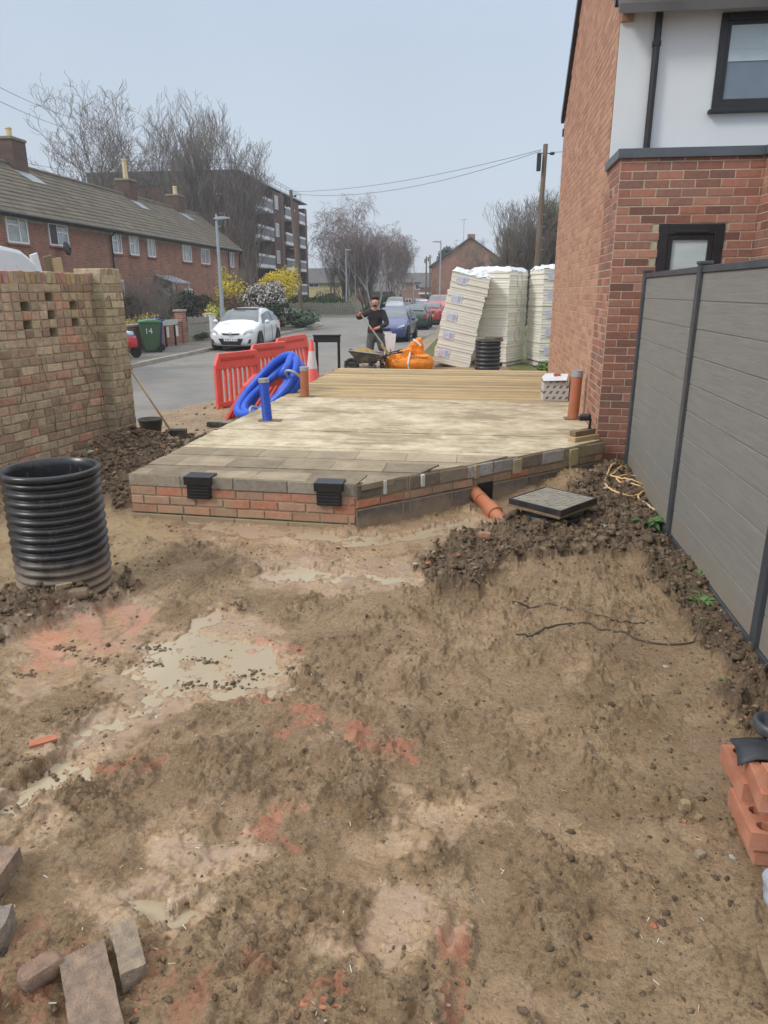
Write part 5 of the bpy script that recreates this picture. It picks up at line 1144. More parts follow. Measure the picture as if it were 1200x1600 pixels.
mb = MB(); vs, fs = rough_mesh((.15, .24, .15), 31, rough=.026, cut=12, round_=.85); mb.add(vs, fs); o = one(mb, 'plastic_bag', mk('clear_plastic', (.42, .46, .52), .18, .25, scale=12, bump=.8, bscale=22, dist=.02, spec=.8), 'crumpled translucent plastic bag beside the brick pile', 'bag', smooth=True); o.location = (.990, 1.745, .055)
# plank at the right-hand bottom corner
mb = MB(); mb.bar((.835, 1.62, .03), (.80, 1.15, .03), .05, .02); one(mb, 'timber_batten', M['wood_dark'], 'thin timber batten at the bottom right-hand edge', 'timber', bevel=.002)

# ------------------------------------------------------------------ hose, wire, weeds
def smooth_pts(c, n=10):
    out = []; c = [Vector(p) for p in c]; c = [c[0]] + c + [c[-1]]
    for i in range(1, len(c) - 2):
        p0, p1, p2, p3 = c[i - 1:i + 3]
        for k in range(n):
            t = k / n; out.append(.5 * ((2 * p1) + (-p0 + p2) * t + (2 * p0 - 5 * p1 + 4 * p2 - p3) * t * t + (-p0 + 3 * p1 - 3 * p2 + p3) * t ** 3))
    return out + [c[-2]]
t = thing('hose', 'pale yellow hosepipe lying in loose loops under the fence', 'hose', (0, 0, 0), world=True)
for pts in ([(1.52, 6.85), (1.36, 6.75), (1.24, 6.50), (1.20, 6.42), (1.36, 6.28), (1.50, 6.25)], [(1.50, 6.95), (1.30, 6.80), (1.17, 6.42), (1.10, 6.10), (1.14, 5.90), (1.28, 5.88), (1.42, 6.06), (1.52, 6.14)],
            [(1.54, 6.55), (1.38, 6.52), (1.24, 6.34), (1.36, 6.20), (1.46, 6.13), (1.38, 6.0), (1.34, 5.86), (1.40, 5.66), (1.45, 5.54)]):
    mb = MB(); mb.tube([(p.x, p.y, sum(gz(p.x + a_, p.y + b_) for a_ in (-.06, 0, .06) for b_ in (-.06, 0, .06)) / 9 + .022 + .012 * math.sin(k * .2)) for k, p in enumerate(smooth_pts([(x, y, 0) for x, y in pts]))], .0085, n=8); mb.build('hose_loop', mk('hose_yellow', (.62, .42, .20), .45, .1) if 'hose' not in M else M['hose'], t, smooth=True)
M['dwire'] = mk('muddy_wire', (.075, .06, .04), .8, .4)
mb = MB(); mb.tube([(p.x, p.y, gz(p.x, p.y) + .003) for p in smooth_pts([(.24, 3.42, 0), (.34, 3.46, 0), (.44, 3.60, 0), (.60, 3.64, 0), (.78, 3.55, 0), (.98, 3.47, 0), (1.16, 3.52, 0), (1.22, 3.66, 0)])], .0060, n=6)
mb.tube([(p.x, p.y, gz(p.x, p.y) + .001) for p in smooth_pts([(.22, 3.80, 0), (.40, 3.83, 0), (.62, 3.74, 0), (.84, 3.70, 0), (1.0, 3.72, 0)])], .005, n=5)
one(mb, 'buried_cable', M['dwire'], 'dark muddy cable snaking across the mud towards the fence', 'cable', smooth=True)
rr = random.Random(77)
def weed(x, y, s, label, n=12, pale=0):
    mb = MB(); z0 = gz(x, y)
    for k in range(n):
        a = rr.uniform(0, 6.28); el = rr.uniform(.15, .9); L_ = s * rr.uniform(.6, 1.15); g = rr.uniform(.7, 1.3); c = (.07 * g + pale * .05, .17 * g + pale * .03, .035 * g + pale * .03)
        d = Vector((math.cos(a), math.sin(a), 0)); sd_ = Vector((-d.y, d.x, 0)); p = Vector((x, y, z0)) + d * rr.uniform(0, s * .2); prev = None
        for i in range(6):
            q = i / 5; w = s * .20 * math.sin(math.pi * (q * .85 + .1)) * (1 + .35 * (i % 2)); pt = p + d * L_ * q + Vector((0, 0, L_ * (el * q - .55 * q * q)))
            cur = (pt - sd_ * w - Vector((0, 0, -w * .3)), pt, pt + sd_ * w + Vector((0, 0, w * .3)))
            if prev: mb.add([prev[0], prev[1], prev[2], cur[0], cur[1], cur[2]], [(0, 1, 4, 3), (1, 2, 5, 4)], col=c)
            prev = cur
    return one(mb, 'weed', M['leaf'], label, 'weed', 'weeds along the fence', smooth=True)
weed(1.29, 5.27, .125, 'largest leafy green weed at the foot of the middle fence post', 20)
weed(1.40, 5.16, .09, 'dark green weed tucked behind the middle fence post', 10)
weed(1.02, 7.25, .07, 'spiky dark weed near the slab corner by the hose', 12)
weed(1.36, 7.08, .06, 'low weed at the foot of the far fence post', 10)
weed(1.30, 4.98, .05, 'yellowish seedling just in front of the middle fence post', 6, 1)
weed(1.33, 4.34, .055, 'small weed midway along the long fence panel', 7)
weed(1.36, 4.22, .06, 'flat yellow-green weed under the long fence panel', 8, 1)
weed(1.30, 3.93, .085, 'feathery weed patch before the near fence post', 16, .4)
weed(1.28, 3.68, .05, 'small bright weed just before the near fence post', 9)
weed(1.30, 3.28, .06, 'weed sprouting beside the near fence post', 10, .3)
weed(1.19, 3.12, .035, 'tiny weed seedling below the near fence post', 7)
weed(1.12, 4.75, .04, 'tiny seedling in the soil left of the fence', 6, 1)
# ------------------------------------------------------------------ insulation stacks
M['foam'] = mk('wrapped_foam', (.80, .775, .69), .4, .05, scale=3, bump=.35, bscale=7, stretch=(1, 1, 5), dist=.012, dirt=(.62, .54, .42), dscale=1.1, damt=.3, spec=.5)
M['foam_grey'] = mk('wrapped_foam_grey', (.56, .58, .55), .4, .07, scale=3, bump=.35, bscale=7, stretch=(1, 1, 4), dist=.012)  # even grey for the tape rings on the pack sides
M['wrap'] = mk('clear_wrap', (.70, .75, .80), .2, .1, scale=6, bump=.9, bscale=14, dist=.03)
M['label'] = mk('label_paper', (.66, .68, .77), .5, .25, scale=26, bump=0, detail=2)
M['labelink'] = mk('label_ink', (.42, .43, .58), .5, .2, scale=30, bump=0)
def pack(label, loc, rot, seed, lab=True, rings=False, wx=1.0, wy=1.15, h=.47, group='wrapped packs of insulation board in the stacks', first=False, last=False):
    rr = random.Random(seed); t = thing('insulation_pack', label, 'insulation', loc, group=group); t.rotation_euler = rot
    mb = MB(); n = 7; bh = h / n
    for i in range(n):
        dx, dy = rr.uniform(-.012, .012), rr.uniform(-.012, .012)
        vs = []; 
        for (z, g) in ((i * bh + .001, .007), (i * bh + bh * .22, 0), (i * bh + bh * .8, 0.001), ((i + 1) * bh, .006)):
            a, b = wx / 2 - g, wy / 2 - g; vs += [(-a + dx, -b + dy, z), (a + dx, -b + dy, z), (a + dx, b + dy, z), (-a + dx, b + dy, z)]
        fs = [(k * 4 + j, k * 4 + (j + 1) % 4, k * 4 + 4 + (j + 1) % 4, k * 4 + 4 + j) for k in range(3) for j in range(4)] + [(3, 2, 1, 0), (12, 13, 14, 15)]
        mb.add(vs, fs)
    mb.build('boards', M['foam'], t)
    if lab:
        mb = MB(); x0 = -wx / 2 + .12 + rr.uniform(-.02, .02); mb.b2(x0, -wy / 2 - .016, h * .40, x0 + .28, -wy / 2 - .013, h * .84)
        lo = mb.build('label', M['label'], t)
        mb = MB(); mb.b2(x0 + .17, -wy / 2 - .019, h * .46, x0 + .25, -wy / 2 - .017, h * .76)
        for k in range(4): mb.b2(x0 + .03, -wy / 2 - .019, h * (.48 + k * .085), x0 + .14, -wy / 2 - .017, h * (.50 + k * .085))
        mb.build('print', M['labelink'], lo)
    if rings:
        mb = MB(); q = [(wx / 2 + .012, .05 + .17 * math.cos(a), h * .5 + .19 * math.sin(a)) for a in [2 * math.pi * k / 24 for k in range(24)]]
        mb.tube(q, .010, n=5, closed=True); mb.build('tape_ring', M['foam_grey'], t)
    return t
ORD = ['bottom', 'second', 'middle', 'fourth', 'top']
th = R(11.5); u_ = Vector((math.cos(th), 0, -math.sin(th))); w_ = Vector((math.sin(th), 0, math.cos(th))); c_ = Vector((-.30, 19.5, -.26)) - u_ * .5 + Vector((0, .58, 0))
for k in range(5):
    p = c_ + w_ * (.475 * k) + u_ * (.02 * math.sin(k * 2)); pack('%s labelled insulation pack of the steeply leaning stack' % ORD[k], p, (0, th, R(-1)), 100 + k)
for k in range(5): pack('%s insulation pack with taped rings on its side, in the upright stack behind the riser' % ORD[k], (.424, 20.65, -.10 + .475 * k), (0, 0, R(-26)), 110 + k, lab=False, rings=k > 0, wx=1.15, wy=1.2)
for k in range(5): pack('%s labelled insulation pack of the stack half hidden by the house wall' % ORD[k], (1.96, 20.5, -.06 + .475 * k), (0, 0, R(14)), 120 + k, wx=1.15, wy=1.2)
def wrap_top(label, loc, rot, wx, wy, seed):
    rr = random.Random(seed); mb = MB(); n = 13; vs = []
    for j in range(n):
        for i in range(n):
            u, v = i / (n - 1) - .5, j / (n - 1) - .5; e = max(abs(u), abs(v)); z = .05 + .05 * mnoise.noise(Vector((u * 7, v * 7, seed))) + .05 * rr.random() - (.10 if e > .49 else 0)
            vs.append((u * wx * 1.03, v * wy * 1.03, z))
    mb.add(vs, [(j * n + i, j * n + i + 1, (j + 1) * n + i + 1, (j + 1) * n + i) for j in range(n - 1) for i in range(n - 1)])
    o = one(mb, 'plastic_wrap', M['wrap'], label, 'wrap', 'loose plastic wrap on the insulation stacks'); o.location = loc; o.rotation_euler = rot
wrap_top('crumpled clear wrap on top of the leaning insulation stack', c_ + w_ * 2.38, (0, th, 0), 1.0, 1.15, 1)
wrap_top('crumpled clear wrap on top of the middle insulation stack', (.424, 20.65, 2.28), (0, 0, R(-26)), 1.15, 1.2, 2)
wrap_top('crumpled clear wrap on top of the stack beside the house wall', (1.96, 20.5, 2.32), (0, 0, R(14)), 1.15, 1.2, 3)
def pallet(label, loc, rz):
    t = thing('pallet', label, 'pallet', loc, rz)
    for x in (-.5, 0, .5): mb = MB(); mb.box((x, 0, .045), (.10, 1.1, .09)); mb.build('bearer', M['white_plastic'], t)
    mb = MB(); 
    for i in range(6): mb.box((0, -.5 + .2 * i, .10), (1.1, .12, .018))
    mb.build('deck_boards', M['wood'], t)
pallet('pallet with white-wrapped bearers under the middle insulation stack', (.424, 20.65, -.22), R(-26))
pallet('pallet under the insulation stack beside the house wall', (1.96, 20.5, -.19), R(14))
# orange bulk bag
t = thing('bulk_bag', 'slumped bright orange bulk bag of sand with white straps', 'bag', (-1.85, 18.9, -.24), R(4))
M['orange'] = mk('orange_bag', (.86, .27, .015), .6, .10, scale=5, bump=.7, bscale=9, dist=.03)
def cloth_lump(nx, ny, prof, seed):
    pass
mb = MB(); vs, fs = rough_mesh((1.12, .85, .44), 3, rough=.022, cut=16, round_=.62); mb.add([(x, y, z + .20) for x, y, z in vs], fs); mb.build('filled_body', M['orange'], t, smooth=True)
mb = MB(); vs, fs = rough_mesh((.78, .32, .56), 8, rough=.030, cut=16, round_=.28); mb.add([(x * (1 - 1.15 * (z + .28)) + .04 + .22 * (z + .28), y + .10, z + .50 + (x * .18 if z > 0 else 0)) for x, y, z in vs], fs); mb.build('slumped_neck', M['orange'], t, smooth=True)
mb = MB(); vs, fs = rough_mesh((.66, .30, .24), 9, rough=.03, cut=14, round_=.5); mb.add([(x - .24, y - .24, z + .38 + x * .35) for x, y, z in vs], fs); mb.build('folded_flap', M['orange'], t, smooth=True)
for pts in ([(.0, -.46, .06), (-.02, -.50, .22), (.01, -.44, .40), (.03, -.36, .50)], [(.10, -.10, .80), (.20, -.14, .74), (.30, -.16, .64)]):
    mb = MB(); mb.tube(pts, .024, n=6); mb.build('strap', M['white_plastic'], t)
mb = MB(); rr = random.Random(5)
for k in range(7): mb.box((.08 + k * .062, -.458 + .012 * k, .375 + .01 * math.sin(k)), (.038, .012, .045), rz=.12)
mb.build('printed_marks', M['wood_dark'], t)
# wheelbarrow
t = thing('wheelbarrow', 'muddy black builder\'s wheelbarrow heaped with sand', 'wheelbarrow', (-2.85, 18.35, -.27), R(6))
M['barrow'] = mk('barrow_tray', (.07, .068, .06), .6, .3, scale=9, bump=.2, dirt=(.34, .27, .16), dscale=5, damt=.7)
mb = MB()
tp = [(-.50, -.30, .60), (.34, -.32, .50), (.34, .32, .50), (-.50, .30, .60)]; bt = [(-.26, -.17, .28), (.20, -.19, .27), (.20, .19, .27), (-.26, .17, .28)]
mb.add(tp + bt, [(0, 1, 5, 4), (1, 2, 6, 5), (2, 3, 7, 6), (3, 0, 4, 7), (7, 6, 5, 4)]); mb.build('tray', M['barrow'], t, solid=.012)
mb = MB(); mb.tube(tp, .014, n=6, closed=True); mb.build('tray_rim', M['galv'], t)
mb = MB(); n = 12; vs = []
for j in range(n):
    for i in range(n):
        u, v = i / (n - 1), j / (n - 1); x = -.46 + .76 * u; y = (-.27 + .54 * v); z = .555 - .09 * u + .14 * math.sin(math.pi * u) * math.sin(math.pi * v) + .025 * mnoise.noise(Vector((u * 9, v * 9, 3))); vs.append((x, y, z))
mb.add(vs, [(j * n + i, j * n + i + 1, (j + 1) * n + i + 1, (j + 1) * n + i) for j in range(n - 1) for i in range(n - 1)]); M['sandheap'] = mk('damp_sand', (.33, .23, .09), .95, .3, scale=12, bump=.8, bscale=40, dist=.02); mb.build('sand_load', M['sandheap'], t, smooth=True)
for s in (-1, 1):
    mb = MB(); mb.tube([(-.50, s * .05, .20), (-.22, s * .16, .27), (.30, s * .26, .36), (.55, s * .29, .50), (.86, s * .30, .56)], .017, n=8); hd_ = mb.build('handle', M['black_frame'], t, smooth=True)
    mb = MB(); mb.tube([(.74, s * .30, .54), (.88, s * .30, .565)], .025, n=8); mb.build('grip', M['rubber'], hd_)
    mb = MB(); mb.tube([(.10, s * .2, .30), (.26, s * .24, .0), (.34, s * .25, .0), (.30, s * .26, .36)], .014, n=6); mb.build('leg', M['black_frame'], t)
mb = MB(); mb.tube([(-.44 + .155 * math.cos(a), 0, .19 + .155 * math.sin(a)) for a in [2 * math.pi * k / 24 for k in range(24)]], .042, n=8, closed=True); wh = mb.build('wheel', M['rubber'], t, smooth=True)
mb = MB(); mb.cyl((-.44, -.03, .19), (-.44, .03, .19), .115, n=18); mb.build('rim', M['barrow'], wh)
mb = MB(); mb.tube([(-.42, -.06, .19), (-.62, -.06, .30), (-.62, .06, .30), (-.42, .06, .19)], .012, n=6); mb.build('front_guard', M['black_frame'], t)
# leaning white board and black stand behind the man
mb = MB(); mb.box((0, 0, .45), (.30, .025, .90), rot=Euler((R(-8), R(5), 0)).to_matrix()); o = one(mb, 'white_board', M['white_plastic'], 'white board standing upright behind the workman', 'board', bevel=.004); o.location = (-2.45, 19.35, -.22)
t = thing('tool_stand', 'small black metal stand in front of the white board', 'stand', (-2.40, 18.85, -.24))
mb = MB(); mb.box((0, 0, .30), (.22, .14, .18)); mb.build('tray_box', M['black_frame'], t, bevel=.01)
for s in (-1, 1): mb = MB(); mb.cyl((s * .09, 0, 0), (s * .06, 0, .55), .012, n=8); mb.build('leg', M['black_frame'], t)

# ------------------------------------------------------------------ the workman
def skin(name, verts, edges, rad, mat, parent, sub=2, root=0):
    me = bpy.data.meshes.new(name); me.from_pydata([tuple(v) for v in verts], edges, []); me.materials.append(mat)
    o = bpy.data.objects.new(name, me); scene.collection.objects.link(o); o.parent = parent
    k = o.modifiers.new('skin', 'SKIN'); k.use_smooth_shade = True
    for i, v in enumerate(me.skin_vertices[0].data):
        r = rad[i]; v.radius = r if isinstance(r, tuple) else (r, r); v.use_root = (i == root)
    s = o.modifiers.new('sub', 'SUBSURF'); s.levels = sub; s.render_levels = sub
    return o
M['skin'] = mk('skin', (.52, .30, .21), .55, .08, bump=0); M['hoodie'] = mk('black_fleece', (.030, .028, .032), .9, .35, scale=9, bump=.5, bscale=30, dist=.01)
M['shorts'] = mk('grey_work_shorts', (.095, .095, .105), .9, .3, scale=9, bump=.5, bscale=30, dist=.01); M['glove'] = mk('red_glove', (.65, .03, .035), .7, .15); M['hair'] = mk('dark_hair', (.022, .016, .013), .8, .3, bump=.6, bscale=50)
man = thing('person', 'workman in black top and grey shorts with red gloves, looking down at his shovel', 'person', (-2.74, 18.9, -.245), R(4))
hp = Vector((0, 0, .93))
V = [hp, (0, -.01, 1.08), (0, -.03, 1.25), (0, -.07, 1.42), (0, -.12, 1.50), (0, -.155, 1.565), (0, -.185, 1.64), (0, -.17, 1.71),   # 0-7 spine, neck, head
     (-.10, .0, .90), (-.125, -.02, .50), (-.12, .02, .10), (-.12, -.11, .03),                                            # 8-11 his right leg
     (.10, .0, .90), (.135, .02, .50), (.14, .05, .10), (.15, -.08, .03),                                               # 12-15 left leg
     (-.17, -.08, 1.40), (-.38, -.14, 1.27), (-.335, -.34, 1.36), (-.31, -.40, 1.385),                                  # 16-19 right arm
     (.17, -.08, 1.40), (.27, -.14, 1.13), (.05, -.36, 1.04), (-.02, -.41, 1.02)]                                        # 20-23 left arm
Ed = [(0, 1), (1, 2), (2, 3), (3, 4), (4, 5), (5, 6), (6, 7), (0, 8), (8, 9), (9, 10), (10, 11), (0, 12), (12, 13), (13, 14), (14, 15), (3, 16), (16, 17), (17, 18), (18, 19), (3, 20), (20, 21), (21, 22), (22, 23)]
Rd_ = [(.14, .11), (.13, .10), (.15, .10), (.14, .10), (.058, .058), (.062, .066), (.085, .098), (.070, .080), .085, .056, .040, (.042, .05), .085, .056, .040, (.042, .05), .062, .048, .032, .030, .062, .048, .032, .030]
body = skin('body', V, Ed, Rd_, M['skin'], man)
jv = [V[1], V[2], V[3], (0, -.10, 1.475), V[16], V[17], (-.345, -.31, 1.345), V[20], V[21], (.09, -.32, 1.055), (0, -.0, .99), (0, 0, .88)]
skin('jacket', jv, [(0, 1), (1, 2), (2, 3), (2, 4), (4, 5), (5, 6), (2, 7), (7, 8), (8, 9), (0, 10), (10, 11)], [(.165, .125), (.185, .13), (.175, .125), (.085, .08), .082, .066, .050, .082, .066, .050, (.165, .13), (.17, .135)], M['hoodie'], man)
skin('shorts', [(0, 0, 1.02), (0, 0, .86), (-.105, 0, .80), (-.13, -.02, .55), (-.13, -.02, .47), (.105, 0, .80), (.14, .015, .55), (.142, .02, .47)], [(0, 1), (1, 2), (2, 3), (3, 4), (1, 5), (5, 6), (6, 7)], [(.16, .125), (.165, .13), .115, .098, .10, .115, .098, .10], M['shorts'], man)
for a, b in ((10, 11), (14, 15)):
    p, q = Vector(V[a]), Vector(V[b]); skin('boot', [p + Vector((0, 0, .08)), p + Vector((0, 0, -.04)), q + Vector((0, -.05, .02))], [(0, 1), (1, 2)], [.058, .062, (.055, .045)], M['rubber'], man)
# gloves with palm and five fingers closed on the handle
def hand(pos, ax, out, side):
    pos, ax, out = Vector(pos), Vector(ax).normalized(), Vector(out).normalized(); w = ax.cross(out)
    vs = [pos - out * .05, pos, pos + out * .035]; es = [(0, 1), (1, 2)]; rd = [.030, (.040, .026), (.036, .022)]
    for k, f in enumerate((-1.2, -.4, .4, 1.15)):
        b = len(vs); o_ = ax * f * .021; L_ = (.85, 1, 1, .8)[k]
        vs += [pos + out * .045 + o_, pos + out * .065 * L_ + o_ + w * .022, pos + out * .045 + o_ + w * .045 * L_]; es += [(2, b), (b, b + 1), (b + 1, b + 2)]; rd += [.011, .0105, .0095]
    b = len(vs); vs += [pos - out * .01 + ax * .035, pos + out * .02 + ax * .045 + w * .03]; es += [(1, b), (b, b + 1)]; rd += [.013, .011]
    skin('glove', vs, es, rd, M['glove'], man, sub=1, root=1)
sh0, sh1 = Vector((-.33, -.43, 1.43)), Vector((.20, -.50, .66)); sd_ = (sh1 - sh0).normalized()
hand(sh0 + sd_ * .07 + Vector((-.02, .03, 0)), sd_, (.5, -.8, .1), 1); hand(sh0 + sd_ * .50 + Vector((.02, .03, 0)), sd_, (-.6, -.7, .1), -1)
mb = MB(); mb.ball((0, -.142, 1.748), (.086, .090, .056), n=18, m=12, jit=.05, seed=3); mb.build('hair', M['hair'], man, smooth=True)
mb = MB(); mb.ball((0, -.200, 1.560), (.052, .062, .022), n=14, m=9, jit=.04, seed=4); mb.build('beard', M['hair'], man, smooth=True)
mb = MB(); mb.add([(-.014, -.268, 1.615), (.014, -.268, 1.615), (0, -.300, 1.618), (0, -.272, 1.665)], [(0, 1, 2), (0, 2, 3), (1, 3, 2), (0, 3, 1)]); mb.build('nose', M['skin'], man)
for s in (-1, 1):
    mb = MB(); mb.ball((s * .032, -.262, 1.655), (.008, .005, .004), n=8, m=5); mb.build('eye', M['hair'], man)
    mb = MB(); mb.ball((s * .090, -.165, 1.645), (.012, .022, .032), n=8, m=6); mb.build('ear', M['skin'], man, smooth=True)
mb = MB(); mb.box((0, -.262, 1.592), (.045, .012, .009)); mb.build('mouth', mk('lips', (.40, .17, .14), .6, .1, bump=0), man)
man.scale = (1.16, 1.12, 1.05)
t = thing('shovel', 'long-handled shovel loaded with sand, held by the workman over the wheelbarrow', 'shovel', (-2.74, 18.9, -.245), R(4))
mb = MB(); mb.tube([sh0, sh1], .017, n=8); mb.build('shaft', mk('shovel_shaft', (.34, .40, .34), .6, .2), t)
mb = MB(); sw = sd_.cross(Vector((0, 0, 1))).normalized(); nn_ = sd_.cross(sw)
rows = [(-.04, .05), (.04, .14), (.20, .15), (.30, .11), (.36, .02)]; vs = []
for (a, w) in rows: vs += [sh1 + sd_ * a - sw * w + nn_ * .03, sh1 + sd_ * a, sh1 + sd_ * a + sw * w + nn_ * .03]
mb.add(vs, [(i * 3 + j, i * 3 + j + 1, i * 3 + j + 4, i * 3 + j + 3) for i in range(4) for j in range(2)]); mb.build('blade', M['sandheap'], t, solid=.006)

t.scale = (1.16, 1.12, 1.05)
# ------------------------------------------------------------------ cars
def paint(name, c, rough=.3): return mk(name, c, rough, .04, scale=2, bump=0, coat=.7, dirt=(c[0] * .6 + .05, c[1] * .6 + .045, c[2] * .6 + .04), dscale=2, damt=.25)
def car(label, loc, rz, pmat, Lc=4.4, Wc=1.8, Hc=1.5, kind='hatch', roofmat=None, detail=2, group='cars parked along the street', grille='split', name='parked_car', front=True):
    t = thing(name, label, 'car', loc, rz, group)
    k = Hc / 1.5; w = Wc / 1.8; q = Lc / 4.4
    S = [(0.0, .60, .30, .52, .50, .58), (.08, .78, .19, .64, .62, .70), (.42, .86, .15, .78, .72, .84), (1.0, .885, .15, .90, .76, .965), (1.12, .89, .15, .915, .75, 1.0),
         (1.92, .90, .15, .94, .60, 1.43), (2.35, .90, .15, .955, .62, 1.49), (3.0, .90, .15, .97, .62, 1.49), (3.62, .89, .15, .99, .59, 1.42), (4.10, .86, .17, 1.0, .62, 1.06), (4.32, .80, .2, .92, .62, .96), (4.4, .70, .3, .62, .56, .72)]
    if kind == 'van': S = [(0.0, .62, .3, .62, .52, .72), (.08, .80, .19, .80, .64, .86), (.35, .87, .15, .92, .74, .99), (.75, .89, .15, 1.0, .76, 1.07), (.85, .89, .15, 1.01, .75, 1.10), (1.55, .90, .15, 1.03, .64, 1.46), (2.1, .90, .15, 1.04, .66, 1.5), (3.0, .90, .15, 1.04, .67, 1.5), (3.9, .9, .15, 1.05, .66, 1.47), (4.25, .88, .17, 1.0, .68, 1.1), (4.36, .84, .2, .9, .66, .96), (4.4, .74, .3, .62, .56, .72)]
    def sec(s):
        x, hw, zb, zl, wr, zt = s; x *= q; hw *= w; wr *= w; zb, zl, zt = zb * k, zl * k, zt * k
        half = [(0, zb), (hw * .86, zb), (hw * .97, zb + .10), (hw, (zb + zl) * .5 + .04), (hw * .975, zl), (wr + (hw - wr) * .15, zt - (zt - zl) * .12 - .01), (wr * .80, zt), (0, zt + .015)]
        return x, half
    secs = [sec(s) for s in S]; NP = 14
    def ring(x, h): return [(a, x, b) for a, b in h] + [(-a, x, b) for a, b in h[-2:0:-1]]
    mb = MB(); vs = []
    for x, h in secs: vs += ring(x, h)
    m_ = len(secs); fs = []
    for i in range(m_ - 1):
        for j in range(NP): fs.append((i * NP + j, i * NP + (j + 1) % NP, (i + 1) * NP + (j + 1) % NP, (i + 1) * NP + j))
    fs += [tuple(range(NP)), tuple((m_ - 1) * NP + j for j in range(NP))[::-1]]
    mb.add(vs, fs); bo = mb.build('body', pmat, t, smooth=True, subsurf=2)
    def P(i, j, off=.012):
        x, h = secs[i]; a, b = h[j]; return Vector((a, x, b))
    def lerp(a, b, f): return a + (b - a) * f
    def panel(nm, corners, mat, off, parent=t, mirror=False, n=4):
        # bilinear patch pushed out along its normal
        for s in ((1, -1) if mirror else (1,)):
            c = [Vector((s * p.x, p.y, p.z)) for p in corners]; nr = ((c[1] - c[0]).cross(c[3] - c[0])).normalized()
            cen = sum(c, Vector()) / 4; nr = nr if nr.dot(cen - Vector((0, Lc / 2, .6 * k))) > 0 else -nr
            mb = MB(); g = []
            for a in range(n + 1):
                for b in range(n + 1):
                    u, v = a / n, b / n; p = lerp(lerp(c[0], c[1], u), lerp(c[3], c[2], u), v); g.append(p + nr * (off + .02 * math.sin(math.pi * u) * math.sin(math.pi * v)))
            mb.add(g, [(a * (n + 1) + b, (a + 1) * (n + 1) + b, (a + 1) * (n + 1) + b + 1, a * (n + 1) + b + 1) for a in range(n) for b in range(n)]); o = mb.build(nm, mat, parent, smooth=True)
        return o
    G = M['car_glass']
    # windscreen across both halves
    a, b = 4, 5
    A0, A1, B0, B1 = P(a, 5), P(a, 5), P(b, 5), P(b, 5)
    wl = P(4, 5).x * .97; wt = P(5, 5).x * .93
    panel('windscreen', [Vector((-wl, lerp(secs[4][0], secs[5][0], .02), secs[4][1][5][1] + .005)), Vector((wl, lerp(secs[4][0], secs[5][0], .02), secs[4][1][5][1] + .005)), Vector((wt, lerp(secs[4][0], secs[5][0], .90), lerp(secs[4][1][6][1], secs[5][1][6][1], .90))), Vector((-wt, lerp(secs[4][0], secs[5][0], .90), lerp(secs[4][1][6][1], secs[5][1][6][1], .90)))], G, .022)
    wl = P(9, 5).x * .92; wt = P(8, 5).x * .90
    panel('rear_window', [Vector((-wl, lerp(secs[8][0], secs[9][0], .88), lerp(secs[8][1][6][1], secs[9][1][6][1], .82))), Vector((wl, lerp(secs[8][0], secs[9][0], .88), lerp(secs[8][1][6][1], secs[9][1][6][1], .82))), Vector((wt, lerp(secs[8][0], secs[9][0], .16), lerp(secs[8][1][6][1], secs[9][1][6][1], .16))), Vector((-wt, lerp(secs[8][0], secs[9][0], .16), lerp(secs[8][1][6][1], secs[9][1][6][1], .16)))], G, .03)
    def side(i0, f0, i1, f1, g0=.10, g1=.88, st=0):
        c = []
        for (i, f, g) in ((i0, f0, g0), (i1, f1, g0), (i1, f1, g1), (i0, f0 + st, g1)):
            lo = lerp(P(i, 4), P(i + 1, 4), f); hi = lerp(P(i, 5), P(i + 1, 5), f); c.append(lerp(lo, hi, g))
        return c
    panel('side_window', side(4, .30, 6, .50, st=.55), G, .010, mirror=True)
    panel('side_window', side(6, .62, 7, .95), G, .010, mirror=True)
    panel('side_window', side(8, .02, 8, .55, g1=.72), G, .010, mirror=True)
    # wheels
    for y_ in (.86 * q, 3.52 * q):
        for s in (-1, 1):
            xo = s * .885 * w
            mb = MB(); mb.cyl((xo - s * .16, y_, .335), (xo + s * .012, y_, .335), .375, n=28); ar = mb.build('wheel_arch', M['tyre'], t)
            mb = MB(); r_ = .315; mb.lathe([(r_ - .10, -.10), (r_ - .015, -.10), (r_, -.075), (r_, .075), (r_ - .015, .10), (r_ - .10, .10)], 28); mb2_ = MB(); mb2_.M = Matrix.Translation((xo - s * .075, y_, r_)) @ Matrix.Rotation(R(90), 4, 'Y'); mb2_.lathe([(r_ - .10, -.10), (r_ - .015, -.10), (r_, -.075), (r_, .075), (r_ - .015, .10), (r_ - .10, .10)], 28)
            wh = mb2_.build('wheel', M['tyre'], t, smooth=True)
            mb = MB(); X0 = xo + s * .010
            mb.cyl((X0 - s * .06, y_, r_), (X0 - s * .03, y_, r_), r_ - .095, n=24, mi=1); mb.cyl((X0 - s * .03, y_, r_), (X0, y_, r_), .05, n=12)
            for a in range(5): an = a * 2 * math.pi / 5; mb.bar((X0 - s * .012, y_ + .04 * math.cos(an), r_ + .04 * math.sin(an)), (X0 - s * .012, y_ + (r_ - .10) * math.cos(an), r_ + (r_ - .10) * math.sin(an)), .045, .02)
            mb.build('rim', [M['rim'], M['tyre']], wh)
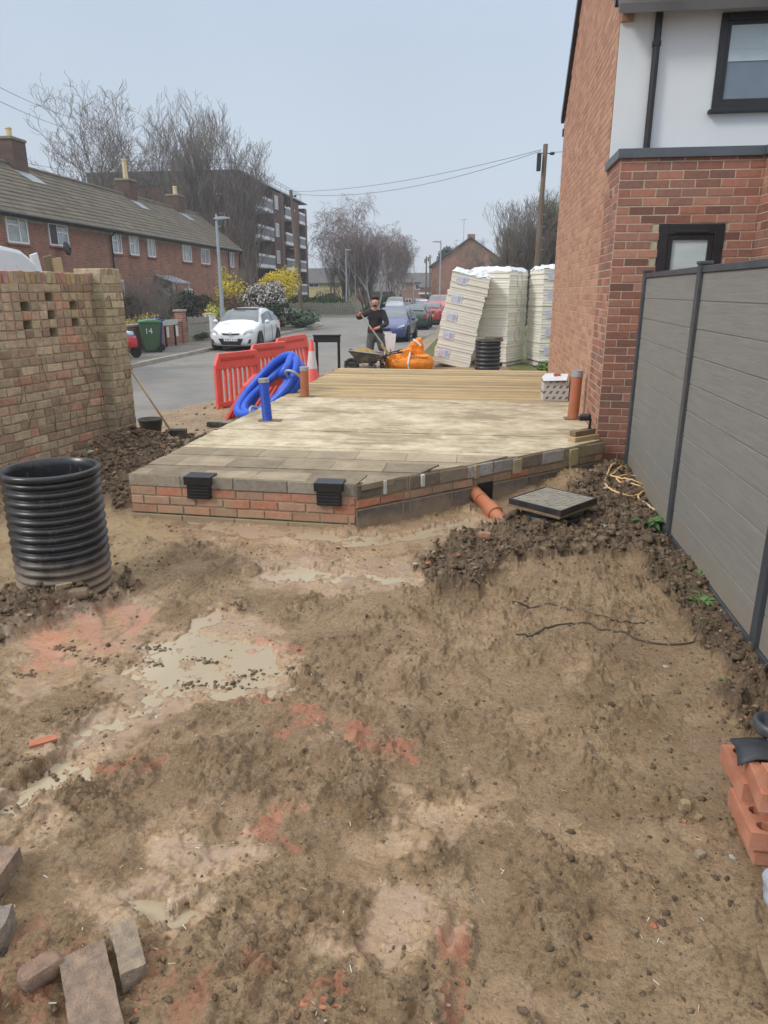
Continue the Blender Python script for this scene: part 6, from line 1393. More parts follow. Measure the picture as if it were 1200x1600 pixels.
    if front:
        nz = lambda f: .0
        if detail > 1:
            mb = MB(); mb.extr([(-.46 * w, .46 * k), (.46 * w, .46 * k), (.34 * w, .235 * k), (-.34 * w, .235 * k)], -.006, .05, axis='y'); mb.build('lower_grille', M['black_frame'], t, bevel=.01)
            for s in (-1, 1):
                mb = MB(); mb.extr([(s * .04, .630 * k), (s * .32 * w, .650 * k), (s * .30 * w, .600 * k), (s * .06, .585 * k)], -.004, .09, axis='y'); mb.build('upper_grille', M['black_frame'], t)
                mb = MB(); mb.extr([(s * .54 * w, .40 * k), (s * .74 * w, .44 * k), (s * .70 * w, .29 * k), (s * .50 * w, .29 * k)], .045, .13, axis='y'); mb.build('fog_light', M['black_frame'], t, bevel=.008)
            mb = MB(); mb.box((0, -.01, .615 * k), (.13, .02, .045)); mb.tube([(.07 * math.cos(a), -.022, .612 * k + .07 * math.sin(a)) for a in [2 * math.pi * i / 18 for i in range(18)]], .010, n=5, closed=True); mb.build('bonnet_badge', M['rim'], t)
        else:
            mb = MB(); mb.extr([(-.22 * w, .62 * k), (.22 * w, .62 * k), (.15 * w, .44 * k), (-.15 * w, .44 * k)], -.006, .06, axis='y'); mb.build('upper_grille', M['black_frame'], t)
            mb = MB(); mb.extr([(-.50 * w, .36 * k), (.50 * w, .36 * k), (.42 * w, .22 * k), (-.42 * w, .22 * k)], -.006, .06, axis='y'); mb.build('lower_grille', M['black_frame'], t)
        mb = MB(); mb.box((0, -.014, .425 * k), (.50, .016, .105)); pl = mb.build('number_plate', M['white_plastic'], t)
        mb = MB(); rr = random.Random(int(abs(loc[1]) * 7))
        for i in range(7): mb.box((-.19 + i * .062 + (.02 if i > 3 else 0), -.0235, .425 * k), (rr.choice((.028, .036, .018)), .003, .062))
        mb.build('plate_marks', mk('plate_ink', (.16, .16, .20), .6, .1) if 'ink' not in M else M['ink'], pl)
        for s in (-1, 1):
            mb = MB(); g = [Vector((s * .46 * w, .015, .60 * k)), Vector((s * .80 * w, .20, .70 * k)), Vector((s * .76 * w, .30, .79 * k)), Vector((s * .52 * w, .10, .70 * k))]
            cen = sum(g, Vector()) / 4; dv = Vector((s * .45, -1, .35)).normalized(); g2 = [p + dv * .035 for p in g]
            mb.add(g + g2, [(0, 1, 5, 4), (1, 2, 6, 5), (2, 3, 7, 6), (3, 0, 4, 7), (4, 5, 6, 7)]); mb.build('headlight', M['lamp_glass'], t, bevel=.012)
    mb = MB(); mb.box((0, Lc + .004, .62 * k), (.50, .016, .11)); mb.build('rear_plate', M['yellow_plate'], t)
    for s in (-1, 1):
        mb = MB(); mb.box((s * .70 * w, Lc - .06, .82 * k), (.17, .10, .26 * k), rz=s * .25); mb.build('tail_light', M['tail'], t, bevel=.02)
        mb = MB(); mb.ball((s * 1.0 * w, 1.45 * q, 1.0 * k), (.10, .07, .075), n=10, m=7); mb.build('wing_mirror', pmat, t, smooth=True)
        for yy in (2.35, 3.15): mb = MB(); mb.box((s * .905 * w, yy * q, .84 * k), (.02, .16, .025)); mb.build('door_handle', pmat, t)
        for yy in (1.35, 2.55, 3.28): mb = MB(); mb.box((s * .8985 * w, yy * q, .58 * k), (.010, .010, .62 * k)); mb.build('door_seam', M['tyre'], t)
    mb = MB(); mb.box((0, Lc - .03, .33 * k), (1.35 * w, .09, .10)); mb.build('rear_bumper_strip', M['black_frame'], t, bevel=.02)
    mb = MB(); mb.box((0, Lc / 2, .19), (1.5 * w, Lc * .8, .08)); mb.build('underbody', M['tyre'], t)
    if roofmat: panel('roof_panel', [Vector((-.50 * w, secs[5][0], secs[5][1][6][1] + .012)), Vector((.50 * w, secs[5][0], secs[5][1][6][1] + .012)), Vector((.50 * w, secs[8][0], secs[8][1][6][1] + .012)), Vector((-.50 * w, secs[8][0], secs[8][1][6][1] + .012))], roofmat, .022)
    return t
M['ink'] = mk('plate_ink', (.16, .16, .20), .6, .1); M['lamp_glass'] = mk('lamp_glass', (.34, .36, .38), .12, .35, scale=14, bump=0, coat=1); M['yellow_plate'] = mk('yellow_plate', (.62, .50, .05), .5, .1); M['tail'] = mk('tail_lamp', (.42, .02, .02), .3, .2, coat=.6)
M['white_paint'] = paint('white_paint', (.72, .74, .76)); M['blue_paint'] = paint('blue_paint', (.035, .060, .19)); M['green_paint'] = paint('green_paint', (.014, .065, .052)); M['red_paint'] = paint('red_paint', (.55, .035, .045))
M['maroon'] = paint('maroon_paint', (.34, .05, .06)); M['silver'] = paint('silver_paint', (.42, .45, .48)); M['grey_paint'] = paint('dark_roof', (.05, .05, .055))
car('white hatchback with dark roof parked by the far kerb, facing the slab', (-8.98, 25.4, -.35), R(2), M['white_paint'], roofmat=M['grey_paint'], Hc=1.51)
car('dark blue hatchback facing us behind the workman', (-4.05, 30.9, -.35), R(-2), M['blue_paint'], Wc=1.78, Hc=1.43, detail=1)
car('dark green hatchback seen from behind, with a yellow rear plate', (-3.85, 45.2, -.35), R(180), M['green_paint'], Lc=3.9, Wc=1.68, Hc=1.40, detail=1)
car('small maroon car mostly hidden beyond the green hatchback', (-3.35, 51.5, -.35), R(180), M['maroon'], Lc=3.9, Wc=1.68, Hc=1.42, detail=1)
car('tall bright red car facing us beyond the maroon one', (-3.25, 54.0, -.35), R(0), M['red_paint'], Lc=4.2, Wc=1.85, Hc=1.85, kind='van', detail=1)
car('silver people carrier facing us, far down the road behind the blue car', (-7.9, 66, float(road_z(66))), R(3), M['silver'], Hc=1.7, kind='van', detail=1)
car('white car in the far distance, between silver carrier and red car', (-6.4, 71, float(road_z(71))), R(-15), M['white_paint'], Hc=1.45, detail=1)
car('grey estate far down the road in front of the brick terrace', (-6.6, 84, float(road_z(84))), R(10), M['silver'], Hc=1.6, kind='van', detail=1)
car('pale grey car farthest on the left side of the road', (-9.2, 78, float(road_z(78))), R(4), M['silver'], Hc=1.5, detail=1)
# white van beyond the garden wall
t = thing('van', 'white van roof showing over the garden wall', 'van', (-11.75, 11.6, -.24)); mb = MB()
pr = [(0, .3), (0, 2.7), (.15, 2.98), (4.3, 2.98), (4.95, 2.92), (5.45, 2.68), (5.75, 2.2), (6.1, 1.2), (6.15, .3)]
for (xa, xb) in ((-.92, .92),): mb.extr(pr, xa, xb, axis='x')
mb.build('body', M['white_paint'], t, bevel=.10); 
mb = MB(); mb.box((0, 5.63, 2.0), (1.5, .35, .6), rot=Euler((R(-25), 0, 0)).to_matrix()); mb.build('windscreen', M['car_glass'], t)
mb = MB(); mb.cyl((-.5, 2.5, 3.20), (.6, 4.4, 3.24), .07, n=12); mb.build('roof_tube', M['black_plastic'], t)
for y_ in (1.0, 5.0):
    for s in (-1, 1): mb = MB(); mb.cyl((s * .75, y_, .33), (s * .94, y_, .33), .33, n=20); mb.build('wheel', M['tyre'], t)
for i, (c, x, y, a, lb) in enumerate((('white_plastic', -11.25, 18.35, -14, 'pale door panel propped upright beyond the garden wall'), ('wood_dark', -11.2, 18.75, -10, 'brown board propped beside the pale door panel'), ('wood', -11.15, 19.0, -8, 'narrow timber board at the end of the propped boards'))):
    mb = MB(); mb.box((0, 0, 1.46), (.05, .42 if i else .30, 2.94 - i * .10), rot=Euler((R(-a), 0, 0)).to_matrix()); o = one(mb, 'propped_board', M[c], lb, 'board', 'boards propped beyond the garden wall', bevel=.004); o.location = (x, y - .35, -.24)
# wheelie bins
def bin_(label, x, y, rz, body, lid, num=None):
    t = thing('wheelie_bin', label, 'bin', (x, y, -.232), rz)
    b = [(-.23, -.26, .06), (.23, -.26, .06), (.23, .20, .06), (-.23, .20, .06)]; tp = [(-.29, -.36, .98), (.29, -.36, .98), (.29, .30, .98), (-.29, .30, .98)]
    mb = MB(); mb.add(b + tp, [(3, 2, 1, 0), (4, 5, 6, 7), (0, 1, 5, 4), (1, 2, 6, 5), (2, 3, 7, 6), (3, 0, 4, 7)]); mb.build('bin_body', body, t, bevel=.025)
    mb = MB(); mb.extr([(-.40, .98), (-.38, 1.03), (-.1, 1.07), (.2, 1.07), (.33, 1.02), (.33, .98)], -.315, .315, axis='x'); mb.build('lid', lid, t, bevel=.015)
    mb = MB(); mb.tube([(-.2, .36, 1.0), (.2, .36, 1.0)], .018, n=8); mb.build('handle', body, t)
    for s in (-1, 1): mb = MB(); mb.cyl((s * .24, .22, .10), (s * .31, .22, .10), .10, n=18); mb.build('wheel', M['tyre'], t)
    if num:
        cu = bpy.data.curves.new('number', 'FONT'); cu.body = num; cu.size = .26; cu.extrude = .002; cu.align_x = 'CENTER'; tmp = bpy.data.objects.new('tmp', cu); scene.collection.objects.link(tmp); bpy.context.view_layer.update(); nm_ = bpy.data.meshes.new_from_object(tmp.evaluated_get(bpy.context.evaluated_depsgraph_get())); nm_.materials.clear(); nm_.materials.append(M['white_plastic']); bpy.data.objects.remove(tmp); o = bpy.data.objects.new('painted_number', nm_); scene.collection.objects.link(o); o.parent = t
        o.rotation_euler = (R(90), 0, R(90)); o.location = (.283, -.10, .62); o.rotation_euler = (R(93), 0, R(90))
M['bin_green'] = mk('green_bin', (.058, .115, .055), .5, .1, scale=3, bump=0, dirt=(.12, .17, .10), dscale=4, damt=.3); M['bin_blue'] = mk('blue_bin', (.03, .07, .22), .45, .1)
bin_('green wheelie bin with painted house number 14 in front of the garden wall', -11.12, 23.55, R(-58), M['bin_green'], mk('green_lid', (.10, .26, .13), .4, .1), '14')
bin_('dark blue wheelie bin just behind the green one', -11.38, 24.35, R(-62), M['bin_blue'], M['bin_blue'])
# red pushchair-like barrow
t = thing('garden_cart', 'small red cart with a pale blue cover, half hidden by the wall pillar', 'cart', (-10.85, 21.3, -.232), R(30))
mb = MB(); vs, fs = rough_mesh((.55, .45, .36), 12, rough=.02, cut=8, round_=.4); mb.add([(x, y, z + .48) for x, y, z in vs], fs); mb.build('red_body', M['red_paint'], t, smooth=True)
mb = MB(); vs, fs = rough_mesh((.46, .42, .16), 14, rough=.03, cut=8, round_=.6); mb.add([(x - .05, y, z + .72) for x, y, z in vs], fs); mb.build('blue_cover', mk('pale_blue_cloth', (.38, .50, .66), .7, .2), t, smooth=True)
mb = MB(); mb.cyl((.22, -.04, .16), (.22, .04, .16), .16, n=22); mb.build('wheel', M['tyre'], t)
mb = MB(); mb.tube([(.22, .06, .16), (0, .15, .35)], .014, n=6); mb.tube([(.22, -.06, .16), (0, -.15, .35)], .014, n=6); mb.tube([(-.2, .15, .35), (-.22, .15, 0)], .014, n=6); mb.build('cart_frame', M['black_frame'], t)
# garden walls and small fences
t = thing('front_wall', 'low red brick front garden wall with pierced white blocks behind the bins', 'wall', (-11.95, 18, -.24), world=True)
mb = MB(); mb.b2(-12.06, 16, -.3, -11.86, 27.9, .58); mb.build('brick_wall_body', M['garden_brick'], t)
mb = MB(); mb.b2(-12.09, 16, .58, -11.83, 27.9, .66); mb.build('coping', M['kerb'], t, bevel=.01)
for y_ in (22.5, 25.6, 26.5, 27.35):
    mb = MB(); mb.b2(-11.858, y_ - .15, .06, -11.845, y_ + .15, .46); f = mb.build('pierced_block', M['uv_white'], t)
    mb = MB()
    for a, b in ((-.07, .16), (.07, .16), (0, .26), (-.07, .36), (.07, .36), (0, .10)): mb.b2(-11.8449, y_ + a - .035, b - .03, -11.840, y_ + a + .035, b + .04)
    mb.build('piercing_shade', M['black_frame'], f)  # black squares on the block face, painted as the shade inside holes
mb = MB(); mb.b2(-12.13, 27.9, -.3, -11.79, 28.25, .98); mb.build('gate_pier', M['garden_brick'], t)
mb = MB(); mb.b2(-12.17, 27.86, .98, -11.75, 28.29, 1.05); mb.build('pier_cap', M['kerb'], t, bevel=.01)
def picket(name, label, pts, h, n, mat, w=.09, gz0=-.24):
    t = thing(name, label, 'fence', (pts[0][0], pts[0][1], gz0), world=True); (x0, y0), (x1, y1) = pts; an = math.atan2(y1 - y0, x1 - x0); rr = random.Random(n)
    mb = MB()
    for i in range(n):
        f = (i + .5) / n; hh = h * rr.uniform(.93, 1.03); mb.box((x0 + (x1 - x0) * f, y0 + (y1 - y0) * f, gz0 + hh / 2), (w, .02, hh), rz=an)
    mb.build('picket_boards', mat, t)
    for z_ in (.25, .75):
        mb = MB(); mb.bar((x0, y0, gz0 + h * z_), (x1, y1, gz0 + h * z_), .05, .04); mb.build('rail', mat, t)
M['picket'] = mk('grey_picket', (.30, .28, .24), .9, .3, scale=6, stretch=(4, 4, 1), bump=.3)
picket('picket_fence', 'short weathered picket fence between gate pier and lamp post', [(-11.85, 28.5), (-11.85, 30.9)], .98, 20, M['picket'])
t = thing('street_sign', 'low pale sign board on two black posts before the front wall', 'sign', (-11.6, 26.2, -.24), R(0))
for s in (-1, 1): mb = MB(); mb.b2(-.03, s * .42 - .03, 0, .03, s * .42 + .03, .95); mb.build('post', M['black_frame'], t)
mb = MB(); mb.b2(.031, -.62, .78, .05, .62, .98); mb.build('sign_board', mk('sign_face', (.45, .48, .42), .6, .15), t)
mb = MB(); mb.b2(-12.4, 31.6, -.24, -12.0, 32.1, .75); mb.b2(-12.42, 31.58, .75, -11.98, 32.12, .80, mi=1); one(mb, 'white_pier', [M['uv_white'], M['pot']], 'white rendered gate pier behind the white hatchback', 'pier')
HAZE = .0013
# ------------------------------------------------------------------ terraced houses
def win_x(parent, X, y0, y1, z0, z1, bars=(), mat=None, glass=None, sill=True, out=1, transom=None, dy=0):
    """window in a wall across X, facing +X"""
    fr = MB(); f = .07; a, b = X - .03, X + .035
    fr.b2(a, y0, z0, b, y0 + f, z1); fr.b2(a, y1 - f, z0, b, y1, z1); fr.b2(a, y0 + f, z0, b, y1 - f, z0 + f); fr.b2(a, y0 + f, z1 - f, b, y1 - f, z1)
    for q in bars: fr.b2(a, y0 + (y1 - y0) * q - .035, z0 + f, b - .004, y0 + (y1 - y0) * q + .035, z1 - f)
    if transom: fr.b2(a, y0 + f, z0 + (z1 - z0) * transom[0] - .03, b - .008, y0 + (y1 - y0) * transom[1], z0 + (z1 - z0) * transom[0] + .03)
    w = fr.build('window', mat or M['uv_white'], parent); w['_w'] = list(parent['_w'])
    g = MB(); g.b2(X - .028, y0 + f * .9, z0 + f * .9, X + .002, y1 - f * .9, z1 - f * .9); g.build('pane', glass or M['curtain_glass'], w)
    if sill: s = MB(); s.b2(X - .02, y0 - .06, z0 - .07, X + .09, y1 + .06, z0 - .002); s.build('sill', mat and M['kerb'] or M['terrace_brick'], w)
    return w
XT = -18.0; XR = -20.9; ZEV = 4.70; ZRI = 7.10
def roof_slope(mb, y0, y1, xe, ze, xr, zr, n):
    for i in range(n):
        f0, f1 = i / n, (i + 1) / n; p = (xe + (xr - xe) * f0, ze + (zr - ze) * f0); q = (xe + (xr - xe) * f1, ze + (zr - ze) * f1)
        mb.add([(p[0], y0, p[1] + .035), (p[0], y1, p[1] + .035), (q[0], y1, q[1]), (q[0], y0, q[1]), (p[0], y0, p[1]), (p[0], y1, p[1])], [(0, 1, 2, 3), (4, 5, 1, 0)])
def terrace(label, y0, y1, wins, chim, end=False, pipe=True, extra=None):
    t = thing('terraced_house', label, 'house', (XT, y0, -.25), world=True, group='brick houses of the terrace')
    mb = MB(); mb.b2(XR - 3, y0, -.25, XT, y1, ZEV); mb.build('wall', M['terrace_brick'], t)
    if end: mb = MB(); mb.add([(XT - .002, y1, ZEV), (XR, y1, ZRI - .08), (XR - 3, y1, ZEV)], [(0, 1, 2)]); mb.add([(XT - .002, y1 - .2, ZEV), (XR, y1 - .2, ZRI - .08), (XR - 3, y1 - .2, ZEV)], [(2, 1, 0)]); mb.build('gable', M['terrace_brick'], t)
    mb = MB(); e_ = .25 if end else 0
    roof_slope(mb, y0, y1 + e_, XT + .35, ZEV - .12, XR, ZRI, 13); roof_slope(mb, y0, y1 + e_, XR - 3.3, ZEV - .12, XR, ZRI, 13)
    rf = mb.build('roof', M['roof'], t); rf['_w'] = list(t['_w'])
    mb = MB(); mb.cyl((XR, y0, ZRI), (XR, y1 + e_, ZRI), .11, n=10); mb.build('ridge_tile', M['roof'], rf)
    mb = MB(); mb.tube([(XT + .40, y0 + .01, ZEV - .16), (XT + .40, y1 + e_, ZEV - .16)], .06, n=8); mb.b2(XT + .02, y0 + .01, ZEV - .24, XT + .33, y1 + e_, ZEV - .20); mb.build('gutter', M['gutter'], t)
    mb = MB(); mb.b2(XT + .005, y0 + .01, ZEV - .34, XT + .025, y1, ZEV - .22); mb.build('fascia', M['kerb'], t)
    if pipe: mb = MB(); mb.tube([(XT + .36, y1 - .1, ZEV - .2), (XT + .10, y1 - .1, ZEV - .45), (XT + .10, y1 - .1, -.2)], .045, n=8); mb.build('downpipe', M['gutter'], t)
    if chim:
        yc, w, zt, kind = chim; mb = MB(); mb.b2(XR - .45, yc - w / 2, ZRI - .7, XR + .40, yc + w / 2, zt); ch = mb.build('chimney', M['chimney_brick'], t); ch['_w'] = list(t['_w'])
        mb = MB(); mb.b2(XR - .50, yc - w / 2 - .05, zt, XR + .45, yc + w / 2 + .05, zt + .12); mb.build('chimney_cap', M['cement'], ch, bevel=.02)
        mb = MB(); mb.lathe([(.14, 0), (.12, kind), (.15, kind + .02), (.13, kind + .08), (.02, kind + .08)], 14, c=(XR, yc, zt + .12)); mb.build('chimney_pot', M['pot'] if kind < 1.5 else M['pot'], ch)
        mb = MB(); mb.add([(XR + .40, yc - w / 2 - .15, ZRI - .28), (XR + .40, yc + w / 2 + .15, ZRI - .28), (XR + .95, yc + w / 2 + .4, ZRI - .70), (XR + .95, yc - w / 2 + .3, ZRI - .70)], [(0, 1, 2, 3)]); mb.build('lead_flashing', M['lead'], ch)
    for (a, b, c, d, bars, tr) in wins: win_x(t, XT + .0, a, b, c, d, bars, transom=tr)
    return t
A_ = terrace('nearest house of the brick terrace, with the big chimney and two wide windows', 10.0, 34.7, [(26.7, 28.05, 3.52, 4.50, (.60,), (.68, .6)), (29.5, 30.95, 3.58, 4.48, (.42,), (.62, 1)), (20.5, 22.0, 3.5, 4.5, (.5,), None), (34.0, 34.5, .68, 2.28, (.5,), None)][:3], (32.2, 1.0, 8.05, .35))
mb = MB(); mb.b2(XT + .037, 29.57, 3.66, XT + .05, 30.06, 4.41); w_ = mb.build('open_casement', M['black_frame'], A_)
t = thing('satellite_dish', 'small dark satellite dish on the terrace wall below the nearer windows', 'dish', (XT + .05, 30.0, 3.45)); mb = MB(); mb.lathe([(.0, .0), (.15, .03), (.27, .10), (.28, .11), (.0, .015)], 20); mb.M = Matrix.Identity(4)
v2 = MB(); v2.M = Matrix.Translation((.30, 0, 0)) @ Matrix.Rotation(R(80), 4, 'Y'); v2.lathe([(.0, .0), (.15, .03), (.27, .10), (.28, .11), (.0, .015)], 20); v2.build('reflector', M['gutter'], t, smooth=True)
mb = MB(); mb.bar((0, 0, -.05), (.32, 0, 0), .03); mb.bar((.3, 0, -.1), (.62, .02, .05), .02); mb.build('bracket', M['gutter'], t)
B_ = terrace('middle house of the brick terrace, with the tall-potted chimney and grey porch roof', 34.7, 45.4, [(34.82, 35.75, 3.52, 4.54, (.52,), (.6, .5)), (36.6, 37.6, 3.52, 4.46, (.5,), (.6, .5)), (38.66, 39.6, 3.52, 4.44, (.5,), None), (43.35, 44.7, 3.46, 4.42, (.34, .67), None), (34.75, 35.55, .66, 2.30, (.35,), (.7, .35)), (43.2, 44.4, .7, 1.9, (.5,), None)], (42.9, .85, 7.85, 1.0), pipe=False)
mb = MB(); mb.bar((XT + .02, 40.3, 2.55), (XT + 1.1, 40.3, 2.20), 2.0, .07); mb.add([(XT, 39.2, 2.62), (XT + 1.15, 39.2, 2.18), (XT + 1.15, 41.6, 2.18), (XT, 41.6, 2.62)], [(0, 1, 2, 3)]); mb.build('porch_roof', M['lead'], B_)
mb = MB(); mb.b2(XT + .002, 39.9, -.2, XT + .05, 40.9, 1.9); mb.build('door', M['uv_white'], B_)
mb = MB()
for y_ in (39.4, 41.4): mb.b2(XT + .95, y_ - .05, -.25, XT + 1.05, y_ + .05, 2.2)
mb.build('porch_post', M['uv_white'], B_)
C_ = terrace('far end house of the brick terrace, with the smallest chimney', 45.4, 53.7, [(46.3, 47.8, 3.42, 4.38, (.5,), None), (51.75, 52.6, 3.38, 4.38, (.45,), None), (49.2, 50.4, 1.3, 2.25, (.5,), None)], (49.9, .95, 7.85, .45), end=True)
mb = MB(); mb.tube([(XT + .10, 51.3, ZEV - .3), (XT + .10, 51.3, -.2)], .045, n=8); mb.build('waste_pipe', M['gutter'], C_)

# ------------------------------------------------------------------ block of flats
t = thing('apartment_block', 'five storey dark brick block of flats with white balcony edges', 'flats', (-28, 66.5, -.4), world=True); fl = t
YA, XA, ZA = 66.5, -22.0, 11.85
mb = MB(); mb.b2(-36, YA, -.6, XA, 71.0, ZA + .0); mb.b2(-36, 71.0, -.6, XA - 1.6, 77.5, ZA - .02); mb.b2(-36, 77.5, -.6, XA + .05, 81.8, ZA - .15); mb.b2(-36, 81.8, -.6, XA - 1.6, 86.2, ZA - .17); mb.b2(-36, 86.2, -.6, XA + .05, 88.4, ZA - .3); mb.b2(-36, 88.4, -.6, XA - 1.2, 91.3, ZA - .5); mb.b2(-36, 91.3, -.6, XA + .05, 92.4, ZA - .5)
mb.build('wall', M['flat_brick'], t)
mb = MB(); mb.b2(-36.1, YA - .12, ZA, XA + .12, 71.1, ZA + .16); mb.b2(-36.1, 71.1, ZA, XA + .12, 92.5, ZA + .10); mb.b2(-36.1, YA - .06, ZA - 1.0, XA + .06, YA + .1, ZA - .001); mb.build('roof_edge', mk('grey_green_fascia', (.075, .085, .08), .8, .2), t)
mb = MB()
for z_ in (.45, .85, 1.1): mb.bar((-33, YA + .6, ZA + z_), (XA - .4, YA + .6, ZA + z_), .045); mb.bar((XA - .4, YA + .6, ZA + z_), (XA - .4, 92, ZA + z_), .045)
for i in range(12): mb.bar((-33 + i, YA + .6, ZA), (-33 + i, YA + .6, ZA + 1.1), .045)
for i in range(12): mb.bar((XA - .4, YA + .6 + i * 2.2, ZA), (XA - .4, YA + .6 + i * 2.2, ZA + 1.1), .045)
mb.build('roof_railing', M['galv'], t)
M['rail_panel'] = mk('grey_balcony_panel', (.20, .21, .24), .6, .15); M['white_slab'] = mk('white_balcony_edge', (.82, .83, .84), .7, .08, dirt=(.4, .4, .37), dscale=1, damt=.25)
for (ya, yb, xo) in ((71.4, 77.2, .15), (82.0, 86.1, .15), (88.5, 91.2, .12)):
    for z_ in (1.5, 4.2, 6.9, 9.6):
        x0 = XA - 1.6; x1 = XA + xo; b = MB(); b.b2(x0, ya, z_ - .18, x1, yb, z_ + .14); bl_ = b.build('balcony', M['white_slab'], t); bl_['_w'] = list(t['_w'])
        b = MB(); b.b2(x1 - .05, ya + .02, z_ + .14, x1 - .01, yb - .02, z_ + .86); b.build('panel', M['rail_panel'], bl_)
        b = MB(); b.b2(x1 - .08, ya, z_ + .86, x1 + .02, yb, z_ + 1.10); b.build('top_rail', M['white_slab'], bl_)
        if z_ > 0:
            wq = MB(); wq.b2(x0 + .002, ya + .7, z_ + .2, x0 + .05, ya + 2.2, z_ + 2.1); o_ = wq.build('balcony_window', M['glass'], t)
for z_ in (1.9, 4.6, 7.3, 10.0):
    for ya in (78.2,): win_x(t, XA + .05, ya, ya + 1.2, z_, z_ + 1.3, (.5,), sill=False)
    for xa in (-24.2,):
        mb = MB(); mb.b2(xa, YA - .03, z_, xa + .9, YA + .02, z_ + 1.2); f = mb.build('window', M['uv_white'], t); f['_w'] = list(t['_w']); mb = MB(); mb.b2(xa + .1, YA - .05, z_ + .1, xa + .8, YA - .031, z_ + 1.1); mb.build('pane', M['glass'], f)
for y_ in (70.6, 80.6): mb = MB(); mb.bar((XA + .10, y_, -.4), (XA + .10, y_, ZA), .11); mb.build('rainwater_pipe', M['cement'], t)
# ------------------------------------------------------------------ far buildings
def gable_house(name, label, x0, x1, y0, y1, zb, ze, zr, wall, roofm, axis='y', chim=None, wins=(), group=None):
    t = thing(name, label, 'house', ((x0 + x1) / 2, y0, zb), world=True, group=group); xm = (x0 + x1) / 2; ym = (y0 + y1) / 2
    mb = MB()
    if axis == 'y': mb.extr([(x0, zb), (x1, zb), (x1, ze), (xm, zr), (x0, ze)], y0, y1, axis='y')
    else: mb.extr([(y0, zb), (y1, zb), (y1, ze), (ym, zr), (y0, ze)], x0, x1, axis='x')
    mb.build('wall', wall, t); mb = MB()
    for s in (-1, 1):
        if axis == 'y':
            xe = xm + s * ((x1 - x0) / 2 + .35); zz = ze - .35 * (zr - ze) / ((x1 - x0) / 2)
            mb.add([(xm, y0 - .25, zr + .06), (xe, y0 - .25, zz + .06), (xe, y1 + .25, zz + .06), (xm, y1 + .25, zr + .06), (xm, y0 - .25, zr + .24), (xe, y0 - .25, zz + .24), (xe, y1 + .25, zz + .24), (xm, y1 + .25, zr + .24)], [(0, 1, 2, 3), (4, 5, 6, 7), (0, 1, 5, 4), (1, 2, 6, 5), (2, 3, 7, 6)])
        else:
            ye = ym + s * ((y1 - y0) / 2 + .35); zz = ze - .35 * (zr - ze) / ((y1 - y0) / 2)
            mb.add([(x0 - .25, ym, zr + .06), (x0 - .25, ye, zz + .06), (x1 + .25, ye, zz + .06), (x1 + .25, ym, zr + .06), (x0 - .25, ym, zr + .24), (x0 - .25, ye, zz + .24), (x1 + .25, ye, zz + .24), (x1 + .25, ym, zr + .24)], [(0, 1, 2, 3), (4, 5, 6, 7), (0, 1, 5, 4), (1, 2, 6, 5), (2, 3, 7, 6)])
    mb.build('roof', roofm, t)
    for (cx, cy, w, zt) in (chim or ()):
        mb = MB(); mb.b2(cx - w / 2, cy - w / 2, ze, cx + w / 2, cy + w / 2, zt); mb.build('chimney', wall, t)
    for (a, b, c, d) in wins:
        f = MB(); f.b2(a, y0 - .04, c, b, y0 + .02, d); w = f.build('window', M['uv_white'], t); w['_w'] = list(t['_w'])
        f = MB(); m_ = (a + b) / 2; f.b2(a + .1, y0 - .06, c + .1, m_ - .05, y0 - .041, d - .1); f.b2(m_ + .05, y0 - .06, c + .1, b - .1, y0 - .041, d - .1); f.build('pane', M['glass'], w)
    return t
g_ = gable_house('gable_house', 'orange-brick house end with a chimney rising at its gable, right of the road', -6.6, 3.0, 95, 108, -.9, 4.75, 8.0, M['far_brick'], M['slate'], chim=[(-1.75, 95.8, .95, 8.55)])
mb = MB(); mb.bar((-2.7, 95.4, 7.2), (-2.7, 95.4, 10.3), .06); mb.bar((-3.1, 95.4, 10.2), (-2.3, 95.4, 10.3), .05); mb.bar((-3.6, 95.2, 6.8), (-3.6, 95.2, 7.9), .05); mb.bar((-3.8, 95.2, 7.8), (-3.2, 95.2, 7.85), .05); mb.build('aerial', M['galv'], g_)
gable_house('brick_house', 'two storey red brick terrace with slate roof across the end of the road', -30, -9.2, 140, 148, -1.7, 3.3, 4.9, M['far_brick2'], M['slate'], axis='x', chim=[(-17.0, 144, .9, 6.2), (-24, 144, .9, 6.2)],
            wins=[(-16.2, -14.6, 2.05, 3.0), (-12.8, -11.2, 2.05, 3.0), (-19.6, -18, 2.05, 3.0), (-14.6, -13.4, -.9, .4), (-13.0, -12.0, -.9, .4), (-10.9, -9.7, 2.05, 3.0)])
t = gable_house('brick_house', 'flat porch-fronted brick house with dark door beside the far terrace', -9.9, -6.4, 118, 126, -1.4, 2.2, 3.0, M['far_brick2'], M['slate'], axis='x')
mb = MB(); mb.b2(-10.1, 116.9, 1.3, -7.7, 118, 1.55); mb.build('porch_roof', M['uv_white'], t); mb = MB(); mb.b2(-9.3, 117.95, -1.3, -8.0, 117.99, .9); mb.build('door', M['black_frame'], t)
gable_house('cream_house', 'cream walled house behind the trees beyond the flats', -30, -21, 112, 122, -1, 2.9, 5.0, M['cream_wall'], M['slate'], axis='x', wins=[(-26.6, -25.0, 2.3, 2.9), (-25.5, -24.3, -.6, .6)])
gable_house('brick_house', 'brown brick bungalow half hidden by the birches', -19.5, -14.5, 118, 126, -1.2, 1.6, 2.9, M['far_brick2'], M['slate'], axis='x')

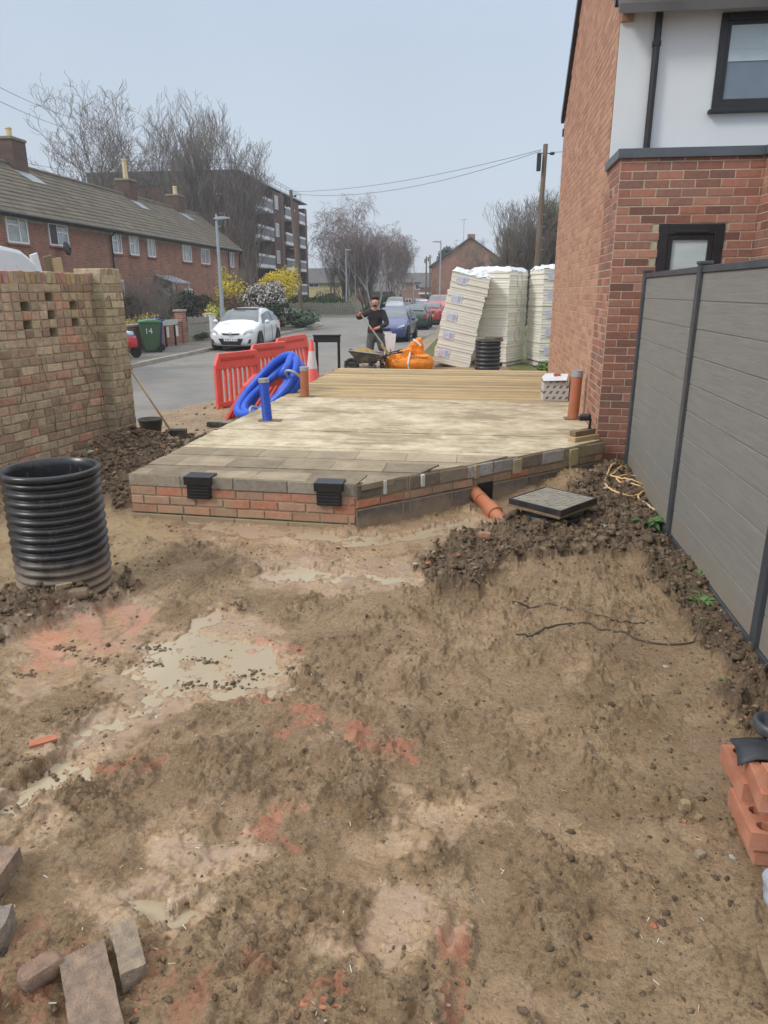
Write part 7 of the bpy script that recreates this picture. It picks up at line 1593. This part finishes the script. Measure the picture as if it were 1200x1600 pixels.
# ------------------------------------------------------------------ bare trees
def segs_mesh(name, segs, mat, parent, n=3):
    S = np.array(segs); p0, p1, r0, r1 = S[:, 0:3], S[:, 3:6], S[:, 6], S[:, 7]; d = p1 - p0; d /= np.linalg.norm(d, axis=1)[:, None] + 1e-9
    a = np.where(np.abs(d[:, 2:3]) > .9, np.array([[1., 0, 0]]), np.array([[0., 0, 1]])); u = np.cross(d, a); u /= np.linalg.norm(u, axis=1)[:, None]; w = np.cross(d, u)
    V = []
    for (p, r) in ((p0, r0), (p1, r1)):
        for j in range(n):
            an = 2 * math.pi * j / n; V.append(p + (u * math.cos(an) + w * math.sin(an)) * r[:, None])
    V = np.stack(V, 1).reshape(-1, 3); m_ = len(S); b = np.arange(m_) * 2 * n
    F = np.concatenate([np.stack([b + j, b + (j + 1) % n, b + n + (j + 1) % n, b + n + j], 1) for j in range(n)])
    me = bpy.data.meshes.new(name); me.vertices.add(len(V)); me.vertices.foreach_set('co', V.ravel()); me.loops.add(F.size); me.loops.foreach_set('vertex_index', F.ravel().astype(np.int32)); me.polygons.add(len(F))
    me.polygons.foreach_set('loop_start', np.arange(0, F.size, 4)); me.polygons.foreach_set('loop_total', np.full(len(F), 4)); me.update(calc_edges=True); me.materials.append(mat)
    o = bpy.data.objects.new(name, me); scene.collection.objects.link(o); o.parent = parent; return o
def bare_tree(label, loc, h, seed, spread=.45, levels=5, r0=.22, stems=1, lift=.12, droop=0, bark=None, twig=None, tw=0.0087, group='bare trees along the street', nch=(1, 3), sprd0=.15, name='bare_tree', ratio=.62, first=.35, pc=.80):
    rr = random.Random(seed); g = rr.gauss; low = []; hi = []
    def unit(v): return v.normalized()
    def grow(p, d, ln, r, lv):
        n = 5 if lv < 2 else 4; out = hi if lv > 1 else low
        for i in range(n):
            jit = .10 + .05 * lv; up = lift if lv < levels - 1 or not droop else -droop
            d = unit(d + Vector((g(0, jit), g(0, jit), g(0, jit * .6) + up))); q = p + d * (ln / n); r1 = max(tw * .6, r * (1 - .42 * (i + 1) / n))
            ra = max(tw * .6, r * (1 - .42 * i / n)); out.append((*p, *q, ra, r1)); p = q
            if lv < levels and (i >= (1 if lv else int(n * first))):
                for c in range(rr.randint(*nch) if lv == 0 else int(rr.random() < pc)):
                    ax = unit(Vector((g(0, 1), g(0, 1), g(0, .5)))); side = unit(ax - d * ax.dot(d)); a = rr.uniform(spread * .6, spread * 1.35)
                    grow(p, unit(d * math.cos(a) + side * math.sin(a)), ln * ratio * rr.uniform(.75, 1.15), r1 * .58, lv + 1)
        if lv < levels: grow(p, d, ln * ratio, r1 * .8, lv + 1)
    for k in range(stems):
        a = 6.283 * k / stems + rr.random(); lean = sprd0 * (1 if stems > 1 else .3) * rr.uniform(.6, 1.3)
        grow(Vector((0, 0, -.2)) + Vector((math.cos(a), math.sin(a), 0)) * .15 * (stems > 1), unit(Vector((math.cos(a) * lean, math.sin(a) * lean, 1))), h * .42, r0 * (1 if stems == 1 else .7), 0)
    top = max(s[5] for s in hi) if hi else h; k = h / top; print('TREE', len(low), len(hi), label[:40])
    low = [tuple(v * k if i < 6 else v for i, v in enumerate(s)) for s in low]; hi = [tuple(v * k if i < 6 else v for i, v in enumerate(s)) for s in hi]
    t = thing(name, label, 'tree', loc, group=group); segs_mesh('trunk', low, bark or M['bark'], t, 6); segs_mesh('crown', hi, twig or M['twig'], t, 3); return t
GB = 'tall bare trees behind the terrace'
bare_tree('leftmost large spreading bare tree behind the terrace roof', (-29.8, 60, -.3), 17.0, 1, .58, 5, .26, pc=.88, lift=.10, tw=0.0211, group=GB)
bare_tree('tall bare tree second from the left behind the terrace', (-26.6, 59, -.3), 16.9, 2, .50, 5, .24, stems=2, lift=.13, tw=0.0186, group=GB)
bare_tree('tallest upright bare tree in front of the flats\' dark wall', (-23.2, 58.5, -.3), 16.6, 3, .42, 5, .24, stems=2, lift=.22, tw=0.0186, group=GB)
bare_tree('dense upright bare tree between the tallest one and the flats\' corner', (-21.0, 57.5, -.3), 15.6, 14, .36, 5, .22, stems=2, lift=.22, tw=0.0174, group=GB)
bare_tree('rightmost tall bare tree at the corner of the flats', (-19.0, 58, -.3), 13.8, 4, .46, 5, .22, stems=2, lift=.2, tw=0.0161, group=GB)
bare_tree('low bare tree at far left above the terrace ridge', (-34.5, 62, -.3), 13.4, 5, .5, 4, .2, lift=.12, tw=0.0186, group=GB)
bare_tree('small bare tree filling the gap between the two left trees', (-31.5, 66, -.3), 12.0, 6, .5, 5, .2, lift=.1, tw=0.0174, group=GB)
GR = 'birches and bare trees on the corner green'
bk, tg = M['bark_far'], M['twig_mauve']
bare_tree('weeping birch with a tall thin top, left of the corner group', (-13.8, 76, -.6), 11.7, 11, .72, 5, .17, stems=2, lift=.11, droop=.34, bark=bk, twig=tg, tw=0.0136, group=GR, name='birch_tree', first=.4, pc=.95)
bare_tree('leaning white-barked birch with drooping twigs, right of the lamp', (-11.2, 77, -.6), 10.2, 12, .70, 5, .17, stems=2, lift=.10, droop=.36, bark=bk, twig=tg, tw=0.0136, group=GR, name='birch_tree', sprd0=.35, first=.4, pc=.95)
bare_tree('dense mauve thicket tree in the middle of the corner group', (-12.6, 80, -.6), 8.8, 13, .50, 5, .14, stems=4, lift=.18, pc=.9, bark=M['bark'], twig=tg, tw=0.0124, group=GR)
bare_tree('greenish bare tree low behind the left birch', (-15.7, 84, -.6), 7.0, 15, .45, 5, .14, stems=3, lift=.14, bark=M['bark'], twig=M['twig'], tw=0.0136, group=GR)
bare_tree('pale upright tree at the right end of the corner group', (-9.9, 86, -.7), 9.4, 16, .46, 5, .15, stems=3, lift=.18, bark=bk, twig=mk('pale_twig', (.27, .24, .22), .9, .2), tw=0.0136, group=GR)
bare_tree('ivy-clad bare tree before the far brick terrace', (-10.9, 92, -.8), 8.6, 17, .48, 5, .16, stems=2, lift=.22, bark=mk('ivy_bark', (.05, .06, .03), .9, .3), twig=tg, tw=0.0136, group=GR)
bare_tree('thin bare tree beside the end of the flats', (-18.0, 88, -.6), 9.6, 18, .45, 4, .12, stems=2, lift=.14, twig=tg, tw=0.0124, group=GR)
GH = 'bare trees beyond the insulation stacks'
bare_tree('fan-shaped bare tree left of the leaning telegraph pole', (1.65, 35, -.2), 6.2, 21, .34, 5, .12, stems=4, lift=.2, tw=0.0074, group=GH, sprd0=.42, first=.1)
bare_tree('dense bare tree right of the telegraph pole beside the house', (3.1, 37, -.2), 6.9, 22, .30, 5, .12, stems=4, lift=.25, tw=0.0081, group=GH, twig=mk('olive_twig', (.15, .14, .085), .9, .3), sprd0=.25, first=.1)
bare_tree('low round bare tree above the middle insulation stack', (.40, 48, -.3), 5.4, 23, .50, 5, .12, stems=2, lift=.08, tw=0.0093, group=GH, first=.1)
bare_tree('low hazy bare shrub tree behind the gable house', (2.2, 62, -.4), 5.2, 24, .45, 4, .12, stems=3, lift=.1, tw=0.0124, group=GH, first=.1)

# ------------------------------------------------------------------ leafy shrubs
def leaves(name, label, cat, c, rad, n, size, pal, seed, group=None, inner=None, blossom=None, stem=True, loc=None, shell=.55, kind=None):
    rs = np.random.RandomState(seed); c = np.array(c, float); rad = np.array(rad, float)
    nb = 16; bc = rs.normal(size=(nb, 3)); bc /= np.linalg.norm(bc, axis=1)[:, None]; bc *= rs.uniform(.25, .72, (nb, 1)); br = rs.uniform(.28, .50, nb); shade = rs.uniform(.75, 1.2, nb)
    k = rs.randint(nb, size=n); d = rs.normal(size=(n, 3)); d /= np.linalg.norm(d, axis=1)[:, None]; rr_ = rs.uniform(shell, 1.1, n) ** .7
    p = (bc[k] + d * (br[k] * rr_)[:, None]); out = p.copy(); p = p * rad + c; p[:, 2] = np.maximum(p[:, 2], c[2] - rad[2] + .02 * rs.rand(n))
    a = rs.normal(size=(n, 3)) + d * .6; a /= np.linalg.norm(a, axis=1)[:, None]; u = np.cross(a, rs.normal(size=(n, 3))); u /= np.linalg.norm(u, axis=1)[:, None]; w = np.cross(a, u)
    s = size * rs.uniform(.6, 1.3, n)[:, None]; V = np.stack([p - u * s, p + w * s * .5, p + u * s, p - w * s * .5], 1).reshape(-1, 3)
    pal = np.array(pal); C = pal[rs.randint(len(pal), size=n)] * rs.uniform(.75, 1.25, n)[:, None] * shade[k][:, None]
    if blossom:
        top = (d[:, 2] > -.2) & (rs.rand(n) < blossom[1]) & (out[:, 2] > -.35); C[top] = np.array(blossom[0]) * rs.uniform(.75, 1.15, (top.sum(), 1))
    F = np.arange(n * 4).reshape(n, 4); me = bpy.data.meshes.new(name); me.vertices.add(len(V))
    t = thing(name, label, cat, (c[0], c[1], c[2] - rad[2]), group=group, kind=kind)
    me.vertices.foreach_set('co', (V - np.array([c[0], c[1], c[2] - rad[2]])).ravel()); me.loops.add(F.size); me.loops.foreach_set('vertex_index', F.ravel().astype(np.int32)); me.polygons.add(n)
    me.polygons.foreach_set('loop_start', np.arange(0, F.size, 4)); me.polygons.foreach_set('loop_total', np.full(n, 4)); me.update(calc_edges=True)
    ca = me.color_attributes.new('Col', 'FLOAT_COLOR', 'CORNER'); ca.data.foreach_set('color', np.c_[np.repeat(C, 4, axis=0), np.ones(F.size)].ravel()); me.materials.append(M['leaf'])
    o = bpy.data.objects.new('foliage', me); scene.collection.objects.link(o); o.parent = t
    segs = []; r2 = random.Random(seed)
    for i in range(14 if stem else 0):
        q = bc[r2.randrange(nb)] * rad * .9 + np.array([0, 0, rad[2]]); m_ = q * .5 + np.array([r2.uniform(-.1, .1), r2.uniform(-.1, .1), 0]); segs += [(0, 0, 0, *m_, .035, .022), (*m_, *q, .022, .008)]
    if segs: segs_mesh('stem', segs, M['bark'], t, 4)
    return t
YEL = [(.80, .62, .03), (.70, .54, .03), (.60, .50, .06), (.85, .72, .08)]; GRN = [(.035, .07, .02), (.05, .09, .03), (.07, .11, .035)]; DRK = [(.012, .025, .010), (.02, .035, .015), (.03, .045, .02)]
GS = 'shrubs in the front gardens'
leaves('shrub', 'large rounded dark shrub covered in pinkish-white blossom behind the white car', 'shrub', (-11.45, 38.3, 1.15), (1.75, 1.75, 1.50), 16000, .065, GRN + DRK, 41, GS, blossom=((.70, .62, .62), .62))
leaves('shrub', 'low silvery-green laurel shrub at the pavement corner', 'shrub', (-10.35, 41.6, .32), (1.25, 1.6, .62), 6000, .075, [(.14, .20, .13), (.10, .16, .09), (.22, .27, .21), (.06, .10, .05)], 42, GS)
leaves('forsythia', 'yellow forsythia flowering above the right of the blossom shrub', 'shrub', (-11.9, 42.6, 1.95), (1.7, 1.2, 1.45), 6500, .055, YEL, 43, GS, shell=.2)
leaves('forsythia', 'yellow forsythia between the terrace corner and the blossom shrub', 'shrub', (-13.9, 39.0, 1.5), (1.2, 1.0, 1.75), 5200, .055, YEL + [(.30, .24, .10)], 44, GS, shell=.2)
leaves('forsythia', 'small pale yellow bush beside the lamp post', 'shrub', (-12.5, 33.4, .55), (.75, .8, .95), 2600, .05, [(.66, .60, .12), (.56, .54, .12), (.30, .34, .09)], 45, GS, shell=.2)
leaves('forsythia', 'straggly yellow forsythia growing over the front wall above the bins', 'shrub', (-13.6, 27.4, .55), (1.0, 1.8, .62), 2600, .04, [(.60, .48, .10), (.48, .38, .11), (.26, .21, .10)], 46, GS, shell=.1)
leaves('shrub', 'dark evergreen bush under the middle terrace windows', 'shrub', (-15.2, 36.8, .95), (1.35, 1.5, 1.30), 9000, .055, DRK, 47, GS)
leaves('shrub', 'very dark ivy bush in the garden behind the bins', 'shrub', (-16.0, 32.0, .75), (1.0, 1.4, 1.15), 6000, .05, DRK, 48, GS)
leaves('shrub', 'reddish-brown twiggy shrub left of the blossom shrub', 'shrub', (-12.6, 37.0, .75), (.85, .9, 1.0), 3200, .04, [(.20, .09, .08), (.16, .08, .06), (.12, .10, .05)], 49, GS, shell=.1)
leaves('shrub', 'mixed green shrub between the forsythia and the dark evergreen', 'shrub', (-13.5, 38.2, .70), (1.3, 1.2, 1.0), 5200, .05, [(.07, .09, .03), (.12, .11, .05), (.16, .13, .06)], 50, GS)
leaves('shrub', 'low brownish shrub behind the short picket fence', 'shrub', (-13.4, 30.8, .25), (.9, 1.2, .55), 2600, .045, [(.13, .10, .05), (.10, .10, .04), (.17, .13, .06)], 51, GS)
leaves('shrub', 'tuft of green weeds at the foot of the picket fence', 'shrub', (-11.7, 29.6, -.06), (.22, .7, .16), 900, .035, GRN, 52, GS, stem=False)
leaves('shrub', 'tuft of green weeds at the foot of the front wall', 'shrub', (-11.72, 22.2, -.05), (.18, .5, .18), 700, .035, GRN, 53, GS, stem=False)
bare_tree('tangled leafless shrub in front of the porch', (-14.9, 30.6, -.2), 2.7, 61, .6, 4, .05, stems=5, lift=.04, tw=0.0074, group=GS, name='bare_shrub', sprd0=.7, first=.05)
bare_tree('tall leafless shrub twigs beside the terrace window', (-15.6, 34.5, -.2), 3.0, 62, .5, 4, .05, stems=4, lift=.06, tw=0.0074, group=GS, name='bare_shrub', sprd0=.5, first=.05)
bare_tree('leafless whips between forsythia and blossom shrub', (-13.4, 40.2, -.2), 3.4, 63, .35, 4, .05, stems=5, lift=.2, tw=0.0074, group=GS, name='bare_shrub', sprd0=.3, first=.05)
GHD = 'hedges on the corner green'
leaves('hedge', 'dark green hedge behind the picket fence beside the flats', 'hedge', (-17.0, 72.0, .45), (3.6, 1.0, .95), 6500, .11, GRN, 71, GHD, stem=False)
leaves('hedge', 'yellow-green domed hedge left of the far lamp post', 'hedge', (-15.6, 69.0, .25), (1.5, .9, .60), 3600, .09, [(.16, .20, .03), (.20, .24, .04), (.11, .15, .03)], 72, GHD, stem=False)
leaves('hedge', 'wider yellow-green hedge at the far lamp post', 'hedge', (-13.3, 69.5, .25), (1.6, .9, .60), 3600, .09, [(.17, .21, .03), (.21, .25, .05), (.11, .15, .03)], 73, GHD, stem=False)
leaves('hedge', 'dark hedge right of the birches, behind the workman', 'hedge', (-10.6, 78.5, .35), (2.3, 1.2, 1.1), 5200, .10, GRN + DRK, 74, GHD, stem=False)
leaves('hedge', 'far green hedge in front of the distant brick terrace', 'hedge', (-12.5, 100, .2), (2.6, 1.4, 1.5), 4200, .12, GRN, 75, GHD, stem=False)
leaves('hedge', 'pale brown hedge clump below the cream house', 'hedge', (-20.5, 96, .5), (3.5, 1.2, 1.4), 4000, .12, [(.12, .11, .05), (.16, .13, .07)], 76, GHD, stem=False)
t = leaves('pine_tree', 'dark evergreen tree rising behind the gable house', 'tree', (-5.9, 122, 5.4), (2.9, 2.4, 3.9), 7000, .22, [(.02, .045, .03), (.03, .06, .04), (.045, .075, .05)], 77)
leaves('shrub', 'green overgrown bank beside the house behind the stacks', 'shrub', (2.3, 16.3, .06), (1.3, 1.5, .24), 5200, .05, [(.09, .16, .03), (.07, .13, .03), (.14, .20, .05)], 78, 'green growth beyond the slab', stem=False)
mb = MB(); mb.bar((.55, 17.3, -.10), (1.5, 17.6, -.08), .05, .03); one(mb, 'fallen_branch', M['bark'], 'brown stick lying on the ground by the ribbed riser', 'branch')

# ------------------------------------------------------------------ picket fence, lamps, poles, wires
picket('picket_fence', 'long grey picket fence along the corner green beyond the side road', [(-17.2, 64.7), (-11.35, 64.7)], 1.05, 40, M['picket'], w=.10, gz0=-.28)
picket('picket_fence', 'end return of the grey picket fence by the rough tree trunk', [(-11.35, 64.9), (-11.9, 71.5)], 1.05, 26, M['picket'], w=.10, gz0=-.28)
def street_lamp(label, x, y, z0, h, mat, arm=.55, rz=0, r=.075):
    t = thing('street_lamp', label, 'lamp post', (x, y, z0), rz, 'street lamps'); mb = MB(); mb.cyl((0, 0, 0), (0, 0, 1.2), r * 1.35, r * 1.25, n=14); mb.cyl((0, 0, 1.2), (0, 0, h), r * .95, r * .6, n=14); mb.build('column', mat, t, smooth=False)
    mb = MB(); mb.extr([(-.10, h - .02), (.0, h + .05), (arm * .6, h + .07), (arm, h + .03), (arm, h - .01), (.1, h - .05)], -.10, .10, axis='y'); mb.ball((.0, 0, h + .09), (.045, .045, .06), n=8, m=6); mb.build('lantern', M['galv'], t, bevel=.01); return t
street_lamp('tall grey-blue street lamp behind the white car', -10.75, 29.6, -.24, 4.78, M['galv'], r=.085)
street_lamp('slim street lamp in front of the birches', -13.0, 70.2, -.3, 5.75, M['galv'], arm=.5)
street_lamp('street lamp standing before the gable house', -3.5, 60.5, -.4, 5.9, M['galv'], arm=-.7)
street_lamp('distant street lamp before the far brick terrace', -9.3, 100, -.95, 6.2, M['galv'], arm=-.5)
street_lamp('distant dark lamp post right of the birches', -11.35, 82, -.7, 4.9, M['galv'], arm=-.7, r=.05)
def pole(name, label, pts, r, box=None):
    t = thing(name, label, 'pole', pts[0], world=True, group='wooden telegraph poles'); mb = MB(); mb.tube(pts, [r * 1.15, r * .85], n=14); mb.build('shaft', M['pole_wood'], t)
    tp = Vector(pts[-1]); mb = MB(); mb.box(tp + Vector((-.22, -.12, -.62)), (.16, .16, .62)); mb.build('junction_box', M['black_frame'], t, bevel=.02)
    mb = MB(); mb.ball(tp + Vector((.26, 0, -.32)), (.10, .06, .06), n=8, m=6); mb.bar(tp + Vector((-.2, 0, -.30)), tp + Vector((.3, 0, -.32)), .03); mb.build('insulator', M['black_frame'], t)
    for k in range(9 if box else 0): pass
    for k in range(7):
        z_ = tp.z - 1.6 - k * .42
        if z_ > 3: mb = MB(); mb.bar((tp.x - .16, tp.y, z_), (tp.x + .16, tp.y, z_), .02); mb.build('step', M['galv'], t)
    return tp
pR = pole('telegraph_pole', 'tall brown telegraph pole behind the insulation stacks', [(2.0, 30, -.3), (2.10, 30, 7.0)], .10)
pL = pole('telegraph_pole', 'greenish telegraph pole in front of the flats', [(-11.15, 45, -.4), (-11.62, 45, 7.5)], .12)
pole('telegraph_pole', 'distant telegraph pole left of the gable house', [(-8.45, 110, -1), (-8.4, 110, 6.6)], .12); pole('telegraph_pole', 'second distant telegraph pole beside the gable house', [(-7.95, 112, -1), (-8.05, 112, 6.9)], .12)
def wire(label, a, b, sag, r=.009):
    a, b = Vector(a), Vector(b); mb = MB(); mb.tube([a.lerp(b, i / 24) - Vector((0, 0, sag * 4 * (i / 24) * (1 - i / 24))) for i in range(25)], r, n=5); one(mb, 'overhead_wire', M['wire'], label, 'wire', 'overhead wires')
wire('upper overhead wire sagging between the two telegraph poles', (-11.62, 45, 7.42), (1.95, 30, 6.82), .35)
wire('lower overhead wire sagging between the two telegraph poles', (-11.62, 45, 7.32), (1.95, 30, 6.78), .62)
wire('overhead wire from the right telegraph pole towards the brick house', (2.3, 30, 6.72), (8, 26, 6.9), .2)
wire('upper wire crossing the sky at top left', (-13.4, 19.0, 7.2), (-23.5, 44, 11.3), .2, .008)
wire('lower wire crossing the sky at top left', (-13.3, 19.0, 6.78), (-23.5, 44, 10.7), .2, .008)
wire('faint third wire above the terrace ridge at left', (-13.3, 19.0, 5.25), (-24.5, 50, 9.3), .2, .007)
wire('thin wire from the terrace to the greenish telegraph pole', (-18.0, 53.5, 4.6), (-11.62, 45, 7.2), .3, .010)
# blue recycling box far right of the cars
mb = MB(); mb.box((-2.2, 55.5, .35), (.7, .7, 1.2)); one(mb, 'recycling_bin', M['bin_blue'], 'small blue recycling bin right of the tall red car', 'bin', bevel=.05)

# ------------------------------------------------------------------ damp air
m = bpy.data.materials.new('haze_air'); m.use_nodes = True; nn = m.node_tree.nodes; nn.clear(); ou = nn.new('ShaderNodeOutputMaterial'); pv_ = nn.new('ShaderNodeVolumePrincipled')
pv_.inputs['Color'].default_value = (.86, .90, .95, 1); pv_.inputs['Density'].default_value = HAZE; pv_.inputs['Anisotropy'].default_value = .2; m.node_tree.links.new(pv_.outputs[0], ou.inputs['Volume'])
mb = MB(); mb.b2(-800, -80, -4.5, 800, 760, 22); o = mb.build('haze', m); setp(o, 'thin pale haze over the far end of the street', 'haze', kind='stuff')
